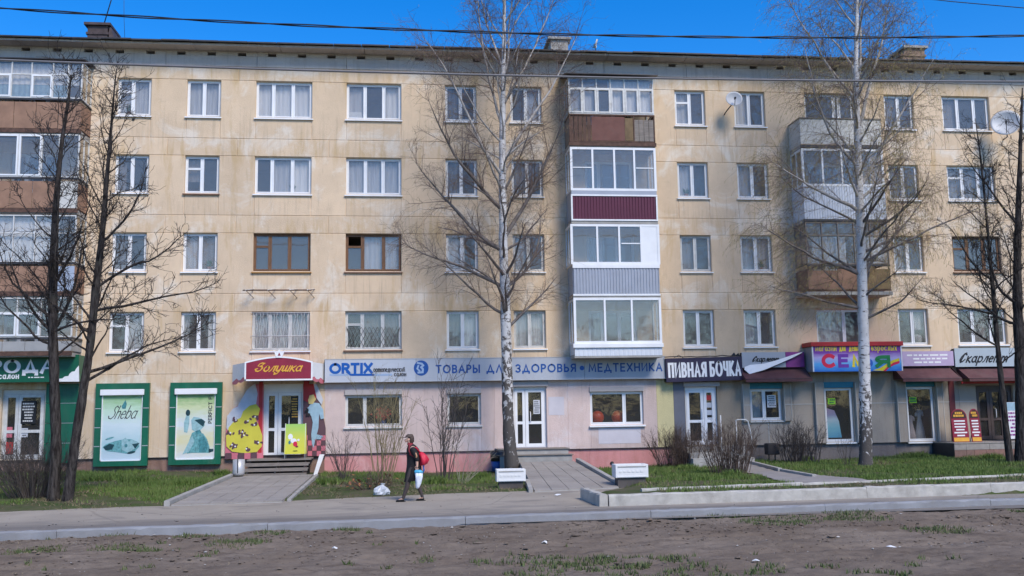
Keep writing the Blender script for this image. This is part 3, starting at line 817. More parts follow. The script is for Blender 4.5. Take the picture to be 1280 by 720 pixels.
W[15, 3] = dict(lights=(1.0, 1), curtain=[(0, .5, CURTD, 1)]); W[15, 2] = dict(curtain=[(0, .5, CURTD, 1)]); W[15, 1] = dict(curtain=[(0, .4, CURTB, 1)]); W[15, 0] = dict(curtain=[(.5, 1, CURTB, .6)])
W[16, 3] = dict(lights=(.9, 1, .8), curtain=[(0, .32, CURTD, 1)]); W[16, 2] = dict(lights=(.9, 1, .9), vents=(0,), curtain=[(0, .66, CURTD, 1)]); W[16, 1] = dict(lights=(.9, 1, .9), vents=(0,), fm=BROWNWOOD, sill=BROWNTIN); W[16, 0] = dict(lights=(1, 1.25, .9), curtain=[(.3, .7, CURTD, 1)])
for ci, (a, b) in enumerate(COLS):
    for k in range(4):
        o = dict(W.get((ci, k), {}))
        if 'curtain' not in o and (ci, k) not in W: o['curtain'] = [(0, .4, CURTB, 1)]
        if (ci, k) not in W and b-a > 1.5: o['lights'] = P3
        o.setdefault('sillw', .07)
        window(a, b, SILL+UPZ(k), HEAD+UPZ(k), **o)
bx_ = M().box(-1.98, -1.50, .24, .34, SILL+8.4+.06, SILL+8.4+.34, PAPER).build('white_box', None, bevel=.01, at=(-1.75, .29, SILL+8.4+.06))
bx_['label'] = 'white box standing behind the glass of a three-light fifth floor window'; bx_['category'] = 'box'
bd = M(); bd.lathe(19.5, .36, [(.001+.19*math.sin(t_)*(1+.08*math.sin(3*t_)), SILL+.06+.18-.18*math.cos(t_)) for t_ in [math.pi*i/9 for i in range(10)]], pm('grey_bundle', (.42, .42, .42), .8, .2, 6), 14)
bd = bd.build('cloth_bundle', None, at=(19.5, .36, SILL+.06)); bd['label'] = 'round pale bundle on the sill inside a second floor window beside the birch'; bd['category'] = 'bundle'
for n_, (wx, wk, lab_) in enumerate(((-9.75, 3, 'small potted plant behind the vented fifth floor window by the brown balconies'), (-6.85, 1, 'small potted plant inside the third floor window above the second poster case'), (10.6, 2, 'small potted plant inside a fourth floor window beside the burgundy balcony'), (13.4, 1, 'small potted plant inside a third floor window beside the peeling balcony'), (-4.0, 2, 'small potted plant inside the wide fourth floor window above the brown framed one'))):
    zz = SILL+2.8*wk+.057; p_ = thing('potted_plant', lab_, 'plant', (wx, .25, zz), 'plants on the window sills')
    M().lathe(wx, .25, [(.05, zz), (.075, zz+.13), (.06, zz+.13)], pm('clay_pot', (.30, .13, .07), .8, .1), 10).build('pot', p_)
    lf = M(); rr_ = random.Random(n_)
    for i in range(16):
        a_ = rr_.uniform(0, 6.28); l_ = rr_.uniform(.12, .26); dx_, dz_ = math.cos(a_)*l_*.7, abs(math.sin(a_))*l_+.06
        lf.add([(wx, .25, zz+.12), (wx+dx_*.5-.03, .24, zz+.12+dz_*.6), (wx+dx_, .24+rr_.uniform(-.03, .03), zz+.12+dz_), (wx+dx_*.5+.03, .25, zz+.12+dz_*.5)], [(0, 1, 2, 3)], pm('plant_leaf', (.04, .10, .025), .5, .2))
    lf.build('leaves', p_, kind='stuff')
# iron grille over the second floor window above the red canopy, with wavy bars
gm = M(); a, b = COLS[7]; z0, z1 = SILL, HEAD
gr = pm('grille_paint', (.55, .55, .55), .5, .1)
for i in range(17):
    xx = a+.05+(b-a-.1)*i/16
    gm.tube([(xx+.03*math.sin(j*1.6)*(1 if i % 2 else -1), -.03, z0+.02+(z1-z0-.04)*j/8) for j in range(9)], .008, gr, 4)
for zz in (z0+.03, z0+.5, z1-.04): gm.bar((a-.03, -.045, zz), (b+.03, -.045, zz), .012, gr)
gm.build('window_grille', B)
# grille on the neighbour
gm = M(); a, b = COLS[8]
for i in range(1, 14):
    for s in (-1, 1):
        xx = a+(b-a)*i/14
        gm.bar((xx-.1*s, .1, SILL+.08), (min(b-.05, max(a+.05, xx+.28*s)), .1, SILL+.80), .007, DKGREY)
gm.build('window_grille', B)
# drying rack brackets below the third floor window
dk = M(); 
for xx in (-5.25, -4.5, -3.75, -3.15): dk.bar((xx, 0, 6.52), (xx-.2, -.55, 6.42), .018, OLDWHITE).bar((xx, 0, 6.2), (xx-.2, -.52, 6.42), .014, RUST)
dk.bar((-5.55, -.5, 6.42), (-3.2, -.5, 6.42), .022, RUST); dk.bar((-5.5, -.3, 6.46), (-3.1, -.3, 6.46), .012, RUST)
dk.build('drying_rack', B)
# little vent pipes and holes under the sills
for (px_, py_) in ((167, 149), (159, 345), (157, 440), (1128, 253)):
    p = F(px_, py_, 0); M().tube([(p[0], -.03, p[2]), (p[0], .05, p[2])], .05, DARK, 8).build('vent_pipe', B)

# ------------------------------------------------------------------ balconies
def siding(x0, x1, y, z0, z1, mat, pitch=.11, d=.022):
    """ribbed metal siding with a real zigzag profile, facing -y"""
    m = M(); vs = []; x = x0
    pr = [(0, 0), (.55, 0), (.65, d), (.9, d), (1.0, 0)]
    xs = []
    while x < x1-1e-4:
        for u, dd in pr[:-1]: 
            if x+u*pitch < x1: xs.append((x+u*pitch, dd))
        x += pitch
    xs.append((x1, 0))
    for xx, dd in xs: vs += [(xx, y+dd, z0), (xx, y+dd, z1)]
    m.add(vs, [(2*i, 2*i+2, 2*i+3, 2*i+1) for i in range(len(xs)-1)], mat)
    return m.box(x0, x1, y+d+.004, y+.05, z0, z1, mat)
def glaze(p, x0, x1, yf, z0, z1, cuts, fm, fw=.045, transom=None, skip=(), sides=True, curtain=None, panel=None, sash=None):
    """glazed front between x0 and x1 with mullions at the cuts, panes between them, and two glazed ends"""
    m = M()
    m.box(x0, x1, yf, yf+.06, z0, z0+fw, fm).box(x0, x1, yf, yf+.06, z1-fw, z1, fm)
    cs = [x0]+list(cuts)+[x1]
    for i, c in enumerate(cs):
        w = fw if i in (0, len(cs)-1) else fw*.8
        a = c if i == 0 else c-w if i == len(cs)-1 else c-w/2
        m.box(a, a+w, yf-.004, yf+.064, z0, z1, fm)
    if transom: m.box(x0, x1, yf+.003, yf+.055, transom-.02, transom+.02, fm)
    if sides:
        for xs_ in (x0, x1-.05):
            m.box(xs_, xs_+.05, yf+.06, -.01, z0, z0+fw, fm).box(xs_, xs_+.05, yf+.06, -.01, z1-fw, z1, fm)
            m.box(xs_, xs_+.05, -.06, -.008, z0+fw, z1-fw, fm).box(xs_+.003, xs_+.047, yf*.5-.02, yf*.5+.02, z0+fw, z1-fw, fm)
            if transom: m.box(xs_+.005, xs_+.045, yf+.06, -.01, transom-.02, transom+.02, fm)
    m.build('glazing_frame', p)
    for i in range(len(cs)-1):
        if panel and i in panel:
            M().box(cs[i]+.02, cs[i+1]-.02, yf+.01, yf+.04, z0+fw, z1-fw, panel[i]).build('infill_panel', p); continue
        rows = [(z0+fw, z1-fw)] if not transom else [(z0+fw, transom-.02), (transom+.02, z1-fw)]
        for r, (a, b) in enumerate(rows):
            if sash and r == 0 and i in sash:
                s = .05; u, v = cs[i]+.02, cs[i+1]-.02
                M().box(u, u+s, yf-.02, yf+.03, a, b, sash[i]).box(v-s, v, yf-.02, yf+.03, a, b, sash[i]).box(u+s, v-s, yf-.02, yf+.03, a, a+s, sash[i]).box(u+s, v-s, yf-.02, yf+.03, b-s, b, sash[i]).build('sash', p)
            if (i, r) in skip: continue
            M().box(cs[i]+.015, cs[i+1]-.015, yf+.028, yf+.034, a, b, GLASS).build('pane', p)
    if sides:
        for xs_ in (x0+.022, x1-.028): M().box(xs_, xs_+.006, yf+.06, -.06, z0+fw, z1-fw, GLASS).build('pane', p)
    if curtain:
        for (u, v, a, b, mat) in curtain: drape(p, u, v, a, b, yf+.16, mat, random.Random(int(u*100)))
YB = -1.05
def bslab(p, x0, x1, z, mat=CONC, rim=None):
    M().box(x0, x1, YB+.01, -.002, z-.13, z, mat).build('floor_slab', p, bevel=.008)
    if rim: M().box(x0-.03, x1+.03, YB-.03, YB+.008, z-.1, z+.03, rim).build('rim', p)
def box_parapet(p, x0, x1, z0, z1, mat, name='parapet_panel', sides=True, smat=None):
    M().box(x0, x1, YB, YB+.03, z0, z1, mat).build(name, p)
    if sides:
        for a in (x0, x1-.03): M().box(a, a+.03, YB+.032, -.004, z0, z1, smat or mat).build('parapet_side', p)

# middle column
CX0, CX1 = 5.96, 9.13
b5 = part('balcony', B); z = 8.4
bslab(b5, CX0, CX1, 11.70, CONC, RUST)
for i in range(5): M().box(CX0+.02+.16*i, CX0+.155+.16*i, YB+.01, YB+.03, 11.78, 12.72, RUST).build('slat', b5)
M().box(CX0+.82, CX0+2.05, YB, YB+.012, 11.80, 12.70, REDB).build('rusty_sheet', b5)
M().box(CX0+2.06, CX0+2.36, YB+.008, YB+.022, 11.82, 12.66, pm('ochre_board', (.17, .115, .06), .8, .25, 5)).build('ochre_board', b5)
for i in range(4): M().box(CX0+2.40+.185*i, CX0+2.57+.185*i, YB+.01, YB+.03, 11.80, 12.60, GREYWOOD).build('slat', b5)
r = M()
for zz in (11.74, 12.73): r.box(CX0, CX1, YB-.02, YB+.04, zz, zz+.04, RUST)
for xx in (CX0, CX0+2.37, CX1-.04): r.box(xx, xx+.04, YB-.012, YB+.034, 11.78, 12.73, RUST)
for xx in (CX0, CX1-.03): r.box(xx, xx+.03, YB+.04, 0, 12.73, 12.77, RUST)
r.build('railing', b5)
for a in (CX0+.005, CX1-.03): M().box(a, a+.025, YB+.05, -.004, 11.75, 12.7, GREYWOOD).build('parapet_side', b5)
glaze(b5, CX0, CX1, YB+.03, 12.80, 14.18, [CX0+.52*i for i in range(1, 6)], OLDWHITE, .045, 13.77, sash={i: OLDWHITE for i in range(6)}, curtain=[(CX0+.1, CX0+1.0, 12.9, 14.0, CURTB), (CX0+1.5, CX1-.1, 12.85, 14.1, CURT)])
M().hexa([(CX0-.15, YB-.22, 14.22), (CX1+.14, YB-.22, 14.22), (CX1+.14, 0, 14.46), (CX0-.15, 0, 14.46)], [(CX0-.15, YB-.22, 14.25), (CX1+.14, YB-.22, 14.25), (CX1+.14, 0, 14.49), (CX0-.15, 0, 14.49)], ROOFM).build('balcony_roof', b5)

b4 = part('balcony', B)
bslab(b4, CX0, CX1, 8.86)
siding(CX0+.06, CX1-.06, YB, 8.90, 9.74, BURG).build('parapet_panel', b4)
t = M().box(CX0, CX1, YB-.02, YB+.05, 9.745, 9.80, WHITE).box(CX0, CX1, YB-.02, YB+.05, 8.84, 8.895, WHITE).box(CX0, CX0+.055, YB-.015, YB+.05, 8.9, 9.74, WHITE).box(CX1-.055, CX1, YB-.015, YB+.05, 8.9, 9.74, WHITE)
t.build('parapet_trim', b4)
for a in (CX0+.01, CX1-.04): M().box(a, a+.03, YB+.055, -.004, 8.9, 9.94, GREYS).build('parapet_side', b4)
M().box(CX0+.02, CX1-.02, YB+.0, YB+.05, 9.803, 9.94, GREYS).build('sill_board', b4)
glaze(b4, CX0, CX1, YB, 9.945, 11.55, [CX0+.82, CX0+1.62, CX0+2.36], WHITE, .085, None)
M().box(CX0+.1, CX0+.8, YB+.005, YB+.05, 10.78, 10.815, WHITE).box(CX0+2.42, CX1-.1, YB+.005, YB+.05, 10.78, 10.815, WHITE).build('transom', b4)

b3 = part('balcony', B)
bslab(b3, CX0, CX1, 6.16)
siding(CX0+.04, CX1-.04, YB, 6.2, 7.12, GREYS).build('parapet_panel', b3)
M().box(CX0, CX1, YB-.02, YB+.05, 7.125, 7.26, WHITE).box(CX0, CX1, YB-.015, YB+.05, 6.13, 6.195, WHITE).build('parapet_trim', b3)
for a in (CX0+.01, CX1-.04): M().box(a, a+.03, YB+.055, -.004, 6.2, 7.26, GREYS).build('parapet_side', b3)
glaze(b3, CX0-.05, CX1+.03, YB, 7.262, 8.72, [CX0+.92, CX0+1.72, CX0+2.52], WHITE, .085, None, panel={3: WHITE})
M().box(CX0+1.8, CX0+2.48, YB+.005, YB+.05, 8.0, 8.04, WHITE).build('transom', b3)

b2 = part('balcony', B)
bslab(b2, CX0, CX1, 4.06)
siding(CX0+.01, CX1-.01, YB, 4.0, 4.28, WHITES, .16, .006).build('parapet_panel', b2)
M().box(CX0-.05, CX1+.03, YB-.06, YB+.05, 4.285, 4.43, WHITE).build('sill_board', b2, bevel=.01)
for a in (CX0+.01, CX1-.04): M().box(a, a+.03, YB+.055, -.004, 4.0, 4.43, WHITES).build('parapet_side', b2)
glaze(b2, CX0, CX1, YB, 4.435, 6.06, [CX0+1.12, CX0+2.1], WHITE, .085, None)

# first column, at the edge of the picture
LX0, LX1 = -14.6, -10.98
def old_balcony(k, zt, zg0, zg1, zp0, pm_, cuts, fm, tr, curtain=None, panel=None, sashes=(), side=None, dark=True):
    p = part('balcony', B)
    bslab(p, LX0, LX1, zp0, CONC, RUST)
    n = 4; w = (LX1-LX0-.75)/n
    for i in range(n): M().box(LX0+w*i+.008, LX0+w*(i+1)-.008, YB, YB+.022, zp0+.06, zg0-.14, pm_).build('parapet_panel', p)
    M().box(LX1-.73, LX1-.005, YB, YB+.022, zp0+.06, zg0-.14, side or pm_).build('parapet_panel', p)
    M().box(LX1-.025, LX1, YB+.025, -.004, zp0+.06, zg0-.14, pm_).build('parapet_side', p)
    r_ = M().box(LX0, LX1+.02, YB-.02, YB+.04, zg0-.07, zg0-.02, DKGREY).box(LX0, LX1, YB-.012, YB+.03, zp0, zp0+.05, RUST).box(LX1-.03, LX1+.018, YB+.042, 0, zg0-.07, zg0-.02, DKGREY)
    for i in range(8): r_.box(LX0+.2+.47*i, LX0+.22+.47*i, YB+.0, YB+.02, zg0-.14, zg0-.07, DKGREY)
    r_.build('railing', p)
    glaze(p, LX0, LX1, YB, zg0, zg1, cuts, fm, .04, tr, sash={i: WHITE for i in sashes}, curtain=curtain)
    return p
cl = [LX0+.62*i for i in range(1, 6)]
p = old_balcony(3, 0, 12.98, 14.30, 11.86, BROWNB, [-13.95, -13.3, -12.65, -11.95, -11.45], OLDWHITE, 13.82, curtain=[(LX0+.1, LX1-.15, 13.5, 14.25, CURT), (LX0+.1, LX1-.5, 13.02, 13.5, SKYB)], sashes=(1, 3))
M().hexa([(LX0, YB-.12, 14.33), (LX1+.08, YB-.12, 14.33), (LX1+.08, 0, 14.5), (LX0, 0, 14.5)], [(LX0, YB-.12, 14.36), (LX1+.08, YB-.12, 14.36), (LX1+.08, 0, 14.53), (LX0, 0, 14.53)], ROOFM).build('balcony_roof', p)
old_balcony(2, 0, 10.22, 11.72, 9.10, BROWNB, [-13.7, -12.95, -12.2, -11.65], OLDWHITE, None, sashes=(1, 2), side=WHITEB)
old_balcony(1, 0, 7.32, 8.92, 6.27, BROWNB, [-13.7, -13.0, -12.3, -11.6], OLDWHITE, 8.3, curtain=[(LX0+.1, LX1-.6, 7.4, 8.85, CURT)], side=BLUEP)
old_balcony(0, 0, 4.80, 6.12, 4.28, pm('grey_balcony_board', (.34, .34, .33), .7, .1), [-13.5, -12.75, -12.0, -11.5], OLDWHITE, 5.62, sashes=(1, 2))

# third column, behind the birch
RX0, RX1 = 14.66, 17.84
b5 = part('balcony', B)
bslab(b5, RX0, RX1, 11.78)
for i in range(4): M().box(RX0+.795*i+.006, RX0+.795*(i+1)-.006, YB, YB+.025, 11.80, 12.76, WHITEB).build('parapet_panel', b5)
for a in (RX0, RX1-.025): M().box(a, a+.025, YB+.028, -.004, 11.8, 12.76, WHITEB).build('parapet_side', b5)
M().box(RX0-.02, RX1+.02, YB-.03, YB+.05, 12.765, 12.81, GREYWOOD).box(RX0-.02, RX0+.03, YB+.052, 0, 12.765, 12.81, GREYWOOD).box(RX1-.03, RX1+.02, YB+.052, 0, 12.765, 12.81, GREYWOOD).build('handrail', b5)
M().box(RX0-.02, RX1+.02, YB-.025, YB+.008, 11.66, 11.77, DKGREY).build('rim', b5)
b4 = part('balcony', B)
bslab(b4, RX0, RX1, 8.98)
siding(RX0, RX1, YB, 8.96, 10.2, pm('white_blue_siding', (.52, .56, .62), .5, .06), .1, .014).build('parapet_panel', b4)
for a in (RX0, RX1-.03): M().box(a, a+.03, YB+.055, -.004, 8.96, 10.2, WHITES).build('parapet_side', b4)
M().box(RX0-.03, RX1+.03, YB-.03, YB+.05, 8.87, 8.955, DKGREY).build('rim', b4)
glaze(b4, RX0, RX1, YB, 10.205, 11.63, [RX0+.8, RX0+1.55, RX0+2.3], WHITE, .08, None)
b3 = part('balcony', B)
bslab(b3, RX0-.06, RX1+.06, 6.27)
for i, (u, v) in enumerate(((0, 1.15), (1.15, 2.2), (2.2, 3.18))):
    M().box(RX0+u+.006, RX0+v-.006, YB, YB+.022, 6.36, 7.10-.06*(i == 0), BROWNB if i < 2 else pm('ochre_balcony_board', (.24, .16, .075), .8, .2, 3)).build('parapet_panel', b3)
for a in (RX0, RX1-.025): M().box(a, a+.025, YB+.026, -.004, 6.34, 7.1, BROWNB).build('parapet_side', b3)
r = M().box(RX0, RX1, YB-.02, YB+.04, 7.2, 7.26, DKGREY).box(RX0, RX1, YB-.012, YB+.03, 6.29, 6.34, RUST)
for i in range(7): r.box(RX0+.03+.515*i, RX0+.06+.515*i, YB+.023, YB+.04, 6.34, 7.2, RUST)
r.build('railing', b3)
glaze(b3, RX0, RX1, YB, 7.27, 8.84, [RX0+.62*i for i in range(1, 5)], GREYWOOD, .04, 8.35, sides=True, curtain=[(RX0+.3, RX0+1.6, 7.3, 8.3, CURTB), (RX0+2.2, RX1-.1, 7.3, 8.3, CURT)])

# ------------------------------------------------------------------ ground floor
def section(x0, x1, mat, ops, z0=.73, z1=LOWB, splits=(), zs=(), y=0.0, name='wall_block'):
    """wall between x0 and x1 with openings (a, b, bottom, top), cut into blocks"""
    cur = x0
    def pier(a, b):
        cs = [a]+[s for s in splits if a+.1 < s < b-.1]+[b]
        zz = [z0]+[s for s in zs if z0 < s < z1]+[z1]
        for u, v in zip(cs[:-1], cs[1:]):
            for p, q in zip(zz[:-1], zz[1:]): M().block(u, v, y, TH, p, q, mat, .01).build(name, B)
    for (a, b, zb, zt) in ops:
        if a > cur+.01: pier(cur, a)
        if zb > z0+.02: M().block(a, b, y, TH, z0, zb, mat, .01).build(name, B)
        if zt < z1-.02: M().block(a, b, y, TH, zt, z1, mat, .01).build(name, B)
        cur = b
    if x1 > cur+.01: pier(cur, x1)
section(XA, -2.76, CREAM, [(-20.6, -18.6, 1.7, 2.95), (-13.5, -12.1, .76, 3.1), (-4.86, -3.5, .66, 3.18)], splits=(-24, -16, -8.33, -5.9), zs=(2.93,))
section(-2.76, 9.13, PINKW, [(-2.05, -.08, 1.66, 2.76), (1.53, 2.72, 1.66, 2.76), (3.88, 5.08, .80, 2.98), (6.67, 8.63, 1.57, 2.76)], splits=(.7, 3.2, 5.85))
section(9.13, 9.76, YELW, [])
section(9.76, 10.18, pm('dark_grey_panel', (.14, .145, .17), .5, .08), [])
section(10.18, 12.3, STREAK, [(10.2, 11.4, .78, 2.9)])
section(12.3, 20.12, GREYW, [(12.65, 13.85, 1.64, 2.78), (15.5, 16.6, .80, 2.78), (18.7, 19.8, .76, 2.78)], splits=(13.3, 14.3, 15.0, 17.25, 18.15), zs=(2.2,))
section(20.12, XB, GREYW, [(21.5, 23.0, .75, 2.8), (23.5, 24.7, .8, 2.8), (28, 30, 1.6, 2.9)], splits=(20.8, 26, 27, 31), zs=(2.2,))
# pale joint strips of the stone cladding
js = M(); JS = pm('pale_joint_strip', (.46, .44, .40), .7, .08)
for (a, b) in ((12.32, 12.42), (14.2, 15.3), (16.8, 18.5), (20.1, 21.4)): js.box(a, b, -.012, .004, 2.185, 2.215, JS)
for xx in (13.3, 17.25): js.box(xx-.014, xx+.014, -.012, .004, .74, 1.55 if xx < 14 else 3.0, JS)
js.build('joint_strips', B, kind='stuff')
# pilaster frames round the grey shop windows
def pilaster(x0, x1, z0, z1, y=-.13):
    o = M().block(x0, x1, y, -.002, z0, z1, GREYW, .006).build('pilaster', B)
    M().box(x0-.022, x0-.001, y-.012, -.004, z0, z1, JS).box(x1+.001, x1+.022, y-.012, -.004, z0, z1, JS).box(x0, x1, y-.012, y-.001, 2.185, 2.215, JS).build('edge_strip', o)
for (a, b, zb) in ((12.36, 12.58, 1.6), (13.92, 14.15, 1.6), (15.12, 15.42, .76), (16.68, 16.95, .76), (18.3, 18.62, .74), (19.88, 20.08, .74)): pilaster(a, b, zb, 2.98)
# plinth
def plinth(x0, x1, mat, y=.05):
    n = max(1, int(round((x1-x0)/2.9))); w = (x1-x0)/n
    for i in range(n): M().block(x0+w*i, x0+w*(i+1), y, TH, -.3, .728, mat, .008).build('plinth_block', B)
plinth(XA, -5.4, BROWNP); plinth(-5.4, -2.76, BROWNP); plinth(-2.76, 9.72, PINKP); plinth(9.72, 12.3, GREYP); plinth(12.3, XB, GREYP)
M().box(-28, XB, -.02, .06, .722, .742, DKGREY).build('plinth_shadow_line', B)  # dark strip painting the shadow line under the wall's overhang
vh = M()
for p_ in ((155, 594), (765, 579)): 
    q = F(*p_, .05); vh.tube([(q[0], .03, q[2]), (q[0], .2, q[2])], .07, BLACK, 8)
vh.build('vent_hole', B)

def door(x0, x1, z0, z1, leaves, fm=WHITE, mid=.42, y=.12, glass=GLASSD, handle=None, top=.16, parent=B):
    """shop door unit: frame, leaves (relative widths), each with an upper and a lower pane"""
    f = M().box(x0, x0+.06, y, y+.1, z0, z1, fm).box(x1-.06, x1, y, y+.1, z0, z1, fm).box(x0+.06, x1-.06, y, y+.1, z1-top, z1, fm).box(x0+.06, x1-.06, y+.003, y+.1, z0, z0+.03, fm)
    d = f.build('shop_door', parent)
    X = x0+.06; W_ = x1-x0-.12; tot = sum(leaves)
    for i, l in enumerate(leaves):
        a, b = X, X+W_*l/tot; X = b
        zz0, zz1 = z0+.035, z1-top-.005; s = .115 if l > .6 else .10
        zm = zz0+(zz1-zz0)*mid
        g = .006
        M().box(a+g, a+s, y-.015, y+.06, zz0, zz1, fm).box(b-s, b-g, y-.015, y+.06, zz0, zz1, fm).box(a+s, b-s, y-.015, y+.06, zz0, zz0+.12, fm).box(a+s, b-s, y-.015, y+.06, zz1-.1, zz1, fm).box(a+s, b-s, y-.015, y+.06, zm-.05, zm+.05, fm).build('door_leaf', d)
        M().box(a+s-.005, b-s+.005, y+.02, y+.027, zz0+.115, zm-.045, glass).build('pane', d)
        M().box(a+s-.005, b-s+.005, y+.02, y+.027, zm+.045, zz1-.095, glass).build('pane', d)
    if handle:
        hx, hz = handle
        M().tube([(hx, y-.02, hz-.18), (hx, y-.08, hz-.14), (hx, y-.08, hz+.14), (hx, y-.02, hz+.18)], .016, WHITE, 6).build('door_handle', d)
    return d
def poster(parent, x0, x1, z0, z1, y, mat, name='notice', lines=0, lmat=None, seed=1):
    m = M().box(x0, x1, y-.004, y, z0, z1, mat)
    if lines: print_lines(m, x0+.04*(x1-x0), x1-.04*(x1-x0), z0+.06*(z1-z0), z1-.06*(z1-z0), lines, y-.0055, lmat or DKGREY, random.Random(seed))
    return m.build(name, parent)
# shop windows and doors
d = door(-13.5, -12.1, .76, 3.1, (.55, 1), OLDWHITE)
poster(d, -12.9, -12.42, 1.95, 2.72, .105, BLACK, 'notice', 7, OLDWHITE, 3); poster(d, -12.88, -12.66, 1.5, 1.8, .13, PALEG, 'notice', 3, DKGREY, 4); poster(d, -13.4, -13.16, 1.5, 1.85, .13, PINKC, 'notice'); poster(d, -13.42, -13.12, .95, 1.35, .13, RED, 'notice')
d = door(-4.86, -3.5, .66, 3.18, (.62, 1.15), WHITE, .42, handle=(-3.98, 1.85), top=.30)
poster(d, -3.93, -3.66, 1.95, 2.75, .137, BLACK, 'notice', 8, GOLD, 5)
BOX = pm('grey_shutter_box', (.40, .37, .36), .5, .06)
window(-2.05, -.08, 1.66, 2.76, (.8, 1.6), fm=OLDWHITE, sill=OLDWHITE, shutter=BOX, y=.1, glass=GLASSD)
window(1.53, 2.72, 1.66, 2.76, (1,), fm=OLDWHITE, sill=OLDWHITE, shutter=BOX, y=.1, glass=GLASSD)
d = door(3.88, 5.08, .80, 2.98, (.6, 1.1), WHITE, .42, handle=(4.50, 1.9), top=.1)
poster(d, 4.62, 4.86, 2.0, 2.5, .135, PALEG, 'notice', 6, DKGREY, 8)
M().box(3.80, 5.14, -.08, .1, 2.98, 3.16, BOX).build('shutter_box', B, bevel=.01)
window(6.67, 8.63, 1.57, 2.76, (1.9, 1), fm=WHITE, sill=WHITE, shutter=BOX, y=.1, glass=GLASSD, sillw=.1)
poster(B, 6.95, 8.5, .9, 1.46, -.002, pm('pale_patch', (.56, .53, .56), .8, .05), 'repainted_patch')
poster(B, 5.15, 5.72, 1.95, 2.6, -.002, pm('pale_patch', (.56, .53, .56), .8, .05), 'repainted_patch')
d = door(10.2, 11.4, .78, 2.9, (1.15, .75), WHITE, .42, handle=(10.84, 1.9), top=.12)
for i, mm in enumerate((RED, PALEG, PALEG, PALEG)): poster(d, 11.03, 11.27, 2.40-.27*i, 2.58-.27*i, .136, mm, 'notice')
M().box(10.14, 11.5, -.06, .1, 2.9, 3.06, BOX).build('shutter_box', B, bevel=.01)
w = window(12.65, 13.85, 1.64, 2.78, (.9, 1.1), sill=OLDWHITE, shutter=None, y=.08, curtain=[(.02, .45, SKYB, .95)], glass=GLASSD)
poster(w, 13.32, 13.66, 2.1, 2.55, .075, PAPER, 'notice', 6, DKGREY, 9)
M().box(12.62, 13.88, -.05, .1, 2.782, 3.0, TURQ).build('shutter_box', B, bevel=.01)
w1 = window(15.5, 16.6, .80, 2.78, (1,), y=.08, sill=WHITE, glass=GLASSD)
w2 = window(18.7, 19.8, .76, 2.78, (1,), y=.08, sill=WHITE, glass=GLASSD)
for (a, b, ww) in ((15.5, 16.6, w1), (18.7, 19.8, w2)):
    M().box(a-.03, b+.03, -.05, .1, 2.782, 3.0, TURQ).build('shutter_box', B, bevel=.01)
    poster(ww, a+.17, a+.46, 2.18, 2.40, .095, LIME, 'notice', 2, GREENP, int(a))
facemat('beach_poster', [(0, (.10, .38, .55)), (.35, (.25, .55, .62)), (.6, (.50, .62, .66)), (.75, (.30, .30, .45)), (1, (.36, .25, .36))], var=(3, .2))
M().prism([(15.58, .95), (16.14, .95), (16.06, 1.55), (15.9, 1.95), (15.58, 2.05)], .098, .1, MATS['beach_poster']).build('poster', w1)
d = door(21.5, 23.0, .75, 2.8, (.8, .8, .5), pm('brown_door_metal', (.07, .05, .045), .5, .2), .4, handle=(22.28, 1.75), top=.15)
window(23.5, 24.7, .8, 2.8, (1, 1), fm=GREYWOOD, sill=OLDWHITE, glass=GLASSD)
window(28, 30, 1.6, 2.9, P3, sill=OLDWHITE, glass=GLASSD)
window(-20.6, -18.6, 1.7, 2.95, P3, sill=OLDWHITE, glass=GLASSD)
sh = M().box(6.7, 8.6, .36, .75, 1.56, 1.60, OLDWHITE).box(-2.0, -.1, .36, .75, 1.62, 1.65, OLDWHITE).box(15.5, 16.6, .36, 1.4, .74, .80, OLDWHITE).box(18.7, 19.8, .36, 1.4, .70, .76, OLDWHITE)
sh.build('display_shelf', B)

# ------------------------------------------------------------------ signs and shop fittings
def boxpx(mb, px0, px1, py0, py1, y0, y1, mat):
    a = F(px0, py1, y0); b = F(px1, py0, y0)
    return mb.box(a[0], b[0], y0, y1, a[2], b[2], mat)
def letpx(parent, text, px0, px1, py0, py1, y, mat, hw, **k):
    a = F(px0, (py0+py1)/2, y); b = F(px1, (py0+py1)/2, y); c = F((px0+px1)/2, py0, y); d = F((px0+px1)/2, py1, y)
    return lettering(parent, text, a[0], b[0], d[2], c[2], y, mat, hw, **k)

# the long silver medical shop sign
s = thing('sign_board', 'long silver sign board with blue lettering over the pink shop', 'sign', (3.3, -.2, 3.6))
xs = [-2.75, .42, 3.45, 6.45, 9.42]
for i in range(4): M().box(xs[i]+.004, xs[i+1]-.004, -.25, -.215, 3.22, 4.0, SILVER if i else pm('light_silver_sign_board', (.46, .49, .54), .45, .04)).build('face_panel', s)
M().box(-2.76, 9.43, -.212, -.03, 3.21, 4.01, DKGREY).box(-2.77, 9.44, -.262, -.205, 4.0, 4.02, TIN).box(-2.77, 9.44, -.262, -.205, 3.2, 3.219, TIN).build('casing', s)
YS = -.256
letpx(s, 'ORTIX', 411.5, 466, 453.5, 467.3, YS, ROYAL, .046, gap=.26)
m = M(); ribbon(m, [Vector(F(434, 465, YS)[::2]), Vector(F(438.5, 468.4, YS)[::2]), Vector(F(467, 468.4, YS)[::2])], .035, YS-.004, ROYAL); m.build('swoosh', s)
m = M(); 
for a, b in ((412, 435.5), (468, 490)):
    p, q = F(a, 469.8, YS), F(b, 467, YS); m.box(p[0], q[0], YS, YS+.003, p[2], q[2], PALEB)
m.build('pale_bar', s)
letpx(s, 'ортопедический', 466.5, 506.5, 458.0, 465, YS, DKGREY, .014, gap=.22)
letpx(s, 'салон', 492.5, 508, 464.3, 470.5, YS, DKGREY, .014, gap=.25)
c = F(526.5, 460, YS); m = M()
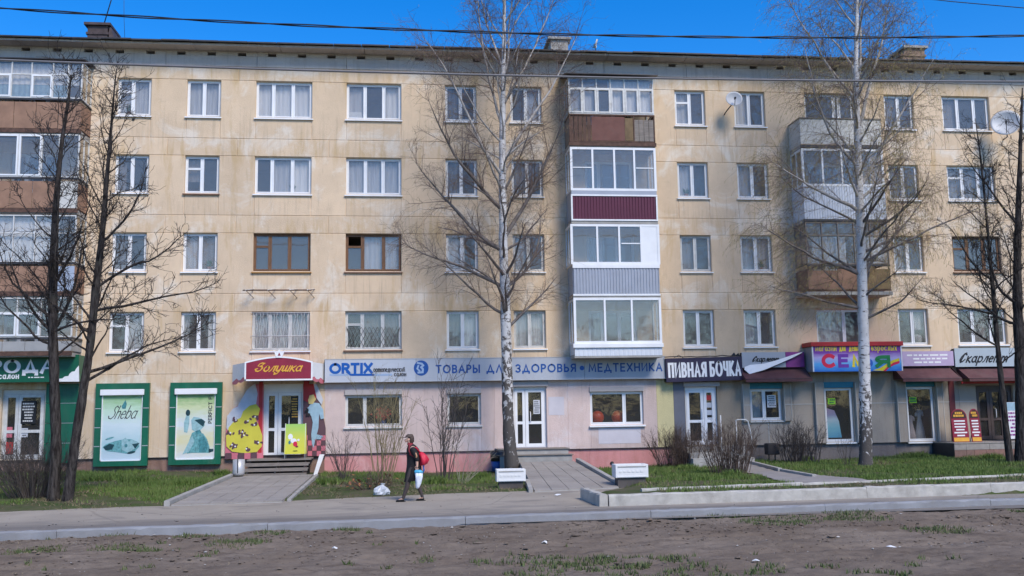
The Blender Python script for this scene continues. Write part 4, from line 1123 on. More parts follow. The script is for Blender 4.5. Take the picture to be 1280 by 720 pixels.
m.prism([(c[0]+.26*math.cos(a*math.pi/12), c[2]+.27*math.sin(a*math.pi/12)) for a in range(24)], YS, YS+.01, NAVY)
m.build('emblem', s)
m = M(); ribbon(m, [Vector((c[0]+x*.2, c[2]+z*.2)) for x, z in [(-.6, .9), (.1, .75), (.35, .45), (.0, .12), (.3, -.2), (.25, -.75), (-.5, -.8)]], .035, YS-.004, PALEB); ribbon(m, [Vector((c[0]+x*.2, c[2]+z*.2)) for x, z in [(-.5, .4), (-.7, -.1), (-.3, -.5)]], .03, YS-.005, PALEB); m.build('emblem_mark', s)
letpx(s, 'ТОВАРЫ', 544.5, 600, 455.8, 466.5, YS, NAVY, .027, gap=.36)
letpx(s, 'ДЛЯ', 608, 637, 455.2, 466, YS, NAVY, .027, gap=.36)
letpx(s, 'ЗДОРОВЬЯ', 644.5, 720, 454.8, 465.5, YS, NAVY, .027, gap=.36)
c = F(727.5, 460, YS); M().prism([(c[0]+.085*math.cos(a*math.pi/8), c[2]+.085*math.sin(a*math.pi/8)) for a in range(16)], YS, YS+.01, ROYAL).build('bullet', s)
letpx(s, 'МЕДТЕХНИКА', 735.5, 828, 453.6, 464.6, YS, NAVY, .027, gap=.36)

# the dark beer shop sign
s = thing('sign_board', 'dark purple sign board with fat white letters above the door beside the bushes', 'sign', (9.43, -.3, 3.5))
m = M(); m.box(9.42, 12.28, -.35, -.31, 3.06, 3.92, DKPURP).build('face_panel', s)
M().box(9.43, 12.27, -.308, -.03, 3.07, 3.91, BLACK).build('casing', s)
letpx(s, 'ПИВНАЯ', 835, 883.5, 453.3, 472.3, -.356, LETW, .043, gap=.42)
letpx(s, 'БОЧКА', 887, 926.5, 452.3, 471.8, -.356, LETW, .043, gap=.42)
m = M(); rng = random.Random(5); pts = [(9.4+.24*i, -.3-.04*rng.random(), 3.94+.04*rng.random()) for i in range(13)]; m.tube(pts, .018, BLACK, 5)
m.tube([(9.8, -.2, 3.95), (9.95, -.25, 4.03), (10.1, -.3, 3.93)], .012, BLACK, 4); m.add([(11.9, -.2, 3.93), (12.05, -.22, 4.08), (12.1, -.25, 3.98), (12.22, -.2, 4.06), (12.27, -.2, 3.93)], [(0, 2, 1), (0, 4, 3, 2)], BLACK); m.build('torn_strip', s)
s.rotation_euler = (0, rad(-1.0), 0)

# the red canopy over the wooden steps
s = thing('shop_canopy', 'wine red arched shop canopy with golden script and a white crown', 'canopy', (-4.2, -.6, 3.3))
top = [(-3.1+(-5.3+3.1)*i/12, 3.88+.175*math.sin(math.pi*i/12)) for i in range(13)]
M().prism([(-5.3, 3.29), (-3.1, 3.29)]+top, -1.2, -1.16, WINE).build('face_panel', s)
tr = M(); o_ = [(-5.3, 3.29), (-3.1, 3.29)]+top+[(-5.3, 3.29)]
ribbon(tr, [Vector(p) for p in o_], .026, -1.206, LETW); tr.build('white_trim', s)
tp = top[::-1]; m = M()
for (a, b) in zip(tp[:-1], tp[1:]):
    m.hexa([(a[0], -1.158, a[1]-.04), (b[0], -1.158, b[1]-.04), (b[0]*1.0, -.02, b[1]-.04), (a[0], -.02, a[1]-.04)], [(a[0], -1.158, a[1]-.005), (b[0], -1.158, b[1]-.005), (b[0], -.02, b[1]-.005), (a[0], -.02, a[1]-.005)], WINE)
m.build('roof_panel', s)
M().box(-5.28, -3.12, -1.158, -.02, 3.29, 3.32, BLACK).build('soffit', s)
for sx, xa, xb in ((-1, -5.31, -5.92), (1, -3.09, -2.76)):
    q = lambda u, z: (xa+(xb-xa)*u, -1.17+1.15*u, z)
    n = 6; vs = [q(i/n, 3.88-.02*i/n) for i in range(n+1)]+[q(i/n, 3.36+.05*math.sin(i*1.9)-.05*i/n) for i in range(n+1)]+[q(i/n, 3.26-.10*i/n+.03*math.sin(i*2.3+1)) for i in range(n+1)]
    f1 = [(n+1+i, n+2+i, i+1, i) for i in range(n)]; f2 = [(2*n+2+i, 2*n+3+i, n+2+i, n+1+i) for i in range(n)]
    if sx > 0: f1 = [f[::-1] for f in f1]; f2 = [f[::-1] for f in f2]
    M().add(vs, f1, LETW).add(vs, f2, PINKC).build('side_panel', s)
cx, cz = F(349, 446, -1.21)[0], 4.05
M().prism([(cx-.09, cz-.02), (cx+.09, cz-.02), (cx+.19, cz+.24), (cx+.09, cz+.15), (cx, cz+.27), (cx-.09, cz+.15), (cx-.19, cz+.24)], -1.23, -1.2, LETW).prism([(cx-.05, cz+.05), (cx+.05, cz+.05), (cx, cz+.16)], -1.235, -1.23, WINE).build('crown_ornament', s)
a, b = F(318, 460, -1.21), F(380, 460, -1.21)
lettering(s, '3олушка', a[0], b[0], F(349, 465, -1.21)[2], F(349, 453, -1.21)[2], -1.21, GOLD, .028, shear=.42, gap=.16, pen=(35, .45))

# painted boards beside that door (plain drapery and leaf pattern, checked foot)
def outline(ps, y): return [F(a, b, y)[::2] for a, b in ps]
def ccw(p):
    ar = sum(p[i][0]*p[(i+1) % len(p)][1]-p[(i+1) % len(p)][0]*p[i][1] for i in range(len(p)))
    return p if ar > 0 else p[::-1]
def blob(mb, ps, y0, y1, mat):
    p = ccw(outline(ps, y0)); mb.prism(p, y0, y1, mat); return mb
def ell(mb, px, py, rx, rz, y0, y1, mat, rot=0, n=12):
    c = F(px, py, y0); ca, sa = math.cos(rot), math.sin(rot)
    mb.prism([(c[0]+rx*math.cos(t)*ca-rz*math.sin(t)*sa, c[2]+rx*math.cos(t)*sa+rz*math.sin(t)*ca) for t in [2*math.pi*i/n for i in range(n)]], y0, y1, mat)
    return mb
def checker(parent, px0, px1, py0, py1, nx, ny, y):
    for i in range(nx):
        for j in range(ny):
            a = F(px0+(px1-px0)*i/nx, py1+(py0-py1)*j/ny, y); b = F(px0+(px1-px0)*(i+1)/nx, py1+(py0-py1)*(j+1)/ny, y)
            M().box(a[0]+.003, b[0]-.003, y, y+.012, a[2]+.003, b[2]-.003, PINKC if (i+j) % 2 else GREYMA).build('checker_tile', parent)
s = thing('painted_board', 'cut-out board painted with a yellow bell gown of dark leaf sprigs, beside the white door', 'mural board', (-5.5, -.06, .7))
m = M(); blob(m, [(281, 574), (329, 574), (329.5, 480), (317, 480), (308, 490), (300, 505), (290, 512), (284, 522), (282, 545)], -.06, -.01, PINKC); m.build('backing', s)
m = M(); blob(m, [(319, 479), (322, 492), (320, 505), (322, 514), (300, 524), (286, 540), (283, 535), (284, 520), (291, 511), (297, 508), (303, 497), (309, 487)], -.075, -.062, PALEG); m.build('pale_drape', s)
m = M(); gown = [(304, 514), (312, 507), (320, 505), (325, 511), (323, 519), (319, 523), (324, 533), (328, 545), (327, 558), (321, 565), (305, 566.5), (290, 564.5), (283, 558), (282.5, 546), (286, 534), (293, 526), (301, 522)]
blob(m, gown, -.09, -.077, YELLOW); m.build('yellow_gown', s)
m = M(); rng = random.Random(12); k = 0
for (a, b) in ((295, 525), (310, 526), (318, 531), (288, 541), (303, 540), (305, 544), (323, 553), (290, 556), (294, 558), (308, 561), (319, 521)):
    for j in range(5):
        ell(m, a+rng.uniform(-4, 4), b+rng.uniform(-2.5, 2.5), .055, .035, -.094-.0006*(k % 5), -.091, GREYMA, rng.uniform(0, 3), 8); k += 1
    ell(m, a, b, .028, .028, -.098, -.0965, LETW, 0, 8)
m.build('leaf_sprigs', s, kind='stuff')
checker(s, 281.5, 329, 566, 574, 6, 1, -.105)
s = thing('painted_board', 'maroon painted board with pale blue drapery beside the yellow folding board', 'mural board', (-3.1, -.06, .7))
m = M(); blob(m, [(378.5, 571), (407, 570), (407, 535), (403, 515), (399, 500), (394, 480), (379, 480)], -.06, -.01, GREYMA); m.build('backing', s)
m = M(); blob(m, [(379, 500), (379, 480), (393, 480), (397, 495), (390, 505)], -.07, -.062, RED); m.build('red_corner', s)
m = M(); blob(m, [(392, 480), (395, 479), (400, 490), (404, 500), (402, 506), (396, 498)], -.082, -.072, PALEG); m.build('pale_drape', s)
m = M(); blob(m, [(386, 508), (390, 503), (399, 504), (404, 512), (405, 523), (401, 524), (399, 517), (398, 535), (396, 543), (404, 545), (401, 549), (394, 549), (392, 560), (390, 555), (389, 543), (391, 528), (389, 520), (382, 512)], -.092, -.084, SKYB); m.build('blue_drape', s)
m = M(); blob(m, [(385, 500), (387, 494), (392, 493), (395, 499), (391, 505), (386, 505)], -.098, -.094, pm('straw_paint', (.62, .48, .18), .6, .1)); m.build('straw_patch', s)
m = M(); 
for j in range(7): ell(m, 383+rng.uniform(-1.5, 5), 516+rng.uniform(-5, 6), .035, .05, -.108-.0005*j, -.102, BLACK, rng.uniform(0, 3), 7)
m.build('dark_scroll', s)
checker(s, 379, 407, 544, 570, 5, 4, -.078)
# recess cheeks of that doorway
M().box(-5.0, -4.88, -.08, .1, .68, 3.27, RED).box(-3.48, -3.3, -.055, .1, .68, 3.27, RED).build('door_cheek', B)

# green shop at the edge of the picture
s = thing('sign_board', 'deep green sign board with a white jagged corner over the green shop entrance', 'sign', (-13, -.5, 3.7))
M().box(-15.6, -10.86, -.6, -.56, 3.33, 4.23, GREENS).build('face_panel', s)
M().box(-15.6, -10.865, -.558, -.03, 3.34, 4.22, GREENP).build('casing', s)
letpx(s, 'РОДА', -12, 68, 448.5, 467.5, -.606, LETW, .062, gap=.34, pen=(0, .5))
letpx(s, 'салон', -2, 24, 465.5, 473.8, -.606, LETW, .018, gap=.3)
m = M(); print_lines(m, F(26, 471, -.606)[0], F(64, 471, -.606)[0], F(40, 473, -.606)[2], F(40, 470.5, -.606)[2], 1, -.606, LETW, random.Random(2)); m.build('fine_print', s)
m = M(); blob(m, [(67, 477), (99, 477), (98.5, 457), (95, 461), (93.5, 464), (90, 464.5), (87, 467), (85.5, 470), (81, 470.5), (78, 473), (74, 473.5)], -.61, -.602, LETW); m.build('jagged_corner', s)
for j, z in enumerate((.62, 1.29, 1.96, 2.63)):
    M().block(-12.06, -11.02, -.06, -.002, z, z+.655, GREENP, .006).build('cladding_panel', B)
    M().box(-11.62, -11.02, -.066, -.004, z+.656, z+.669, TIN).build('cladding_strip', B)

def posters():
    facemat('meadow_poster', [(0, (.52, .62, .68)), (.25, (.40, .58, .62)), (.55, (.60, .70, .72)), (.78, (.50, .68, .52)), (1, (.22, .42, .16))], var=(2.5, .25))
    facemat('sunny_poster', [(0, (.62, .66, .68)), (.3, (.66, .62, .36)), (.55, (.62, .68, .70)), (.8, (.56, .62, .36)), (1, (.16, .36, .12))], var=(3, .3))
    facemat('lime_poster', [(0, (.62, .58, .03)), (.5, (.55, .56, .06)), (1, (.30, .52, .10))], var=(3, .15))
    facemat('rainbow_board', [(0, (.015, .14, .55)), (.3, (.10, .40, .75)), (.55, (.50, .42, .72)), (.75, (.22, .05, .36)), (1, (.12, .02, .24))], var=(2, .25))
posters()
TEAL = pm('teal_print', (.06, .22, .24), .45, .35, 12); TEALL = pm('pale_teal_print', (.28, .46, .48), .45, .2, 12); TEALD = pm('dark_teal_print', (.015, .055, .065), .45, .3, 12); MIDT = pm('mid_teal_print', (.13, .33, .34), .45, .4, 14)
for n, (x0, x1, pp_, lab) in enumerate(((-10.42, -8.66, 'meadow_poster', 'green framed poster case showing a grey cat lying down, beside the dark tree trunks'), (-7.97, -6.24, 'sunny_poster', 'green framed poster case showing a sitting cat with a raised paw'))):
    s = thing('poster_case', lab, 'poster case', ((x0+x1)/2, -.1, .5), 'green poster cases on the cream wall')
    z0, z1 = .48, 3.27; w = .21
    f = M().box(x0, x0+w, -.15, -.005, z0, z1, GREENP).box(x1-w, x1, -.15, -.005, z0, z1, GREENP).box(x0+w, x1-w, -.15, -.005, z0, z0+.17, GREENP).box(x0+w, x1-w, -.15, -.005, z1-.2, z1, GREENP)
    f.build('frame', s)
    for z in (1.15, 1.78, 2.42):
        for a_, b_ in ((x0-.004, x0+w-.02), (x1-w+.02, x1+.004)): M().box(a_, b_, -.156, -.149, z-.012, z+.012, TIN).build('frame_strip', s)
    M().box(x0+.16, x1-.16, -.22, -.1, 2.86, 3.06, WHITE).build('shutter_box', s, bevel=.02)
    M().box(x0+w, x1-w, -.1, -.02, z0+.17, 2.86, MATS[pp_]).build('poster', s)
    tr = M().box(x0+w, x0+w+.03, -.135, -.1, z0+.17, 2.86, WHITE).box(x1-w-.03, x1-w, -.135, -.1, z0+.17, 2.86, WHITE).box(x0+w, x1-w, -.135, -.1, z0+.17, z0+.2, WHITE)
    tr.build('poster_trim', s)
    y = -.104
    if n == 0:
        lettering(s, 'Sheba', -10.0, -8.98, 2.06, 2.50, y, DKGREY, .017, shear=.4, gap=.14, pen=(40, .5))
        m = M(); blob(m, [(128, 559), (133, 555), (145, 551), (155, 549), (165, 549), (173, 553), (174, 558), (168, 565), (158, 567), (145, 565), (134, 564)], y-.002, y, MIDT)
        blob(m, [(129, 559), (137, 554.5), (143, 556), (140, 562), (132, 563)], y-.003, y-.0022, TEALD); blob(m, [(152, 550), (157, 547), (161, 552), (165, 549), (174, 554), (168, 561), (160, 566), (152, 562)], y-.004, y-.0032, TEALL)
        blob(m, [(165, 555), (174.5, 553.5), (169, 561)], y-.005, y-.0042, TEALD); ell(m, 157.5, 557, .05, .06, y-.005, y-.0042, TEAL); ell(m, 137, 548, .15, .03, y-.002, y, MIDT, .3); ell(m, 164, 565.5, .14, .04, y-.005, y-.0042, TEALD, .2)
        m.build('cat_print', s)
        m = M(); blob(m, [(152, 508), (155, 503), (157, 500), (158.5, 505), (157, 511), (153, 511)], y-.002, y, TEAL); m.build('leaf_print', s)
    else:
        m = M(); blob(m, [(233.5, 567), (236, 552), (240, 541), (245, 539), (254, 542), (259, 549), (262, 559), (262, 566), (250, 566), (240, 566)], y-.002, y, MIDT)
        blob(m, [(230, 540), (230, 528), (233, 519), (237, 519), (236.5, 530), (234, 541)], y-.002, y, TEALL); ell(m, 235, 516, .075, .11, y-.004, y-.0022, TEALD)
        blob(m, [(239, 525), (242, 521), (249, 522), (255, 525), (256, 532), (250, 538), (245, 540), (240, 537)], y-.004, y-.0024, TEALL); blob(m, [(243, 525), (252, 523.5), (256.5, 527), (254, 533.5), (248, 529)], y-.005, y-.0042, TEALD)
        blob(m, [(228, 568), (236, 552), (240, 545), (243, 552), (236, 565)], y-.005, y-.0032, TEALL); blob(m, [(261, 561), (267, 561), (267, 564), (261, 566)], y-.002, y, TEALD); blob(m, [(244, 539), (250, 537), (252, 541), (246, 543)], y-.006, y-.0052, TEAL)
        blob(m, [(248, 549), (255, 545), (260, 556), (258, 565), (249, 565)], y-.004, y-.0022, TEAL); m.build('cat_print', s)
        mb = lettering(None, 'PERFICT FI', 0, .96, 0, .13, 0, DKGREY, .012, gap=.3, obj=False)
        mb.v = [(-6.56-q, y-.004+y2, 1.86+p) for (p, y2, q) in mb.v]; mb.build('lettering', s)

# the children's shop sign box
s = thing('sign_box', 'rainbow coloured sign box with big letters and a red top, behind the birch trunk', 'sign', (16.5, -.4, 3.8))
M().box(14.78, 18.2, -.8, -.76, 3.36, 4.28, MATS['rainbow_board']).build('face_panel', s)
M().box(14.79, 18.19, -.758, -.02, 3.37, 4.27, pm('sign_box_side', (.33, .32, .32), .6, .08)).build('casing', s)
M().box(14.72, 18.26, -.86, -.02, 4.282, 4.44, RED).build('top_rim', s, bevel=.012)
M().box(14.772, 14.81, -.812, -.75, 3.36, 4.28, LETW).box(18.17, 18.21, -.812, -.75, 3.36, 4.28, LETW).build('edge_trim', s)
YS = -.806
PURP = pm('purple_letter', (.16, .04, .35), .4, .1); YEL = pm('yellow_letter', (.75, .60, .03), .4, .06); GRN = pm('green_letter', (.02, .22, .06), .4, .1); REDL = pm('red_letter', (.68, .02, .07), .4, .08)
letpx(s, 'магазин', 1019, 1045.5, 430.5, 439, YS, YEL, .015, gap=.3); letpx(s, 'для', 1049, 1057, 430.5, 439, YS, YEL, .015, gap=.3); letpx(s, 'детей', 1061, 1077, 430.5, 439, YS, YEL, .015, gap=.3)
letpx(s, 'и', 1080, 1083, 430.5, 439, YS, YEL, .015); letpx(s, 'взрослых', 1089, 1121, 430, 438.5, YS, YEL, .015, gap=.3)
letpx(s, 'С', 1027, 1044, 442, 460, YS, REDL, .068); letpx(s, 'Е', 1047.5, 1061, 442.5, 459.5, YS, PURP, .062); letpx(s, 'М', 1065, 1079, 443, 459, YS, YEL, .055); letpx(s, 'Ь', 1082, 1091, 443.5, 459, YS, pm('blue_sign_letter', (.03, .12, .5), .4, .1), .06)
m = M(); blob(m, [(1091, 463), (1100, 460), (1108, 455), (1116, 450), (1124, 447.5), (1124.5, 451), (1117, 453), (1110, 458), (1104, 463.5)], YS+.002, YS+.005, YEL); blob(m, [(1104, 463.5), (1110, 458), (1117, 453), (1124.5, 451), (1124.5, 454), (1117, 456.5), (1111, 460), (1107, 464)], YS, YS+.0018, REDL); m.build('rainbow_stripe', s)
letpx(s, 'Я', 1094, 1113, 444, 459.5, YS-.008, GRN, .065)
# the torn sign, lilac sign and script sign
s = thing('sign_board', 'grey and purple script sign board half covered by a torn white banner', 'sign', (13.4, -.2, 3.8))
LIL = pm('lilac_sign_face', (.46, .36, .52), .5, .08, 3); PUR = pm('purple_sign_face', (.24, .045, .22), .5, .15, 2)
M().box(12.32, 13.98, -.25, -.21, 3.56, 4.12, SILVER).build('face_panel', s); M().box(13.99, 14.7, -.25, -.21, 3.56, 4.12, PUR).build('face_panel', s); M().box(12.33, 14.7, -.208, -.03, 3.57, 4.11, DKGREY).build('casing', s)
letpx(s, 'çкарлетт', 939, 975, 445, 452.5, -.256, BLACK, .024, shear=.4, gap=.2, pen=(40, .45))
t = thing('torn_banner', 'torn white banner hanging loose across the grey and purple sign', 'banner', (13.4, -.35, 3.8))
m = M(); top = [(931, 458.5), (938, 456), (955, 454.5), (970, 450.5), (988, 444.5), (1002.5, 440)]; bot = [(930.5, 462), (937, 467.5), (955, 462.5), (972, 455.5), (989, 448), (1003, 440.8)]
vs = []
for i, (a, b) in enumerate(zip(top, bot)):
    for j in range(4):
        y = -.27-.09*j/3-.02*(i % 2)
        vs.append(F(a[0]+(b[0]-a[0])*j/3, a[1]+(b[1]-a[1])*j/3, y))
fs = [(i*4+j+1, (i+1)*4+j+1, (i+1)*4+j, i*4+j) for i in range(5) for j in range(3)]
vs2 = [(x, y+.012, z) for x, y, z in vs]; n = len(vs)
m.add(vs+vs2, fs+[tuple(q+n for q in f[::-1]) for f in fs], LETW, True); m.build('sheet', t)
m = M(); m.tube([F(a, b+.4, -.33) for a, b in bot], .012, BLACK, 4); m.build('frayed_hem', t)
s = thing('sign_board', 'lilac sign board with small white print between the sign box and the script sign', 'sign', (19.5, -.2, 3.8))
M().box(18.3, 20.55, -.25, -.21, 3.55, 4.1, LIL).build('face_panel', s); M().box(18.3, 20.54, -.208, -.03, 3.56, 4.09, DKGREY).build('casing', s)
m = M(); print_lines(m, 18.6, 20.4, 3.62, 4.02, 3, -.254, LETW, random.Random(4), .45); m.build('fine_print', s)
s = thing('sign_board', 'pale grey sign board with black slanted script over the dark double door', 'sign', (22, -.2, 3.8))
M().box(20.6, 23.25, -.26, -.21, 3.5, 4.2, pm('pale_blue_sign_face', (.40, .46, .50), .45, .05)).build('face_panel', s); M().box(20.61, 23.24, -.208, -.03, 3.51, 4.19, DKGREY).build('casing', s)
letpx(s, 'çкарлетт', 1197, 1262, 440.5, 453.5, -.266, BLACK, .036, shear=.4, gap=.2, pen=(40, .45))
s = thing('sign_board', 'bright blue sign board next to the pale grey script sign', 'sign', (25, -.2, 3.8))
M().box(23.3, 27.5, -.26, -.21, 3.5, 4.2, pm('bright_blue_sign_face', (.04, .25, .48), .45, .1)).build('face_panel', s); M().box(23.31, 27.49, -.208, -.03, 3.51, 4.19, DKGREY).build('casing', s)
def awning(x0, x1, zt, zb, yo, label, xr=0.0):
    s = thing('awning', label, 'awning', ((x0+x1)/2, -.3, zb), 'maroon awnings under the script signs')
    n = 14; vs = []
    for i in range(n+1):
        u = i/n
        for j in range(5):
            w = j/4; x = x0+(x1-x0)*u+xr*w*u
            vs.append((x, -.06-(yo-.06)*w, zt+(zb-zt)*w-.03*math.sin(w*math.pi)*(1+.3*math.sin(i*2.1))))
    fs = [(i*5+j, i*5+j+1, (i+1)*5+j+1, (i+1)*5+j) for i in range(n) for j in range(4)]
    k = len(vs); vs2 = [(x, y+.01, z-.012) for x, y, z in vs]
    M().add(vs+vs2, fs+[tuple(q+k for q in f[::-1]) for f in fs], MAROON, True).build('cloth', s)
    for xx in (x0, x1+xr): M().add([(xx, -.05, zt), (xx, -yo, zb), (xx, -.05, zb), (xx+.01, -.05, zt), (xx+.01, -yo, zb), (xx+.01, -.05, zb)], [(0, 1, 2), (5, 4, 3), (0, 3, 4, 1), (1, 4, 5, 2)], MAROON).build('side_cloth', s)
    M().box(x0, x1+xr, -yo-.01, -yo+.01, zb-.10, zb-.005, MAROON).build('valance', s)
    M().bar((x0, -yo+.02, zb+.005), (x1+xr, -yo+.02, zb+.005), .014, DKGREY).build('front_bar', s)
awning(12.26, 14.76, 3.56, 3.12, .72, 'maroon awning below the torn banner and the grey and purple sign')
awning(18.22, 20.42, 3.54, 3.06, .75, 'maroon awning below the lilac sign board', .1)
awning(20.75, 26.5, 3.5, 3.04, .85, 'faded maroon awning below the pale grey script sign')
M().box(20.4, 20.62, -.03, -.002, .75, 3.0, pm('dark_red_jamb', (.10, .015, .02), .6, .1)).box(20.65, 26.4, -.5, -.47, 2.86, 2.94, RED).build('door_surround', B)

# ------------------------------------------------------------------ steps, boards, bins, rails, planters
s = thing('wooden_steps', 'grey wooden plank steps on an iron frame below the red canopy', 'steps', (-4.2, -1.5, .12))
for i in range(7): M().box(-5.22, -3.12, -1.05+.15*i, -1.05+.15*i+.142, .60, .645, GREYWOOD).build('plank', s)
for k, z in enumerate((.49, .335, .18)):
    for j in range(2): M().box(-5.24+.02*k, -3.14-.02*k, -1.20-.30*k-.14*j-.02, -1.20-.30*k-.14*j+.11, z, z+.04, GREYWOOD).build('plank', s)
    M().box(-5.22, -3.16, -1.36-.30*k-.035, -1.36-.30*k-.03, z-.055, z+.03, GREYWOOD).build('riser_edge', s)
fr = M()
for xx in (-5.1, -4.2, -3.3):
    fr.hexa([(xx-.02, -2.05, .02), (xx+.02, -2.05, .02), (xx+.02, 0, .02), (xx-.02, 0, .02)], [(xx-.02, -2.05, .16), (xx+.02, -2.05, .16), (xx+.02, -.9, .59), (xx-.02, -.9, .59)], DKGREY)
fr.box(-5.15, -3.2, -.5, -.46, .1, .59, BLACK)
fr.build('frame', s)
s = thing('leaning_board', 'short pale board leaning at the end of the wooden steps', 'board', (-2.8, -1, .2))
M().hexa([(-2.98, -1.6, .12), (-2.86, -1.6, .12), (-2.86, -1.56, .14), (-2.98, -1.56, .14)], [(-2.86, -.75, .74), (-2.70, -.75, .74), (-2.70, -.71, .76), (-2.86, -.71, .76)], OLDWHITE).build('plank', s)
s = thing('folding_board', 'yellow and lime folding advertising board standing on the wooden steps', 'advertising board', (-3.67, -.8, .645))
M().hexa([(-4.02, -.93, .80), (-3.30, -.93, .80), (-3.30, -.91, .80), (-4.02, -.91, .80)], [(-4.0, -.76, 1.80), (-3.31, -.76, 1.80), (-3.31, -.74, 1.80), (-4.0, -.74, 1.80)], MATS['lime_poster']).build('front_panel', s)
M().hexa([(-4.02, -.55, .80), (-3.30, -.55, .80), (-3.30, -.53, .80), (-4.02, -.53, .80)], [(-4.0, -.73, 1.80), (-3.31, -.73, 1.80), (-3.31, -.71, 1.80), (-4.0, -.71, 1.80)], YELLOW).build('rear_panel', s)
for xx in (-4.0, -3.33):
    M().bar((xx, -.945, .648), (xx, -.75, 1.82), .015, OLDWHITE).build('leg', s); M().bar((xx, -.52, .648), (xx, -.72, 1.82), .015, OLDWHITE).build('leg', s)
m = M(); 
for (a, b, r1, r2, mt) in ((363, 546, .10, .13, LETW), (367, 551, .13, .10, LETW), (362, 553, .05, .08, TEAL), (369, 555, .09, .11, REDL), (373, 550, .05, .05, LETW), (371, 558, .06, .04, WINE), (369, 563.5, .10, .012, BLACK)):
    z = F(a, b, -.86)[2]; y = -.93+.17*(z-.8)-.012
    ell(m, a, b, r1*.8, r2*.8, y-.004*len(m.v)/80-.002, y+.006, mt, 0, 10)
m.build('print', s)
s = thing('trash_bin', 'grey metal cylinder bin standing beside the wooden steps', 'bin', (-5.28, -2.27, .16))
M().lathe(-5.28, -2.25, [(.03, .1), (.03, .22), (.17, .22), (.19, .30), (.19, .72), (.165, .72), (.15, .35)], TIN, 16).build('barrel', s)
M().bar((-5.28, -2.44, .3), (-5.28, -2.46, .86), .015, DKGREY).build('post', s)
s = thing('trash_bin', 'blue and black plastic bin behind the birch trunk near the door steps', 'bin', (3.1, -.9, .1))
bx = F(621.5, 580, -1.0)[0]
M().lathe(bx, -1.0, [(.19, .08), (.22, .42)], BLUEB, 16).build('bucket', s)
M().lathe(bx, -1.0, [(.225, .421), (.245, .74), (.23, .75), (.2, .5)], pm('black_bin_bag', (.02, .022, .03), .35, .2), 16).build('liner', s)
s = thing('trash_bin', 'dark square bin on short legs by the grey wall near the bushes', 'bin', (14.1, -.5, .2))
q = F(965, 573, -.6); M().box(q[0]-.22, q[0]+.2, -.85, -.45, .42, .82, pm('dark_bin', (.045, .04, .04), .6, .2)).build('box', s, bevel=.03)
for dx in (-.13, .1): M().bar((q[0]+dx, -.65, .15), (q[0]+dx, -.65, .43), .025, DKGREY).build('leg', s)
M().box(q[0]-.17, q[0]+.15, -.80, -.5, .818, .825, BLACK).build('mouth', s)
def planter(px0, px1, pyb, pyt, zb, depth, label):
    a, b = G(px0, pyb, zb), G(px1, pyb, zb); y = (a[1]+b[1])/2+.03; x0, x1 = F(px0, pyb, y)[0], F(px1, pyb, y)[0]
    zt = F(px0, pyt, y)[2]; zm = zb+(zt-zb)*.30
    s = thing('planter', label, 'planter', ((x0+x1)/2, y, zb), 'white concrete planters by the paths')
    M().box(x0+.07, x1-.07, y+.06, y+depth-.06, zb-.15, zm, pm('dark_base', (.09, .08, .075), .9, .2)).build('base', s)
    w = .09; m = M().box(x0, x1, y, y+w, zm+.002, zt, OLDW2).box(x0, x1, y+depth-w, y+depth, zm+.002, zt, OLDW2).box(x0, x0+w, y+w, y+depth-w, zm+.002, zt, OLDW2).box(x1-w, x1, y+w, y+depth-w, zm+.002, zt, OLDW2).box(x0+w, x1-w, y+w, y+depth-w, zm+.002, zt-.05, SOIL)
    m.build('trough', s, bevel=.012)
    r = M(); zc = (zm+zt)/2+.02
    r.box(x0+.06, x1-.06, y-.014, y-.001, zt-.07, zt-.045, CONC)
    for i in range(6): r.box(x0+.1+(x1-x0-.2)*i/6, x0+.1+(x1-x0-.2)*(i+.55)/6, y-.012, y-.001, zc-.05, zc+.0, OLDW2)
    r.box(x0+.05, x1-.05, y-.012, y-.001, zm+.02, zm+.045, OLDW2).build('relief', s)
OLDW2 = pm('white_limed_concrete', (.72, .72, .71), .8, .06, 5, .2, 40, dirt=.3, dirtcol=(.42, .4, .37), dscale=5)
planter(621, 657.5, 609, 587, .06, .42, 'white concrete planter in front of the birch trunk')
planter(770, 811, 604.5, 581, .12, .5, 'white concrete planter on the grass beside the entrance path')
st = thing('entrance_steps', 'grey concrete entrance steps under the pink shop door', 'steps', (4.6, -.8, .4))
M().box(3.25, 5.68, -.95, .05, .1, .785, CONC).build('top_step', st, bevel=.012)
M().box(3.25, 5.74, -1.35, -.952, .1, .60, CONC).build('lower_step', st, bevel=.012)
M().box(3.20, 5.72, -1.0, .05, .787, .815, GREYWOOD).build('tread', st); M().box(3.2, 5.78, -1.4, -.955, .602, .625, GREYWOOD).build('tread', st)
st = thing('entrance_steps', 'weathered concrete steps behind the bushes under the beer shop door', 'steps', (11, -.8, .2))
for k in range(3): M().box(9.9, 12.1, -1.0-.34*k, -.66-.34*k if k else .05, .02, .75-.18*k, CONC).build('step', st, bevel=.012)
hr = thing('handrail', 'thin white bent handrail beside the beer shop steps', 'handrail', (11.9, -1.2, .2))
M().tube([F(919, 526, -1.2), F(922, 524.5, -1.2), F(932, 524.5, -1.2), F(935, 527, -1.2), F(938, 540, -1.2), F(942, 560, -1.2)], .022, OLDWHITE, 6).build('rail', hr)
q = F(920, 526, -1.2); M().bar(q, (q[0], -1.2, .3), .022, OLDWHITE).build('post', hr)
q = F(900.5, 519, -1.2); M().bar(q, (q[0], -1.2, .3), .025, OLDWHITE).build('post', hr)
st = thing('entrance_steps', 'stone tiled entrance platform under the script sign door', 'steps', (22, -.8, .2))
M().box(19.62, 26, -1.45, .05, -.1, .70, DKGREY).build('core', st)
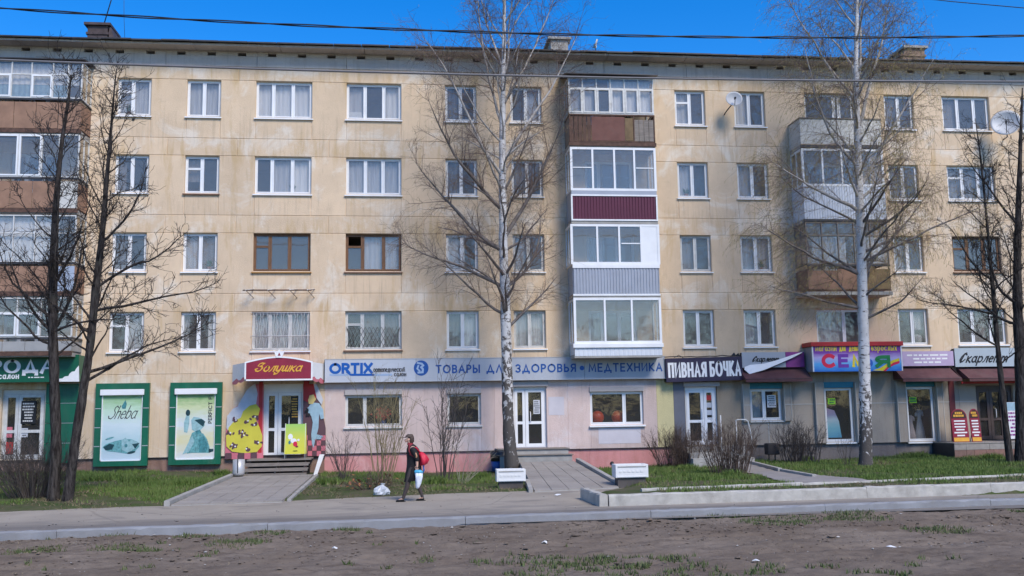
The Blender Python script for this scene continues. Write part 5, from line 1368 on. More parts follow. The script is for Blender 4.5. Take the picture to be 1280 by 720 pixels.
TL = [pm('brown_tile', (.20, .12, .095), .6, .15, 6), pm('dark_tile', (.09, .08, .08), .6, .2, 6), pm('pale_tile', (.30, .27, .24), .6, .15, 6), pm('reddish_tile', (.24, .13, .10), .6, .15, 6)]
rng = random.Random(9)
for r_ in range(3):
    x = 19.6
    while x < 26:
        w = rng.choice((.3, .45, .6, .9)); M().block(x, min(x+w, 26)-.006, -1.475, -1.448, .05+.215*r_, .05+.215*(r_+1)-.006, TL[rng.choice((0, 0, 1, 2, 3, 3))] if r_ < 2 else TL[rng.choice((2, 2, 1, 2))], .006).build('tile', st); x += w
for i in range(11): M().box(19.6+.585*i, 19.6+.585*(i+1)-.008, -1.49, .0, .70, .735, TL[2]).build('tile', st)
for n, (x0, x1, lab) in enumerate(((19.88, 20.5, 'wide arched wine red board with golden heading standing on the stone platform'), (20.6, 20.98, 'narrow arched wine red board leaning beside the wider one'))):
    s = thing('menu_board', lab, 'advertising board', ((x0+x1)/2, -.9, .735), 'arched boards by the double door')
    sh_ = lambda z: (z-.74)*-.06+.04
    body = [(x0+sh_(.74), .74), (x1+sh_(.74), .74), (x1+sh_(1.62), 1.62)]+[((x0+x1)/2+sh_(1.7)+(x1-x0)/2*math.cos(t), 1.64+.30*math.sin(t)) for t in [math.pi*i/10 for i in range(1, 10)]]+[(x0+sh_(1.62), 1.62)]
    M().prism(body, -.93, -.90, WINE).build('panel', s)
    c = (x0+x1)/2+sh_(1.7); w = (x1-x0)/2-.03
    M().prism([(c-w, 1.60), (c+w, 1.60)]+[(c+w*math.cos(t), 1.64+.26*math.sin(t)) for t in [math.pi*i/10 for i in range(0, 11)]], -.936, -.931, pm('dark_heading', (.05, .02, .02), .5, .1)).build('heading', s)
    m = M(); print_lines(m, x0+.06+sh_(1.7), x1-.06+sh_(1.7), 1.64, 1.84, 2, -.939, GOLD, random.Random(n), .75); m.build('heading_print', s)
    m = M()
    for i in range(6):
        z = 1.5-.105*i; w = (x1-x0)*(.34, .34, .34, .26, .40, .24)[i]; cc = (x0+x1)/2+sh_(z); m.box(cc-w, cc+w, -.934, -.931, z-.025, z+.025, LETW)
    m.build('fine_print', s)
    M().prism([(x0+.02+sh_(.76), .76), (x1-.02+sh_(.76), .76), (x1-.02+sh_(.9), .9), (x0+.02+sh_(.9), .9)], -.936, -.931, GOLD).build('foot_stripe', s)
    M().bar(((x0+x1)/2, -.89, 1.6), ((x0+x1)/2, -.55, .736), .015, DKGREY).build('leg', s)
s = thing('poster_board', 'white and blue poster board half hidden by the thick dark trunk', 'advertising board', (22.4, -.95, .735))
M().box(22.0, 22.75, -.98, -.94, .82, 2.15, PAPER).build('panel', s); M().box(22.0, 22.75, -.985, -.981, 1.85, 2.14, SKYB).build('heading', s)
m = M(); print_lines(m, 22.05, 22.7, .9, 1.82, 7, -.984, PUR, random.Random(8), .5); m.build('fine_print', s)
for xx in (22.03, 22.72): M().bar((xx, -.93, .736), (xx, -.93, 2.1), .015, DKGREY).build('leg', s)
for n, (px_, lab) in enumerate(((746.5, 'orange exercise ball at the near edge of the shop window, beside its frame'), (772, 'orange exercise ball next to the window mullion'))):
    c = F(px_, 514, .5); m = M(); m.lathe(c[0], .48, [(.001+.235*math.sin(t), 1.60+.24-.24*math.cos(t)) for t in [math.pi*i/12 for i in range(13)]], ORANGE, 20)
    o = m.build('exercise_ball', None, at=(c[0], .48, 1.6)); o['label'] = lab; o['category'] = 'ball'; o['group'] = 'balls in the shop window'
DRESSW = pm('white_dress_cloth', (.62, .64, .66), .8, .1, 6); DRESSP = pm('pink_white_dress_cloth', (.58, .50, .50), .8, .1, 6); NAVD = pm('navy_dotted_cloth', (.04, .05, .12), .8, .1)
for n, (cx, mt, h, sc, lab) in enumerate(((18.92, NAVD, 1.55, .6, 'navy dress at the edge of the dress shop window'), (19.2, DRESSP, 1.72, .9, 'short pale pink child dress in the shop window'), (19.55, DRESSW, 1.95, 1.05, 'long white dress on a stand in the shop window'))):
    s = thing('dress', lab, 'dress', (cx, .7, .76), 'dresses in the shop window')
    z0 = .8; H_ = h-z0
    M().lathe(cx, .7, [(.20*sc, z0), (.17*sc, z0+.25*H_), (.10*sc, z0+.58*H_), (.075*sc, z0+.68*H_), (.095*sc, z0+.85*H_), (.08*sc, z0+.97*H_), (.03, z0+H_)], mt, 16, 1, .7).build('gown', s)
    for sx in (-1, 1): M().tube([(cx+sx*.07*sc, .7, z0+.95*H_), (cx+sx*.13*sc, .69, z0+.86*H_), (cx+sx*.14*sc, .68, z0+.76*H_)], [.035, .045, .03], mt, 8).build('sleeve', s)
    M().lathe(cx, .7, [(.1, .761), (.1, .775), (.012, .78), (.012, z0+.05)], DKGREY, 10).build('stand', s)
    if n == 0:
        m = M(); rr = random.Random(3)
        for i in range(16):
            u, v = rr.uniform(-.10, .10), z0+.05+rr.random()*.6*H_; m.box(cx+u-.012, cx+u+.012, .56, .575, v, v+.024, LETW)
        m.build('dots', s)
s = thing('flower_bunch', 'bunch of red flowers standing inside the wide pink shop window', 'flowers', (-.75, .5, 1.65))
M().lathe(-.75, .5, [(.07, 1.651), (.1, 1.85)], BLUEB, 10).build('pot', s)
m = M(); rr = random.Random(21)
for i in range(70):
    a, b, c = -.75+rr.gauss(0, .13), .5+rr.gauss(0, .08), 2.08+rr.gauss(0, .11); q = .045
    m.add([(a-q, b, c), (a, b-q*.5, c-q), (a+q, b+.01, c), (a, b, c+q)], [(0, 1, 2, 3)], RED)
for i in range(14): m.tube([(-.75, .5, 1.85), (-.75+rr.gauss(0, .1), .5, 2.05)], .006, GREENP, 3, False)
m.build('blossom', s)

# satellite dishes, antenna, cables
def dish(c, r, axis, feet, label, sq=1.0):
    s = thing('satellite_dish', label, 'satellite dish', c)
    ax = Vector(axis).normalized(); u = ax.cross(Vector((0, 0, 1))).normalized(); w = u.cross(ax)
    C = Vector(c); vs, fs = [], []; n = 28; K = 6
    for side in (0, 1):
        for k in range(K+1):
            for j in range(n):
                a = 2*math.pi*j/n; rr = r*k/K
                vs.append(C+(u*math.cos(a)+w*math.sin(a)*sq)*rr+ax*(.32*rr*rr/r-(.02 if side else 0)))
    o = (K+1)*n
    for k in range(K):
        for j in range(n):
            q = (k*n+j, k*n+(j+1) % n, (k+1)*n+(j+1) % n, (k+1)*n+j)
            fs.append(q); fs.append(tuple(i+o for i in q[::-1]))
    for j in range(n): fs.append((K*n+j, K*n+(j+1) % n, o+K*n+(j+1) % n, o+K*n+j))
    M().add(vs, fs, DISHM, True).build('reflector', s)
    foc = C+ax*r*.95-w*r*.25
    m = M().tube([C-w*r*.95+ax*.1*r, foc], .014, DKGREY, 5); m.build('feed_arm', s)
    M().tube([foc-ax*.02, foc-ax*.13*r*3], [.045, .03], DKGREY, 8).build('receiver', s)
    M().tube([C-ax*.02, C-ax*.25, Vector(feet)+Vector((0, -.25, .05)), Vector(feet)], .022, DKGREY, 6).build('wall_bracket', s)
    return s
dish((12.33, -.6, 13.58), .31, (-.15, -1, .28), (12.15, 0, 13.2), 'small white satellite dish beside a fifth floor window')
dish((23.08, -.75, 12.78), .53, (-.62, -1, .30), (23.45, 0, 12.4), 'large pale satellite dish on the wall beside the last fifth floor window', 1.0)
an = thing('roof_antenna', 'small white antenna on a short pole on the roof edge', 'antenna', (7.36, .6, 15.5))
M().bar((7.36, .6, 15.4), (7.36, .6, 16.1), .02, DKGREY).build('pole', an); M().tube([(7.36, .6, 16.0), (7.28, .5, 15.9), (7.40, .45, 16.22)], [.05, .08, .04], OLDWHITE, 8).build('head', an)
an = thing('roof_antenna', 'thin leaning antenna mast rising behind the dark chimney', 'antenna', (-11.45, 3.4, 17.2))
M().tube([F(130, 30, 3.4), F(139, 0, 3.4), F(146, -24, 3.4)], .022, BLACK, 5).build('mast', an)
wire = thing('guy_wire', 'thin guy wire running up from the roof behind the antenna mast', 'wire', (-10, 3, 16.5))
M().tube([F(156, 49, 3), F(155, 20, 3), F(155, -40, 3)], .008, DKGREY, 4).build('strand', wire)
def cable(name, label, pts, r, mat, twist=None):
    P = np.array(pts); c = np.polyfit(P[:, 0], P[:, 2], 2)
    s = thing(name, label, 'cable', (0, P[0, 1], float(np.polyval(c, 0))))
    xs = np.linspace(-45, 55, 400)
    z = np.polyval(c, xs)
    if not twist:
        M().tube([(x, P[0, 1], zz) for x, zz in zip(xs, z)], r, mat, 6).build('strand', s)
    else:
        for k in range(2):
            M().tube([(x, P[0, 1]+r*math.sin(x*twist+k*math.pi), zz+r*math.cos(x*twist+k*math.pi)) for x, zz in zip(xs, z)], r*.8, mat, 5).build('strand', s)
cable('power_cable', 'thick black twisted cable crossing the sky in front of the roof', [F(x, y, -12) for x, y in ((0, 10), (320, 29), (640, 42), (960, 46), (1280, 45))], .021, BLACK, 1.6)
cable('power_cable', 'grey cable strung along the block just below the cornice', [F(x, y, -12) for x, y in ((0, 75), (320, 85.5), (640, 95), (960, 99.5), (1280, 102))], .026, pm('grey_cable', (.16, .155, .16), .6, .1))
w_ = thing('power_cable', 'thin wire crossing the top corner of the sky above the birch', 'cable', (15, -12, 12.4))
M().tube([F(1100, -8, -12), F(1190, 2, -12), F(1280, 10, -12), F(1500, 24, -12)], .012, BLACK, 5).build('strand', w_)

# ------------------------------------------------------------------ trees and shrubs
def bark_birch(top):
    m, t, b = nt('birch_bark')
    v = coords(t)
    tc = t.nodes.new('ShaderNodeTexCoord'); sp = t.nodes.new('ShaderNodeSeparateXYZ'); t.links.new(tc.outputs['Object'], sp.inputs[0])
    c = mixrgb(t, ramp(t, noise(t, v, 3, 4), .3, .7), (.50, .48, .46), (.66, .65, .64))
    band = noise(t, coords(t, (2.2, 2.2, 9)), 1.6, 4, .6, .4)
    c = mixrgb(t, ramp(t, band, .60, .66), c, (.055, .045, .04))
    patch = noise(t, coords(t, (3, 3, 2.2)), 2.2, 5, .65, .5)
    # rough dark bark climbs up from the foot
    mr = node(t, 'ShaderNodeMapRange'); mr.inputs['From Min'].default_value = .2; mr.inputs['From Max'].default_value = top
    mr.inputs['To Min'].default_value = .20; mr.inputs['To Max'].default_value = -.12
    t.links.new(sp.outputs[2], mr.inputs['Value'])
    ad = node(t, 'ShaderNodeMath', operation='ADD'); t.links.new(patch, ad.inputs[0]); t.links.new(mr.outputs[0], ad.inputs[1])
    c = mixrgb(t, ramp(t, ad.outputs[0], .52, .60), c, (.085, .075, .068))
    setin(t, b.inputs['Base Color'], c); b.inputs['Roughness'].default_value = .8; b.inputs['Specular IOR Level'].default_value = .25
    bump(t, band, .5, .03, b)
    return m
BIRCH = bark_birch(4.2); BIRCHG = bark_birch(7.5)
LIMB = pm('pale_limb_bark', (.40, .37, .34), .8, .3, 4, dirt=.6, dirtcol=(.12, .09, .075), dscale=3)
LIMBD = pm('dark_limb_bark', (.13, .11, .10), .85, .4, 5, dirt=.5, dirtcol=(.35, .33, .31), dscale=4)
TWIGB = pm('birch_twig', (.15, .105, .085), .8, .3, 2)
def bark_dark():
    m, t, b_ = nt('dark_bark')
    r = noise(t, coords(t, (1, 1, .16)), 17, 7, .7, .3)
    c = mixrgb(t, ramp(t, r, .40, .62), (.016, .013, .012), (.085, .074, .068))
    c = mixrgb(t, ramp(t, noise(t, coords(t), 3, 5), .55, .75, (0,)*3, (.6,)*3), c, (.07, .072, .06))
    setin(t, b_.inputs['Base Color'], c); b_.inputs['Roughness'].default_value = .95; b_.inputs['Specular IOR Level'].default_value = .15
    bump(t, r, 1.0, .05, b_)
    return m
DARKB = bark_dark()
DTWIG = pm('dark_twig', (.032, .026, .025), .85, .3, 2)
CATK = blade_mat('catkin', (.29, .235, .085), (.34, .28, .10), (.22, .22, .07))
TANT = pm('tan_twig', (.24, .195, .10), .8, .25, 3); GREYT = pm('grey_twig', (.085, .07, .062), .85, .3, 3); BRNT = pm('brown_twig', (.095, .066, .052), .85, .3, 3); PALET = pm('pale_straw_twig', (.36, .32, .24), .85, .2, 3)

class Tubes:
    def __init__(self): self.d = {}
    def add(self, pts, r0, r1, n=3):
        self.d.setdefault((len(pts), n), []).append((pts, r0, r1))
    def arrays(self):
        V, Fc, o = [], [], 0
        for (k, n), L in self.d.items():
            P = np.array([x[0] for x in L], float); N = len(L)
            r0 = np.array([x[1] for x in L]); r1 = np.array([x[2] for x in L])
            t = np.gradient(P, axis=1); t /= np.linalg.norm(t, axis=2, keepdims=True)+1e-9
            ref = np.where(np.abs(t[..., 2:3]) < .9, np.array([0, 0, 1.]), np.array([1., 0, 0]))
            u = np.cross(t, ref); u /= np.linalg.norm(u, axis=2, keepdims=True)+1e-9
            w = np.cross(t, u)
            s = np.linspace(0, 1, k)[None, :]; R = (r0[:, None]*(1-s)+r1[:, None]*s)
            a = 2*np.pi*np.arange(n)/n
            vs = P[:, :, None, :]+R[:, :, None, None]*(u[:, :, None, :]*np.cos(a)[None, None, :, None]+w[:, :, None, :]*np.sin(a)[None, None, :, None])
            V.append(vs.reshape(-1, 3))
            i = np.arange(N*k*n).reshape(N, k, n)+o
            q = np.stack([i[:, :-1, :], np.roll(i, -1, 2)[:, :-1, :], np.roll(i, -1, 2)[:, 1:, :], i[:, 1:, :]], -1)
            Fc.append(q.reshape(-1, 4)); o += N*k*n
        return np.concatenate(V), np.concatenate(Fc)
def ylim(x):            # keep branches in front of the wall and the balconies
    return -1.2 if (5.6 < x < 9.5 or 14.3 < x < 18.2) else -.16
def path(rng, p, d, L, n, wob, pull, pz):
    """a wandering line: pull bends it towards the direction pz (0,0,1 up or down)"""
    pts = [tuple(p)]; x, y, z = p; dx, dy, dz = d; st = L/n
    for i in range(n):
        dx += rng.gauss(0, wob); dy += rng.gauss(0, wob); dz += rng.gauss(0, wob)+pull*pz
        m = math.sqrt(dx*dx+dy*dy+dz*dz); dx, dy, dz = dx/m, dy/m, dz/m
        x += dx*st; y += dy*st; z += dz*st
        yl = ylim(x)
        if y > yl and z < 15.9: y = yl-rng.random()*.1; dy = -abs(dy)*.3
        pts.append((x, y, z))
    return pts, (dx, dy, dz)
def along(pts, t):
    f = t*(len(pts)-1); i = min(int(f), len(pts)-2); u = f-i
    a, b = pts[i], pts[i+1]
    return tuple(a[k]+(b[k]-a[k])*u for k in range(3)), tuple(b[k]-a[k] for k in range(3))
def rdir(rng, d, ang, flat=1.0):
    """a direction at the angle ang from d, at a random turn"""
    D = Vector(d).normalized(); ref = Vector((0, 0, 1)) if abs(D.z) < .9 else Vector((1, 0, 0))
    u = D.cross(ref).normalized(); w = D.cross(u); a = rng.uniform(0, 2*math.pi)
    v = D*math.cos(ang)+(u*math.cos(a)+w*math.sin(a))*math.sin(ang)
    return (v.x, v.y*flat, v.z)
def smooth_pts(pts, n):
    P = [Vector(p) for p in pts]; out = []
    for i in range(len(P)-1):
        p0, p1, p2, p3 = P[max(i-1, 0)], P[i], P[i+1], P[min(i+2, len(P)-1)]
        for j in range(n):
            t = j/n
            out.append(.5*((2*p1)+(p2-p0)*t+(2*p0-5*p1+4*p2-p3)*t*t+(3*p1-p0-3*p2+p3)*t**3))
    return out+[P[-1]]
def trunk_mesh(parent, pts, radii, mat, n=14, flare=1.2):
    sp = smooth_pts(pts, 5); k = len(sp); rr = np.interp(np.linspace(0, 1, k), np.linspace(0, 1, len(radii)), radii)
    rr = [r*(1+(flare-1)*math.exp(-i/2.2))*(1+.05*math.sin(i*1.7)+.04*math.sin(i*2.9+1)) for i, r in enumerate(rr)]
    mb = M().tube(sp, rr, mat, n); jr = random.Random(int(sp[0].x*50))
    for i, p in enumerate(sp):
        for j in range(n):
            x, y, z = mb.v[i*n+j]; k = 1+jr.gauss(0, .035)+.05*math.sin(j*2.6+i*.5)
            mb.v[i*n+j] = (p.x+(x-p.x)*k, p.y+(y-p.y)*k, z)
    mb.build('trunk', parent)
    return sp, rr
def tree(name, label, pts, radii, bark, limbmat, twigmat, seed, spec, group=None):
    rng = random.Random(seed)
    t = thing(name, label, 'tree', pts[0], group)
    sp, rr = trunk_mesh(t, pts, radii, bark)
    H0 = sp[0].z
    twigs = Tubes(); cat = []
    limbs = []
    for (z, az, el, L, r) in spec['limbs'](rng, sp):
        i = min(range(len(sp)), key=lambda j: abs(sp[j].z-z))
        d = (math.cos(az)*math.cos(el), math.sin(az)*math.cos(el), math.sin(el))
        lp, ld = path(rng, tuple(sp[i]), d, L, 9, spec['wob'], spec['lpull'], 1)
        limbs.append((lp, L, r))
        M().tube(lp, [r*(1-j/9)**.8+.006 for j in range(10)], limbmat(z), 7, False).build('limb', t)
    subs = []
    for lp, L, r in limbs:
        n = max(3, int(L*spec['sub']))
        for j in range(n):
            u = rng.uniform(.15, 1)
            p, d = along(lp, u)
            l = L*rng.uniform(.18, .42)*(1.15-.55*u)
            sp2, d2 = path(rng, p, rdir(rng, d, rng.uniform(.4, 1.0)), l, 5, spec['wob']*1.3, spec['spull'], 1)
            twigs.add(sp2, max(.007, r*.28*(1-u*.6)), .004, 4); subs.append((sp2, l))
        subs.append((lp[5:], L*.45))
    # stray shoots straight from the trunk
    for j in range(spec.get('shoots', 0)):
        i = rng.randrange(int(len(sp)*spec['shoot_from']), len(sp)-1)
        a = rng.uniform(0, 6.28); l = rng.uniform(.3, 1.1)
        sp2, d2 = path(rng, tuple(sp[i]), (math.cos(a), math.sin(a), rng.uniform(.1, .9)), l, 4, .18, .12, 1)
        twigs.add(sp2, .008, .003, 3); subs.append((sp2, l))
    for sp2, l in subs:
        for j in range(max(2, int(l*spec['twig']))):
            p, d = along(sp2, rng.uniform(.1, 1))
            tl = rng.uniform(*spec['tlen'])
            tp, td = path(rng, p, rdir(rng, d, rng.uniform(.4, 1.1)), tl, spec['tn'], spec['twob'], spec['tpull'], 1)
            if spec.get('wind'):
                tp = [(x+spec['wind']*(i/len(tp))**1.5*tl, y, z) for i, (x, y, z) in enumerate(tp)]
            twigs.add(tp, spec['tr'], spec['tr']*.5, 3)
            for q in range(spec.get('fine', 0)):
                p2, d2 = along(tp, rng.uniform(.2, 1))
                fp, fd = path(rng, p2, rdir(rng, d2, rng.uniform(.4, 1.0)), tl*rng.uniform(.25, .6), 3, spec['twob'], spec['tpull'], 1)
                if spec.get('wind'): fp = [(x+spec['wind']*(i/3)*tl*.4, y, z) for i, (x, y, z) in enumerate(fp)]
                twigs.add(fp, spec['tr']*.75, spec['tr']*.4, 3)
                if spec.get('catkins') and rng.random() < spec['catkins']: cat.append(fp[-1])
            if spec.get('catkins'):
                for q in range(4):
                    if rng.random() < spec['catkins']: cat.append(along(tp, rng.uniform(.3, 1))[0])
    v, f = twigs.arrays()
    build_np('crown', v, f, twigmat, t, True, kind='stuff')
    if cat:
        c = np.array(cat); n = len(c); g = np.random.default_rng(seed)
        L = g.uniform(.06, .11, n); dx = g.normal(0, .03, n)+spec.get('wind', 0)*.05; dy = g.normal(0, .03, n); w = .0065
        a = np.stack([c[:, 0]-w, c[:, 1], c[:, 2]], 1); b = np.stack([c[:, 0]+w, c[:, 1]+w, c[:, 2]], 1); e_ = np.stack([c[:, 0], c[:, 1]-w, c[:, 2]-.01], 1)
        tip = np.stack([c[:, 0]+dx, c[:, 1]+dy, c[:, 2]-L], 1)
        vs = np.stack([a, b, e_, tip], 1).reshape(-1, 3); i = np.arange(n)[:, None]*4
        fs = np.concatenate([i+np.array([[0, 1, 3]]), i+np.array([[1, 2, 3]]), i+np.array([[2, 0, 3]])])
        build_np('catkins', vs, fs, CATK, t, False, kind='stuff')
    return t
def birch_limbs(z0, z1, n, Llow, Ltop, extra=()):
    def f(rng, sp):
        out = list(extra)
        for i in range(n):
            u = (i+rng.random())/n; z = z0+(z1-z0)*u
            az = i*2.4+rng.uniform(-.5, .5)
            if math.sin(az) > .3 and rng.random() < .6: az = -az
            L = (Llow+(Ltop-Llow)*u)*rng.uniform(.7, 1.15)*(.75 if u < .12 else 1)
            out.append((z, az, rad(rng.uniform(25, 45)+22*u), L, .055*(1-u*.6)*rng.uniform(.7, 1.1)))
        return out
    return f
b1 = [F(641, 587, -1.9), F(636, 540, -1.9), F(633.5, 450, -1.9), F(631, 360, -1.9), F(629, 300, -1.9), F(628, 200, -1.9), F(629, 100, -1.9), F(630, 50, -1.9), F(630.5, 0, -1.9), F(632, -60, -1.9), F(630, -110, -1.9)]
tree('birch_tree', 'tall bare birch with a pale trunk standing before the silver sign board', b1, [.22, .195, .18, .165, .145, .115, .085, .07, .055, .03, .012], BIRCHG, lambda z: LIMB if z > 9.5 else LIMBD, TWIGB, 5,
     dict(limbs=birch_limbs(4.6, 18.5, 40, 3.3, 1.6, [(7.6, 3.0, .55, 4.4, .075), (9.0, 3.4, .75, 4.6, .07), (8.2, .1, .95, 5.4, .075), (6.2, .25, .5, 3.6, .06), (10.6, .1, 1.0, 5.6, .06), (10.2, 3.3, 1.05, 5.6, .055), (12.2, 2.9, 1.1, 5.0, .05), (12.6, .3, 1.0, 5.2, .05), (6.4, 3.2, .5, 3.9, .06), (5.2, 3.3, .35, 3.6, .05), (13.5, .2, 1.2, 4.2, .04), (14.0, 3.0, 1.2, 4.2, .04)]),
          wob=.085, lpull=.035, sub=5.0, spull=.03, twig=7.0, tlen=(.30, .85), tn=4, twob=.16, tpull=-.10, tr=.0046, fine=2, catkins=.05))
b2 = [F(1082, 588, -4.2), F(1082, 540, -4.2), F(1081, 480, -4.2), F(1079, 400, -4.2), F(1077, 330, -4.2), F(1074.5, 250, -4.2), F(1072, 180, -4.2), F(1070, 90, -4.2), F(1071.5, 0, -4.2), F(1074, -70, -4.2), F(1072, -130, -4.2)]
tree('birch_tree', 'birch with white black-flecked trunk and olive catkins before the rainbow coloured sign box', b2, [.205, .195, .185, .17, .155, .135, .115, .085, .055, .03, .012], BIRCH, lambda z: LIMB if z > 8.5 else LIMBD, TWIGB, 8,
     dict(limbs=birch_limbs(4.8, 18.0, 40, 3.2, 2.1, [(9.4, .05, .8, 5.2, .06), (11.2, .25, 1.05, 6.0, .06), (13.0, .1, 1.05, 4.8, .045), (8.6, 3.3, .55, 3.6, .06), (7.2, .1, .35, 3.9, .05), (6.4, 3.2, .3, 3.9, .055), (10.2, 3.1, .9, 4.6, .05), (6.9, -.3, .45, 4.4, .05), (5.4, 3.0, .2, 3.2, .05), (12.2, 3.0, 1.0, 4.5, .045)]),
          wob=.09, lpull=.03, sub=5.2, spull=-.02, twig=7.5, tlen=(.5, 1.2), tn=4, twob=.14, tpull=-.24, tr=.0040, fine=2, catkins=1.0, wind=-.30))
tA = [F(66, 629, -8.4), F(70, 560, -8.4), F(68, 480, -8.4), F(66, 400, -8.4), F(67, 330, -8.4), F(70, 260, -8.4), F(76, 190, -8.4), F(86, 120, -8.4), F(89, 92, -8.4)]
tB = [F(84, 631, -8.6), F(93, 560, -8.6), F(104, 490, -8.6), F(113, 430, -8.6), F(120, 360, -8.6), F(128, 290, -8.6), F(133, 230, -8.6), F(138, 170, -8.6), F(143, 110, -8.6), F(146, 86, -8.6)]
def dark_limbs(z0, z1, n, Lb, Lt, extra=(), el=(35, 60)):
    def f(rng, sp):
        out = list(extra)
        for i in range(n):
            u = (i+rng.random())/n; z = z0+(z1-z0)*u
            out.append((z, i*2.4+rng.uniform(-.6, .6), rad(rng.uniform(*el)+10*u), (Lb+(Lt-Lb)*u)*rng.uniform(.65, 1.2), .027*(1-u*.65)*rng.uniform(.7, 1.1)))
        return out
    return f
dk = dict(wob=.13, lpull=.05, sub=5.2, spull=.06, twig=5.5, tlen=(.16, .5), tn=3, twob=.22, tpull=.03, tr=.0078, fine=2, shoots=60, shoot_from=.45)
tree('dark_tree', 'upright bare dark tree with a knotted fork before the brown balconies', tA, [.14, .125, .118, .118, .105, .08, .055, .03, .012], DARKB, lambda z: DARKB, DTWIG, 14,
     dict(dk, limbs=dark_limbs(3.8, 10.4, 22, 2.5, .7, [(4.3, 3.0, .9, 2.6, .038), (4.4, .2, 1.1, 3.0, .042), (4.6, 3.3, .6, 2.4, .034), (5.5, .1, .95, 2.6, .036), (4.2, -.5, .3, 2.2, .03), (4.0, 3.4, .35, 2.3, .03), (4.5, 1.2, .9, 2.2, .034)])))
tree('dark_tree', 'leaning bare dark tree rising from beside the green poster case', tB, [.125, .112, .105, .10, .095, .075, .055, .038, .02, .01], DARKB, lambda z: DARKB, DTWIG, 23,
     dict(dk, limbs=dark_limbs(3.3, 10.6, 26, 2.4, .7, [(3.2, .1, .25, 3.4, .04), (4.9, .1, .12, 3.2, .035), (3.0, .2, .4, 2.9, .035), (5.6, .0, .55, 2.8, .035), (6.6, -.2, .6, 2.4, .03), (4.2, 3.0, .5, 2.3, .035)])))
tC = [F(1264.5, 587, -4.8), F(1258, 540, -4.8), F(1252, 480, -4.8), F(1246, 420, -4.8), F(1240, 350, -4.8), F(1233, 270, -4.8), F(1226, 200, -4.8), F(1219, 148, -4.8)]
tree('dark_tree', 'slim bare dark tree leaning across the pale grey script sign', tC, [.125, .10, .09, .075, .06, .045, .028, .01], DARKB, lambda z: DARKB, DTWIG, 31,
     dict(dk, limbs=dark_limbs(3.4, 11, 16, 2.2, .7, [(5.0, 3.1, .15, 3.0, .03), (4.0, 3.3, .3, 2.6, .03), (6.0, 3.0, .5, 2.4, .03)]), wob=.12))
tD = [F(1278, 588, -4.9), F(1278, 500, -4.9), F(1275, 440, -4.9), F(1272, 380, -4.9), F(1272, 300, -4.9), F(1275, 200, -4.9), F(1278, 110, -4.9)]
tree('dark_tree', 'thick straight dark trunk at the edge of the picture beside the slim leaning tree', tD, [.22, .20, .18, .15, .11, .07, .02], DARKB, lambda z: DARKB, DTWIG, 37,
     dict(dk, limbs=dark_limbs(4.0, 11.5, 18, 2.6, .8, [(5.4, 3.1, .5, 2.8, .05), (4.6, 2.9, .35, 2.6, .045), (8.2, 3.2, .75, 3.0, .04)]), wob=.12))

def shrub(label, base, n, h, spread, mat, seed, twig=3, r=.012, lean=0.0, width=.25, droop=0.0, tl=(.12, .4), group='bare shrubs by the wall'):
    rng = random.Random(seed)
    s = thing('shrub', label, 'shrub', base, group)
    st, tw = Tubes(), Tubes()
    for i in range(n):
        a = rng.uniform(0, 6.28); k = rng.random()**.6; l = h*rng.uniform(.6, 1.08)
        d = (math.cos(a)*k*spread+lean, math.sin(a)*k*spread*.6, 1.0)
        p = (base[0]+math.cos(a)*k*width, base[1]+math.sin(a)*k*width*.6, base[2]-.03)
        pts, _ = path(rng, p, d, l, 6, .07, .03-droop, 1)
        st.add(pts, r*rng.uniform(.7, 1.2), r*.3, 4)
        for j in range(int(twig*l*2.2)):
            q, dd = along(pts, rng.uniform(.25, 1))
            tp, _ = path(rng, q, rdir(rng, dd, rng.uniform(.3, .8)), rng.uniform(*tl), 3, .14, .04, 1)
            tw.add(tp, r*.42, r*.18, 3)
            for _k in range(1):
                q2, d2 = along(tp, rng.uniform(.2, .9)); fp, _ = path(rng, q2, rdir(rng, d2, .6), rng.uniform(*tl)*.5, 2, .15, .05, 1); tw.add(fp, r*.3, r*.15, 3)
    v, f = st.arrays(); build_np('stem', v, f, mat, s, True, kind='stuff')
    v, f = tw.arrays(); build_np('twigs', v, f, mat, s, True, kind='stuff')
    return s
def gb(px, py, z):
    for _ in range(6):
        g = G(px, py, z); z = float(lawn_h(g[0], g[1]))
    return (g[0], g[1], z)
shrub('dense dark shrub at the foot of the twin dark trunks', gb(40, 622, .1), 150, 1.5, .85, GREYT, 1, 4, .010, -.05, .55, .01)
shrub('thin fan of bare stems under the blue lettered end of the silver sign', gb(430, 600, .1), 22, 1.55, .55, GREYT, 2, 2.5, .009, 0, .12)
shrub('tall straw coloured sapling clump before the wide pink shop window', gb(478, 604, .05), 20, 3.1, .30, TANT, 3, 2.2, .012, .02, .3, 0, (.2, .7))
shrub('tall grey sapling clump just behind the walking woman', gb(556, 601, .05), 13, 3.6, .27, GREYT, 4, 2.6, .016, .03, .3, 0, (.25, .8))
shrub('low arching straw stems beside the grey sapling clump', gb(578, 604, .05), 12, 1.7, .75, PALET, 9, 1.6, .009, .35, .12, .02)
shrub('dense twiggy brown bush at the corner of the pink plinth', gb(853, 584, .12), 150, 1.35, .42, BRNT, 5, 4, .011, 0, .95)
shrub('twiggy brown bush in front of the beer shop steps', gb(914, 592, .18), 95, 1.5, .42, BRNT, 6, 4, .012, 0, .60)
shrub('twiggy dark bush by the grey plinth beside the square bin', gb(996, 579, .18), 80, 1.4, .36, GREYT, 7, 3.5, .012, 0, .5)
shrub('small dark twiggy bush between the grey bush and the birch trunk', gb(1019, 580, .18), 16, 1.25, .3, GREYT, 8, 3.5, .012, 0, .12)
shrub('sparse little sapling against the grey plinth beside the white birch trunk', gb(1058, 583, .2), 7, .95, .4, GREYT, 10, 3, .009, 0, .08)
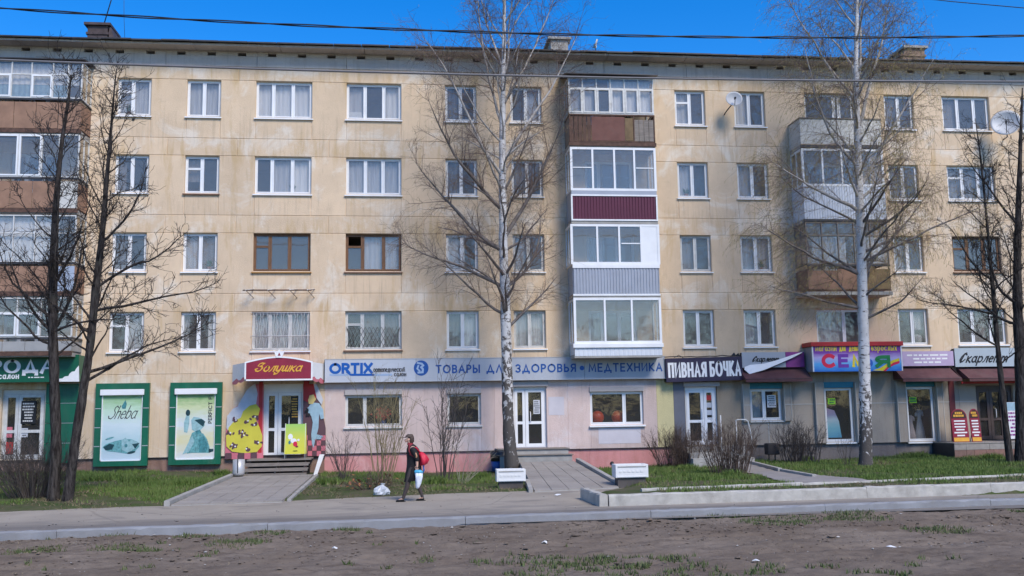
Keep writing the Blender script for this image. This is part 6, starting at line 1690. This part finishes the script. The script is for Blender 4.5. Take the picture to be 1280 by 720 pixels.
shrub('heap of cut twigs with orange leaves lying by the white litter bag', gb(463, 612, .02), 45, .55, 1.2, BRNT, 13, 3, .011, 0, .35, .12)

# ------------------------------------------------------------------ grass, weeds, clods, litter
def blades(name, P, h, mat, seed, w=.012, lean=.5):
    g = np.random.default_rng(seed); n = len(P); a = g.uniform(0, 2*np.pi, n); h = h*g.uniform(.55, 1.25, n)
    dx, dy = np.cos(a), np.sin(a); l = g.uniform(.1, lean, n)*h; la = g.uniform(0, 2*np.pi, n)
    ww = w*g.uniform(.7, 1.3, n)
    v0 = P+np.stack([-dx*ww, -dy*ww, np.zeros(n)], 1); v1 = P+np.stack([dx*ww, dy*ww, np.zeros(n)], 1)
    v2 = P+np.stack([np.cos(la)*l, np.sin(la)*l, h], 1)
    vs = np.stack([v0, v1, v2], 1).reshape(-1, 3); fs = np.arange(3*n).reshape(-1, 3)
    return build_np(name, vs, fs, mat, None, False, kind='stuff')
g = np.random.default_rng(5)
N = 260000
X = g.uniform(-16, 26, N); Y = g.uniform(-12.3, -.05, N)
dens = fbm(X*.55+9, Y*.8, 4); right = X > 5
patch = sstep((dens-np.where(right, .38, .47))/.14)
e = np.interp(X, EX, EY); left_ok = (~right) & (Y > e+.25)
strip = right & (Y < np.interp(X, [p[0] for p in lk], [p[1] for p in lk])+.1)
patch = np.where(strip, sstep((fbm(X*.8, Y*2)-.5)/.12)*.8, patch)
patch = np.where(right & ~strip, np.clip(patch*1.2+.10, 0, 1), patch)
# thin where the ground is trodden: along the road edge, at tree feet, beside the ramp
patch *= np.where(right, 1, sstep((Y-e-.2)/1.3))
for bx, by, rr in ((-8.7, -8.3, 1.1), (3.5, -1.9, 1.6), (-2.0, -6.5, 1.4), (-.8, -7.5, .8)):
    patch *= sstep((np.hypot(X-bx, (Y-by)*.6)-rr*.45)/rr)
ok = (g.random(N) < patch) & (left_ok | right) & (Y > -12.25)
ok &= ~((X > -5.75) & (X < -2.75) & (Y > -10.2)); ok &= ~((X > 3.25) & (X < 6.0) & (Y > -9)); ok &= ~((X < 6.1) & (X > 3.2) & (Y < -8.6))
ok &= ~inside(X, Y, PATHPOLY); ok &= ~((X > 19.5) & (Y > -1.6)); ok &= ~((X > 9.8) & (X < 12.2) & (Y > -2.1))
Z = lawn_h(X, Y); P = np.stack([X, Y, Z], 1)[ok]
hh = .06+.10*fbm(P[:, 0]*1.1, P[:, 1]*1.6+4, 3)
blades('lawn_grass', P, hh, BLADE, 6, .011)
N = 60000
X = g.uniform(-16, 26, N); Y = g.uniform(-12.2, -.05, N); e = np.interp(X, EX, EY); right = X > 5
ok = (g.random(N) < sstep((fbm(X*.9+30, Y*1.1, 4)-.40)/.25)*.8) & (((~right) & (Y > e+.1)) | (right & (X > 6.1)))
ok &= ~((X > -5.75) & (X < -2.75) & (Y > -10.2)); ok &= ~((X > 3.25) & (X < 6.0) & (Y > -9)); ok &= ~((X < 6.1) & (X > 3.2) & (Y < -8.6)); ok &= ~inside(X, Y, PATHPOLY); ok &= ~((X > 19.5) & (Y > -1.6))
P = np.stack([X, Y, lawn_h(X, Y)], 1)[ok]
blades('dead_grass', P, .075+0*P[:, 0], blade_mat('straw', (.24, .19, .11), (.17, .13, .08), (.30, .26, .17)), 16, .010, 2.2)
N = 9000; X = g.uniform(-10, 17, N); Y = g.uniform(-22, -15.5, N); ok = g.random(N) < sstep((fbm(X*.7+3, Y*.9, 4)-.46)/.2)*.8
P = np.stack([X, Y, dirt_edge(X, Y)], 1)[ok]
blades('verge_straw', P, .03+0*P[:, 0], MATS.get('straw_b') or pm('straw_b', (.24, .19, .12), .8, .3, 3), 17, .006, 3.0)
# tall tufts of fresh green near the wall, and weeds
def tufts(name, centres, n, r, h, mat, seed, hf, w=.012):
    g = np.random.default_rng(seed); out = []
    for (cx, cy, k) in centres:
        m = int(n*k); a = g.uniform(0, 6.28, m); q = r*k*np.sqrt(g.random(m)); out.append(np.stack([cx+np.cos(a)*q, cy+np.sin(a)*q*.8, 0*q], 1))
    P = np.concatenate(out); P[:, 2] = hf(P[:, 0], P[:, 1])
    return blades(name, P, h, mat, seed+1, w, .8)
rng = random.Random(44)
cs = [gb(*p, .15)[:2]+(k,) for p, k in (((130, 600), 1.3), ((168, 603), 1), ((235, 607), .9), ((278, 594), .6), ((1010, 577), .5), ((1140, 571), 1.2), ((1150, 574), .8), ((880, 580), .9), ((860, 588), .8), ((915, 596), .7), ((600, 598), .8), ((545, 604), .8), ((1240, 574), .8), ((410, 605), .8), ((70, 618), .7))]
tufts('weed_tufts', cs, 420, .42, .20, BLADE, 71, lawn_h, .018)
cs = [G(px, py, .0)[:2]+(k,) for px, py, k in ((40, 690, .9), (55, 688, .7), (150, 668, .8), (160, 665, .7), (148, 686, .9), (165, 688, .9), (178, 689, .6), (293, 679, .9), (307, 678, .8), (340, 667, .6), (435, 663, .5), (242, 670, .7), (985, 650, 1.6), (965, 655, 1.2), (1060, 642, 1.0), (1075, 648, 1.2), (1055, 648, .7), (1165, 664, 1.0), (1185, 665, .8), (905, 645, .7), (1280, 640, .6), (848, 645, .5))]
tufts('verge_grass', cs, 230, .55, .065, BLADED, 81, lambda x, y: dirt_edge(x, y)+.0, .009)
cs = []
for i in range(70):
    px = rng.choice((rng.uniform(640, 900), rng.uniform(500, 1180), rng.uniform(650, 860))); cs.append(G(px, rng.uniform(694, 722) if px < 880 else rng.uniform(706, 722), 0)[:2]+(rng.uniform(.3, .8),))
for i in range(26): cs.append(G(rng.uniform(0, 1280), rng.uniform(660, 716), 0)[:2]+(rng.uniform(.15, .4),))
tufts('verge_weeds', cs, 46, .30, .07, BLADED, 91, lambda x, y: dirt_edge(x, y), .012)
# clods and crumbs of soil
def rocks(name, P, S, mat, seed):
    g = np.random.default_rng(seed); n = len(P)
    ico = np.array([[0, 0, 1], [.9, 0, .4], [.28, .85, .4], [-.72, .53, .4], [-.72, -.53, .4], [.28, -.85, .4], [0, 0, -.6]])
    fc = np.array([[0, 1, 2], [0, 2, 3], [0, 3, 4], [0, 4, 5], [0, 5, 1], [6, 2, 1], [6, 3, 2], [6, 4, 3], [6, 5, 4], [6, 1, 5]])
    J = ico[None]*g.uniform(.6, 1.3, (n, 7, 1))*np.stack([g.uniform(.7, 1.5, n), g.uniform(.7, 1.5, n), g.uniform(.4, .8, n)], 1)[:, None, :]
    vs = (P[:, None, :]+J*S[:, None, None]).reshape(-1, 3); fs = (np.arange(n)[:, None, None]*7+fc[None]).reshape(-1, 3)
    return build_np(name, vs, fs, mat, None, False, kind='stuff')
N = 6000; X = g.uniform(-9, 16, N); Y = -15.6-np.abs(g.normal(0, 2.6, N)); k = fbm(X*.9, Y*1.5+7, 3) > .47
X, Y = X[k], Y[k]; S = np.exp(g.normal(-4.15, .55, len(X)))
rocks('soil_clods', np.stack([X, Y, dirt_edge(X, Y)+S*.2], 1), S, SOIL, 3)
N = 450; X = g.uniform(-9, 16, N); Y = g.uniform(-20.5, -15.5, N); S = np.exp(g.normal(-4.4, .4, N))
rocks('pale_pebbles', np.stack([X, Y, dirt_edge(X, Y)+S*.3], 1), S, pm('pebble', (.38, .36, .33), .9, .3, 4), 4)
N = 700; X = g.uniform(-14, 20, N); Y = g.uniform(-14.6, -9.2, N); k = (X < 4) | (Y < -13.1); X, Y = X[k], Y[k]; S = np.exp(g.normal(-4.6, .5, len(X)))
rocks('road_grit', np.stack([X, Y, 0*X+.006], 1), S, pm('pebble_grey', (.22, .2, .18), .9, .3, 4), 5)
for n, (px, py, sx, lab) in enumerate(((418, 688, .05, 'small crumpled white scrap on the bare soil near the kerb'), (681, 683, .055, 'white paper scrap on the soil before the kerb joint'), (1113, 681, .10, 'long pale scrap of paper on the soil below the birch'), (945, 702, .07, 'pale torn scrap lying lower on the soil'), (1195, 618, .07, 'white cup fragment on the narrow road strip between the kerbs'), (697, 620, .10, 'flattened white scrap on the road by the kerb end'))):
    q = G(px, py, 0); z = float(dirt_edge(q[0], q[1])) if q[1] < -15.4 else 0.004
    m = M(); rr = random.Random(n); k = 7
    pts = [(q[0]+sx*math.cos(6.283*i/k)*rr.uniform(.6, 1.1), q[1]+sx*.8*math.sin(6.283*i/k)*rr.uniform(.6, 1.1), z+.012+rr.uniform(0, .035)) for i in range(k)]
    m.add(pts+[(x, y, zz-.01) for x, y, zz in pts]+[(q[0], q[1], z+.05), (q[0], q[1], z+.03)], [(i, (i+1) % k, 2*k) for i in range(k)]+[((i+1) % k+k, i+k, 2*k+1) for i in range(k)]+[(i, i+k, (i+1) % k+k, (i+1) % k) for i in range(k)], PAPER)
    o = m.build('paper_scrap', None, at=q); o['label'] = lab; o['category'] = 'litter'; o['group'] = 'scraps of litter'
def dryleaves():
    g = np.random.default_rng(8); c = np.array(gb(463, 611, .02)); n = 60
    P = c+np.stack([g.normal(0, .35, n), g.normal(0, .25, n), np.abs(g.normal(.12, .12, n))], 1); a = g.uniform(0, 6.28, n); s = .06
    u = np.stack([np.cos(a), np.sin(a), g.normal(0, .5, n)], 1)*s; w = np.stack([-np.sin(a), np.cos(a), g.normal(0, .5, n)], 1)*s*.6
    vs = np.stack([P-u, P+w, P+u, P-w], 1).reshape(-1, 3)
    build_np('dry_leaves', vs, np.arange(4*n).reshape(-1, 4), pm('orange_leaf', (.30, .12, .045), .8, .3, 9), None, False, kind='stuff')
dryleaves()
def crumpled(name, label, cat, base, prof, mat, seed, n=18, amp=.16, sx=1, sy=1):
    rng = random.Random(seed); s = thing(name, label, cat, base)
    vs, fs = [], []
    for k, (r, z, dx) in enumerate(prof):
        for j in range(n):
            a = 2*math.pi*j/n; q = r*(1+amp*math.sin(3*a+k*1.3)+rng.uniform(-amp, amp)*.7)
            vs.append((base[0]+dx+q*sx*math.cos(a), base[1]+q*sy*math.sin(a), base[2]+z+rng.uniform(-.01, .01)))
    for k in range(len(prof)-1):
        for j in range(n): fs.append((k*n+j, k*n+(j+1) % n, (k+1)*n+(j+1) % n, (k+1)*n+j))
    fs.append(tuple(reversed(range(n)))); fs.append(tuple(range((len(prof)-1)*n, len(prof)*n)))
    M().add(vs, fs, mat, False).build('bag_body', s)
    return s
crumpled('litter_bag', 'white plastic bag of rubbish lying by the road edge', 'bag', (G(476, 619, .02)[0], G(476, 619, .02)[1], .01), [(.10, .0, 0), (.17, .03, 0), (.18, .10, .02), (.14, .18, .02), (.07, .24, .03), (.025, .27, .04), (.05, .31, .05)], pm('grey_white_bag', (.52, .54, .56), .35, .2, 7), 4, 22, .17, 1.2, .9)

# ------------------------------------------------------------------ the walking woman
def skin(name, joints, edges, mat, parent, org, sub=2, root=0, smooth=True):
    me = bpy.data.meshes.new(name)
    me.from_pydata([tuple(Vector(j[:3])) for j in joints], edges, [])
    o = bpy.data.objects.new('tmp', me); COL.objects.link(o)
    md = o.modifiers.new('s', 'SKIN'); md.use_smooth_shade = True
    sv = me.skin_vertices[0].data
    for i, j in enumerate(joints):
        rx = j[3]; ry = j[4] if len(j) > 4 else rx
        sv[i].radius = (rx, ry); sv[i].use_root = (i == root)
    o.modifiers.new('d', 'SUBSURF').levels = sub; o.modifiers['d'].render_levels = sub
    bpy.context.view_layer.update()
    dg = bpy.context.evaluated_depsgraph_get()
    nm = bpy.data.meshes.new_from_object(o.evaluated_get(dg))
    bpy.data.objects.remove(o); nm.materials.clear(); nm.materials.append(mat); nm.name = name
    nm.polygons.foreach_set('use_smooth', [True]*len(nm.polygons))
    r = bpy.data.objects.new(name, nm); COL.objects.link(r); r.parent = parent; ORG[r.name] = Vector(org)
    return r
SKIN = pm('skin', (.60, .36, .26), .55, .06); TIGHT = pm('dark_tights', (.060, .045, .042), .7, .15); COAT = pm('black_coat', (.013, .012, .013), .8, .25, 7); SHOE = pm('black_shoe', (.012, .011, .011), .4, .1)
CAPM = pm('grey_brown_cap', (.085, .062, .05), .8, .2); HAIR = pm('brown_hair', (.06, .04, .03), .7, .3, 12); SCARF = pm('dark_red_scarf', (.20, .02, .03), .8, .15); BAGR = pm('bright_red_bag', (.55, .02, .05), .55, .1, 6); STRAP = pm('tan_strap', (.50, .26, .14), .6, .1)
wl = G(517, 626.5, .0)
WO = (wl[0], wl[1], 0.0)
wm = thing('person', 'woman in a black coat, cap and dark tights walking along the road with bags', 'person', WO)
# local frame: -x is the walking direction
hip = (0.02, 0, .86); chest = (-.03, 0, 1.22); neck = (-.07, 0, 1.37); head = (-.115, 0, 1.49)
J = [(0.02, 0, .84, .13, .12), (0.0, 0, 1.02, .115, .13), (-.03, 0, 1.24, .12, .15), (-.065, 0, 1.36, .055, .055), (-.09, 0, 1.41, .05, .05), (-.115, 0, 1.475, .082, .068), (-.115, 0, 1.54, .078, .068),   # pelvis to crown 0..6
     (-.02, -.19, 1.27, .055), (.08, -.235, 1.04, .043), (.085, -.23, .86, .03), (.075, -.23, .81, .026),      # near arm 7..10
     (-.02, .19, 1.27, .055), (.03, .235, 1.03, .043), (-.02, .235, .82, .03),                                    # far arm 11..13
     (-.05, -.085, .80, .085), (-.145, -.085, .47, .055), (-.15, -.085, .36, .056), (-.255, -.085, .085, .034), (-.275, -.085, .055, .034), (-.38, -.085, .032, .028),   # near leg forward 14..19
     (.06, .085, .80, .085), (.10, .085, .46, .055), (.12, .085, .36, .056), (.215, .085, .10, .034), (.22, .085, .06, .034), (.11, .085, .034, .028)]                # far leg back 20..25
Eg = [(0, 1), (1, 2), (2, 3), (3, 4), (4, 5), (5, 6), (2, 7), (7, 8), (8, 9), (9, 10), (2, 11), (11, 12), (12, 13), (0, 14), (14, 15), (15, 16), (16, 17), (17, 18), (18, 19), (0, 20), (20, 21), (21, 22), (22, 23), (23, 24), (24, 25)]
skin('body', J, Eg, SKIN, wm, WO)
lg = 1.12
T = [(0.02, 0, .80, .13, .12)]+[(x, y, z, r*lg) for (x, y, z, r) in [j[:4] for j in J[14:19]]]+[(x, y, z, r*lg) for (x, y, z, r) in [j[:4] for j in J[20:25]]]
skin('tights', T, [(0, 1), (1, 2), (2, 3), (3, 4), (4, 5), (0, 6), (6, 7), (7, 8), (8, 9), (9, 10)], TIGHT, wm, WO)
for (ax, ay, az, tx) in ((-.262, -.085, .05, -.40), (.222, .085, .05, .09)):
    S_ = [(ax+.045, ay, .045, .034), (ax, ay, .045, .042, .038), ((ax+tx)/2, ay, .036, .04, .03), (tx, ay, .028, .036, .022), (tx-.03, ay, .026, .02, .014)]
    skin('shoe', S_, [(0, 1), (1, 2), (2, 3), (3, 4)], SHOE, wm, WO, 2)
    M().box(WO[0]+tx-.03, WO[0]+ax+.07, WO[1]+ay-.04, WO[1]+ay+.04, .002, .014, SHOE).build('sole', wm)
def loft(rings, mat, name, n=20, parent=wm, closed_top=True):
    vs, fs = [], []
    for k, (cx, cy, z, rx, ry, tilt) in enumerate(rings):
        for j in range(n):
            a = 2*math.pi*j/n; f = 1+.03*math.sin(5*a+k)
            vs.append((WO[0]+cx+rx*f*math.cos(a), WO[1]+cy+ry*f*math.sin(a), WO[2]+z+tilt*math.cos(a)))
    for k in range(len(rings)-1):
        for j in range(n): fs.append((k*n+j, k*n+(j+1) % n, (k+1)*n+(j+1) % n, (k+1)*n+j))
    if closed_top: fs.append(tuple(range((len(rings)-1)*n, len(rings)*n)))
    return M().add(vs, fs, mat, True).build(name, parent)
loft([(-.02, 0, .49, .215, .165, .03), (-.015, 0, .495, .225, .175, .03), (-.01, 0, .62, .205, .175, .01), (.01, 0, .80, .185, .18, 0), (.015, 0, .90, .175, .175, 0), (.01, 0, 1.02, .168, .17, 0), (.0, 0, 1.15, .170, .185, 0), (-.02, 0, 1.26, .150, .19, 0), (-.04, 0, 1.33, .105, .13, 0), (-.06, 0, 1.375, .07, .075, 0)], COAT, 'coat')
skin('sleeve', [(-.02, -.14, 1.28, .075), (-.015, -.20, 1.25, .075), (.085, -.24, 1.04, .058), (.09, -.235, .95, .052)], [(0, 1), (1, 2), (2, 3)], COAT, wm, WO)
skin('sleeve', [(-.02, .14, 1.28, .075), (-.015, .20, 1.25, .075), (.03, .24, 1.03, .058), (.0, .24, .88, .05)], [(0, 1), (1, 2), (2, 3)], COAT, wm, WO)
loft([(-.06, 0, 1.335, .095, .125, -.03), (-.068, 0, 1.36, .088, .1, -.02), (-.08, 0, 1.41, .066, .07, -.01)], SCARF, 'scarf', 16)
skin('strap', [(-.10, -.10, 1.35, .02), (-.11, -.165, 1.22, .02), (-.06, -.175, 1.12, .02), (.06, -.18, 1.05, .022)], [(0, 1), (1, 2), (2, 3)], SCARF, wm, WO, 1)
skin('trim', [(.045, -.262, 1.18, .02), (.075, -.285, 1.1, .022), (.06, -.285, 1.05, .02)], [(0, 1), (1, 2)], STRAP, wm, WO, 1)
# head: hair, cap with peak, face
loft([(-.06, 0, 1.40, .05, .060, 0), (-.052, 0, 1.44, .068, .076, 0), (-.055, 0, 1.50, .072, .080, .01), (-.065, 0, 1.56, .075, .08, .01)], HAIR, 'hair', 16)
loft([(-.106, 0, 1.545, .100, .088, .012), (-.105, 0, 1.56, .104, .092, .012), (-.10, 0, 1.60, .086, .078, .01), (-.095, 0, 1.622, .045, .04, 0)], CAPM, 'cap', 18)
M().hexa([(WO[0]-.30, WO[1]-.05, 1.527), (WO[0]-.17, WO[1]-.08, 1.535), (WO[0]-.17, WO[1]+.08, 1.535), (WO[0]-.30, WO[1]+.05, 1.527)], [(WO[0]-.30, WO[1]-.05, 1.537), (WO[0]-.17, WO[1]-.08, 1.55), (WO[0]-.17, WO[1]+.08, 1.55), (WO[0]-.30, WO[1]+.05, 1.537)], CAPM).build('cap_peak', wm, bevel=.004)
skin('face', [(-.165, 0, 1.50, .048, .04), (-.178, 0, 1.455, .04, .034), (-.175, 0, 1.42, .03, .026)], [(0, 1), (1, 2)], SKIN, wm, WO, 2)
skin('nose', [(-.205, 0, 1.49, .012), (-.222, 0, 1.467, .014), (-.20, 0, 1.462, .012)], [(0, 1), (1, 2)], SKIN, wm, WO, 1)
for s_ in (-1, 1):
    M().lathe(WO[0]-.196, WO[1]+s_*.027, [(.001, 1.488), (.009, 1.494), (.001, 1.50)], BLACK, 8).build('eye', wm)
    skin('ear', [(-.10, s_*.078, 1.50, .014, .01), (-.095, s_*.082, 1.475, .012, .008)], [(0, 1)], SKIN, wm, WO, 1)
M().box(WO[0]-.213, WO[0]-.19, WO[1]-.022, WO[1]+.022, 1.432, 1.439, SCARF).build('mouth', wm)
# hands, fingers curled round the bag handles
def hand(cx, cy, cz, s_):
    skin('hand', [(cx, cy, cz+.05, .026, .02), (cx-.005, cy, cz, .036, .017), (cx-.006, cy, cz-.035, .034, .016)], [(0, 1), (1, 2)], SKIN, wm, WO, 2)
    for k in range(4):
        fx = cx-.034+.019*k; ln = (.030, .036, .034, .027)[k]
        skin('finger', [(fx, cy, cz-.035, .009), (fx, cy-.008*s_, cz-.035-ln, .0085), (fx, cy+.022*s_, cz-.05-ln, .008), (fx, cy+.036*s_, cz-.036-ln, .007)], [(0, 1), (1, 2), (2, 3)], SKIN, wm, WO, 1)
    skin('thumb', [(cx-.035, cy, cz+.01, .011), (cx-.052, cy+.012*s_, cz-.02, .01), (cx-.044, cy+.03*s_, cz-.045, .008)], [(0, 1), (1, 2)], SKIN, wm, WO, 1)
hand(.085, -.235, .84, 1); hand(-.02, .235, .79, -1)
bg_ = thing('carrier_bag', 'long white carrier bag with a blue top hanging from the woman\'s hand', 'bag', (WO[0]+.10, WO[1]-.26, .35))
def bagloft(par, rings, mat, name, n=28):
    vs, fs = [], []
    for k, (cx, cy, z, rx, ry) in enumerate(rings):
        for j in range(n):
            a = 2*math.pi*j/n; f = 1+.13*math.sin(4*a+k*1.3)+.09*math.sin(7*a-k*1.7)
            vs.append((WO[0]+cx+rx*f*math.cos(a), WO[1]+cy+ry*f*math.sin(a), z))
    for k in range(len(rings)-1):
        for j in range(n): fs.append((k*n+j, k*n+(j+1) % n, (k+1)*n+(j+1) % n, (k+1)*n+j))
    fs.append(tuple(reversed(range(n)))); fs.append(tuple(range((len(rings)-1)*n, len(rings)*n)))
    M().add(vs, fs, mat, True).build(name, par)
bagloft(bg_, [(.09, -.255, .32, .02, .015), (.10, -.255, .36, .042, .035), (.11, -.255, .44, .062, .045), (.125, -.255, .52, .078, .055), (.13, -.255, .60, .09, .06), (.125, -.255, .69, .088, .05)], BAGW, 'bag_body')
bagloft(bg_, [(.125, -.255, .692, .097, .051), (.12, -.25, .735, .09, .035), (.10, -.245, .765, .055, .018)], pm('turquoise_bag_print', (.08, .38, .55), .4, .1), 'bag_top')
M().tube([(WO[0]+.06, WO[1]-.24, .76), (WO[0]+.075, WO[1]-.238, .79), (WO[0]+.10, WO[1]-.24, .76)], .008, BAGW, 5).build('handle', bg_)
bp = thing('backpack', 'bright red soft bag slung on the woman\'s back', 'bag', (WO[0]+.2, WO[1], 1.0))
bagloft(bp, [(.20, -.04, .86, .06, .10), (.235, -.05, .90, .10, .15), (.25, -.05, 1.0, .115, .165), (.225, -.04, 1.10, .10, .15), (.18, -.03, 1.17, .06, .10), (.16, -.02, 1.19, .03, .05)], BAGR, 'bag_body')
M().tube([(WO[0]+.17, WO[1]-.1, 1.16), (WO[0]+.06, WO[1]-.16, 1.30), (WO[0]-.06, WO[1]-.17, 1.27), (WO[0]-.09, WO[1]-.165, 1.12)], .018, BAGR, 6).build('bag_strap', bp)
M().tube([(WO[0]+.24, WO[1]-.1, .88), (WO[0]+.25, WO[1]-.1, .74), (WO[0]+.22, WO[1]-.1, .67)], .022, pm('blue_ribbon', (.03, .12, .35), .6, .1), 6).build('dangling_strap', bp)

# ------------------------------------------------------------------ unseen wood, added to darken what the panes mirror
def added_wood():
    g = np.random.default_rng(77); n = 26000
    X = g.uniform(-190, 190, n); Y = -118-g.random(n)*22
    top = 11+6*fbm(X*.06, Y*.02+3, 4)+3*fbm(X*.35, Y*.3, 2)
    Z = top*g.random(n)**.75
    P = np.stack([X, Y, Z], 1); a = g.normal(0, 1, (n, 3)); b = g.normal(0, 1, (n, 3)); s = g.uniform(.5, 1.4, n)[:, None]
    a = a/np.linalg.norm(a, axis=1, keepdims=True)*s; b = b/np.linalg.norm(b, axis=1, keepdims=True)*s
    vs = np.stack([P-a*.6, P+b*.6, P+a], 1).reshape(-1, 3)
    build_np('added_wood', vs, np.arange(3*n).reshape(-1, 3), pm('far_twigs', (.045, .04, .032), .9, .3, .2), None, False, kind='stuff')
added_wood()
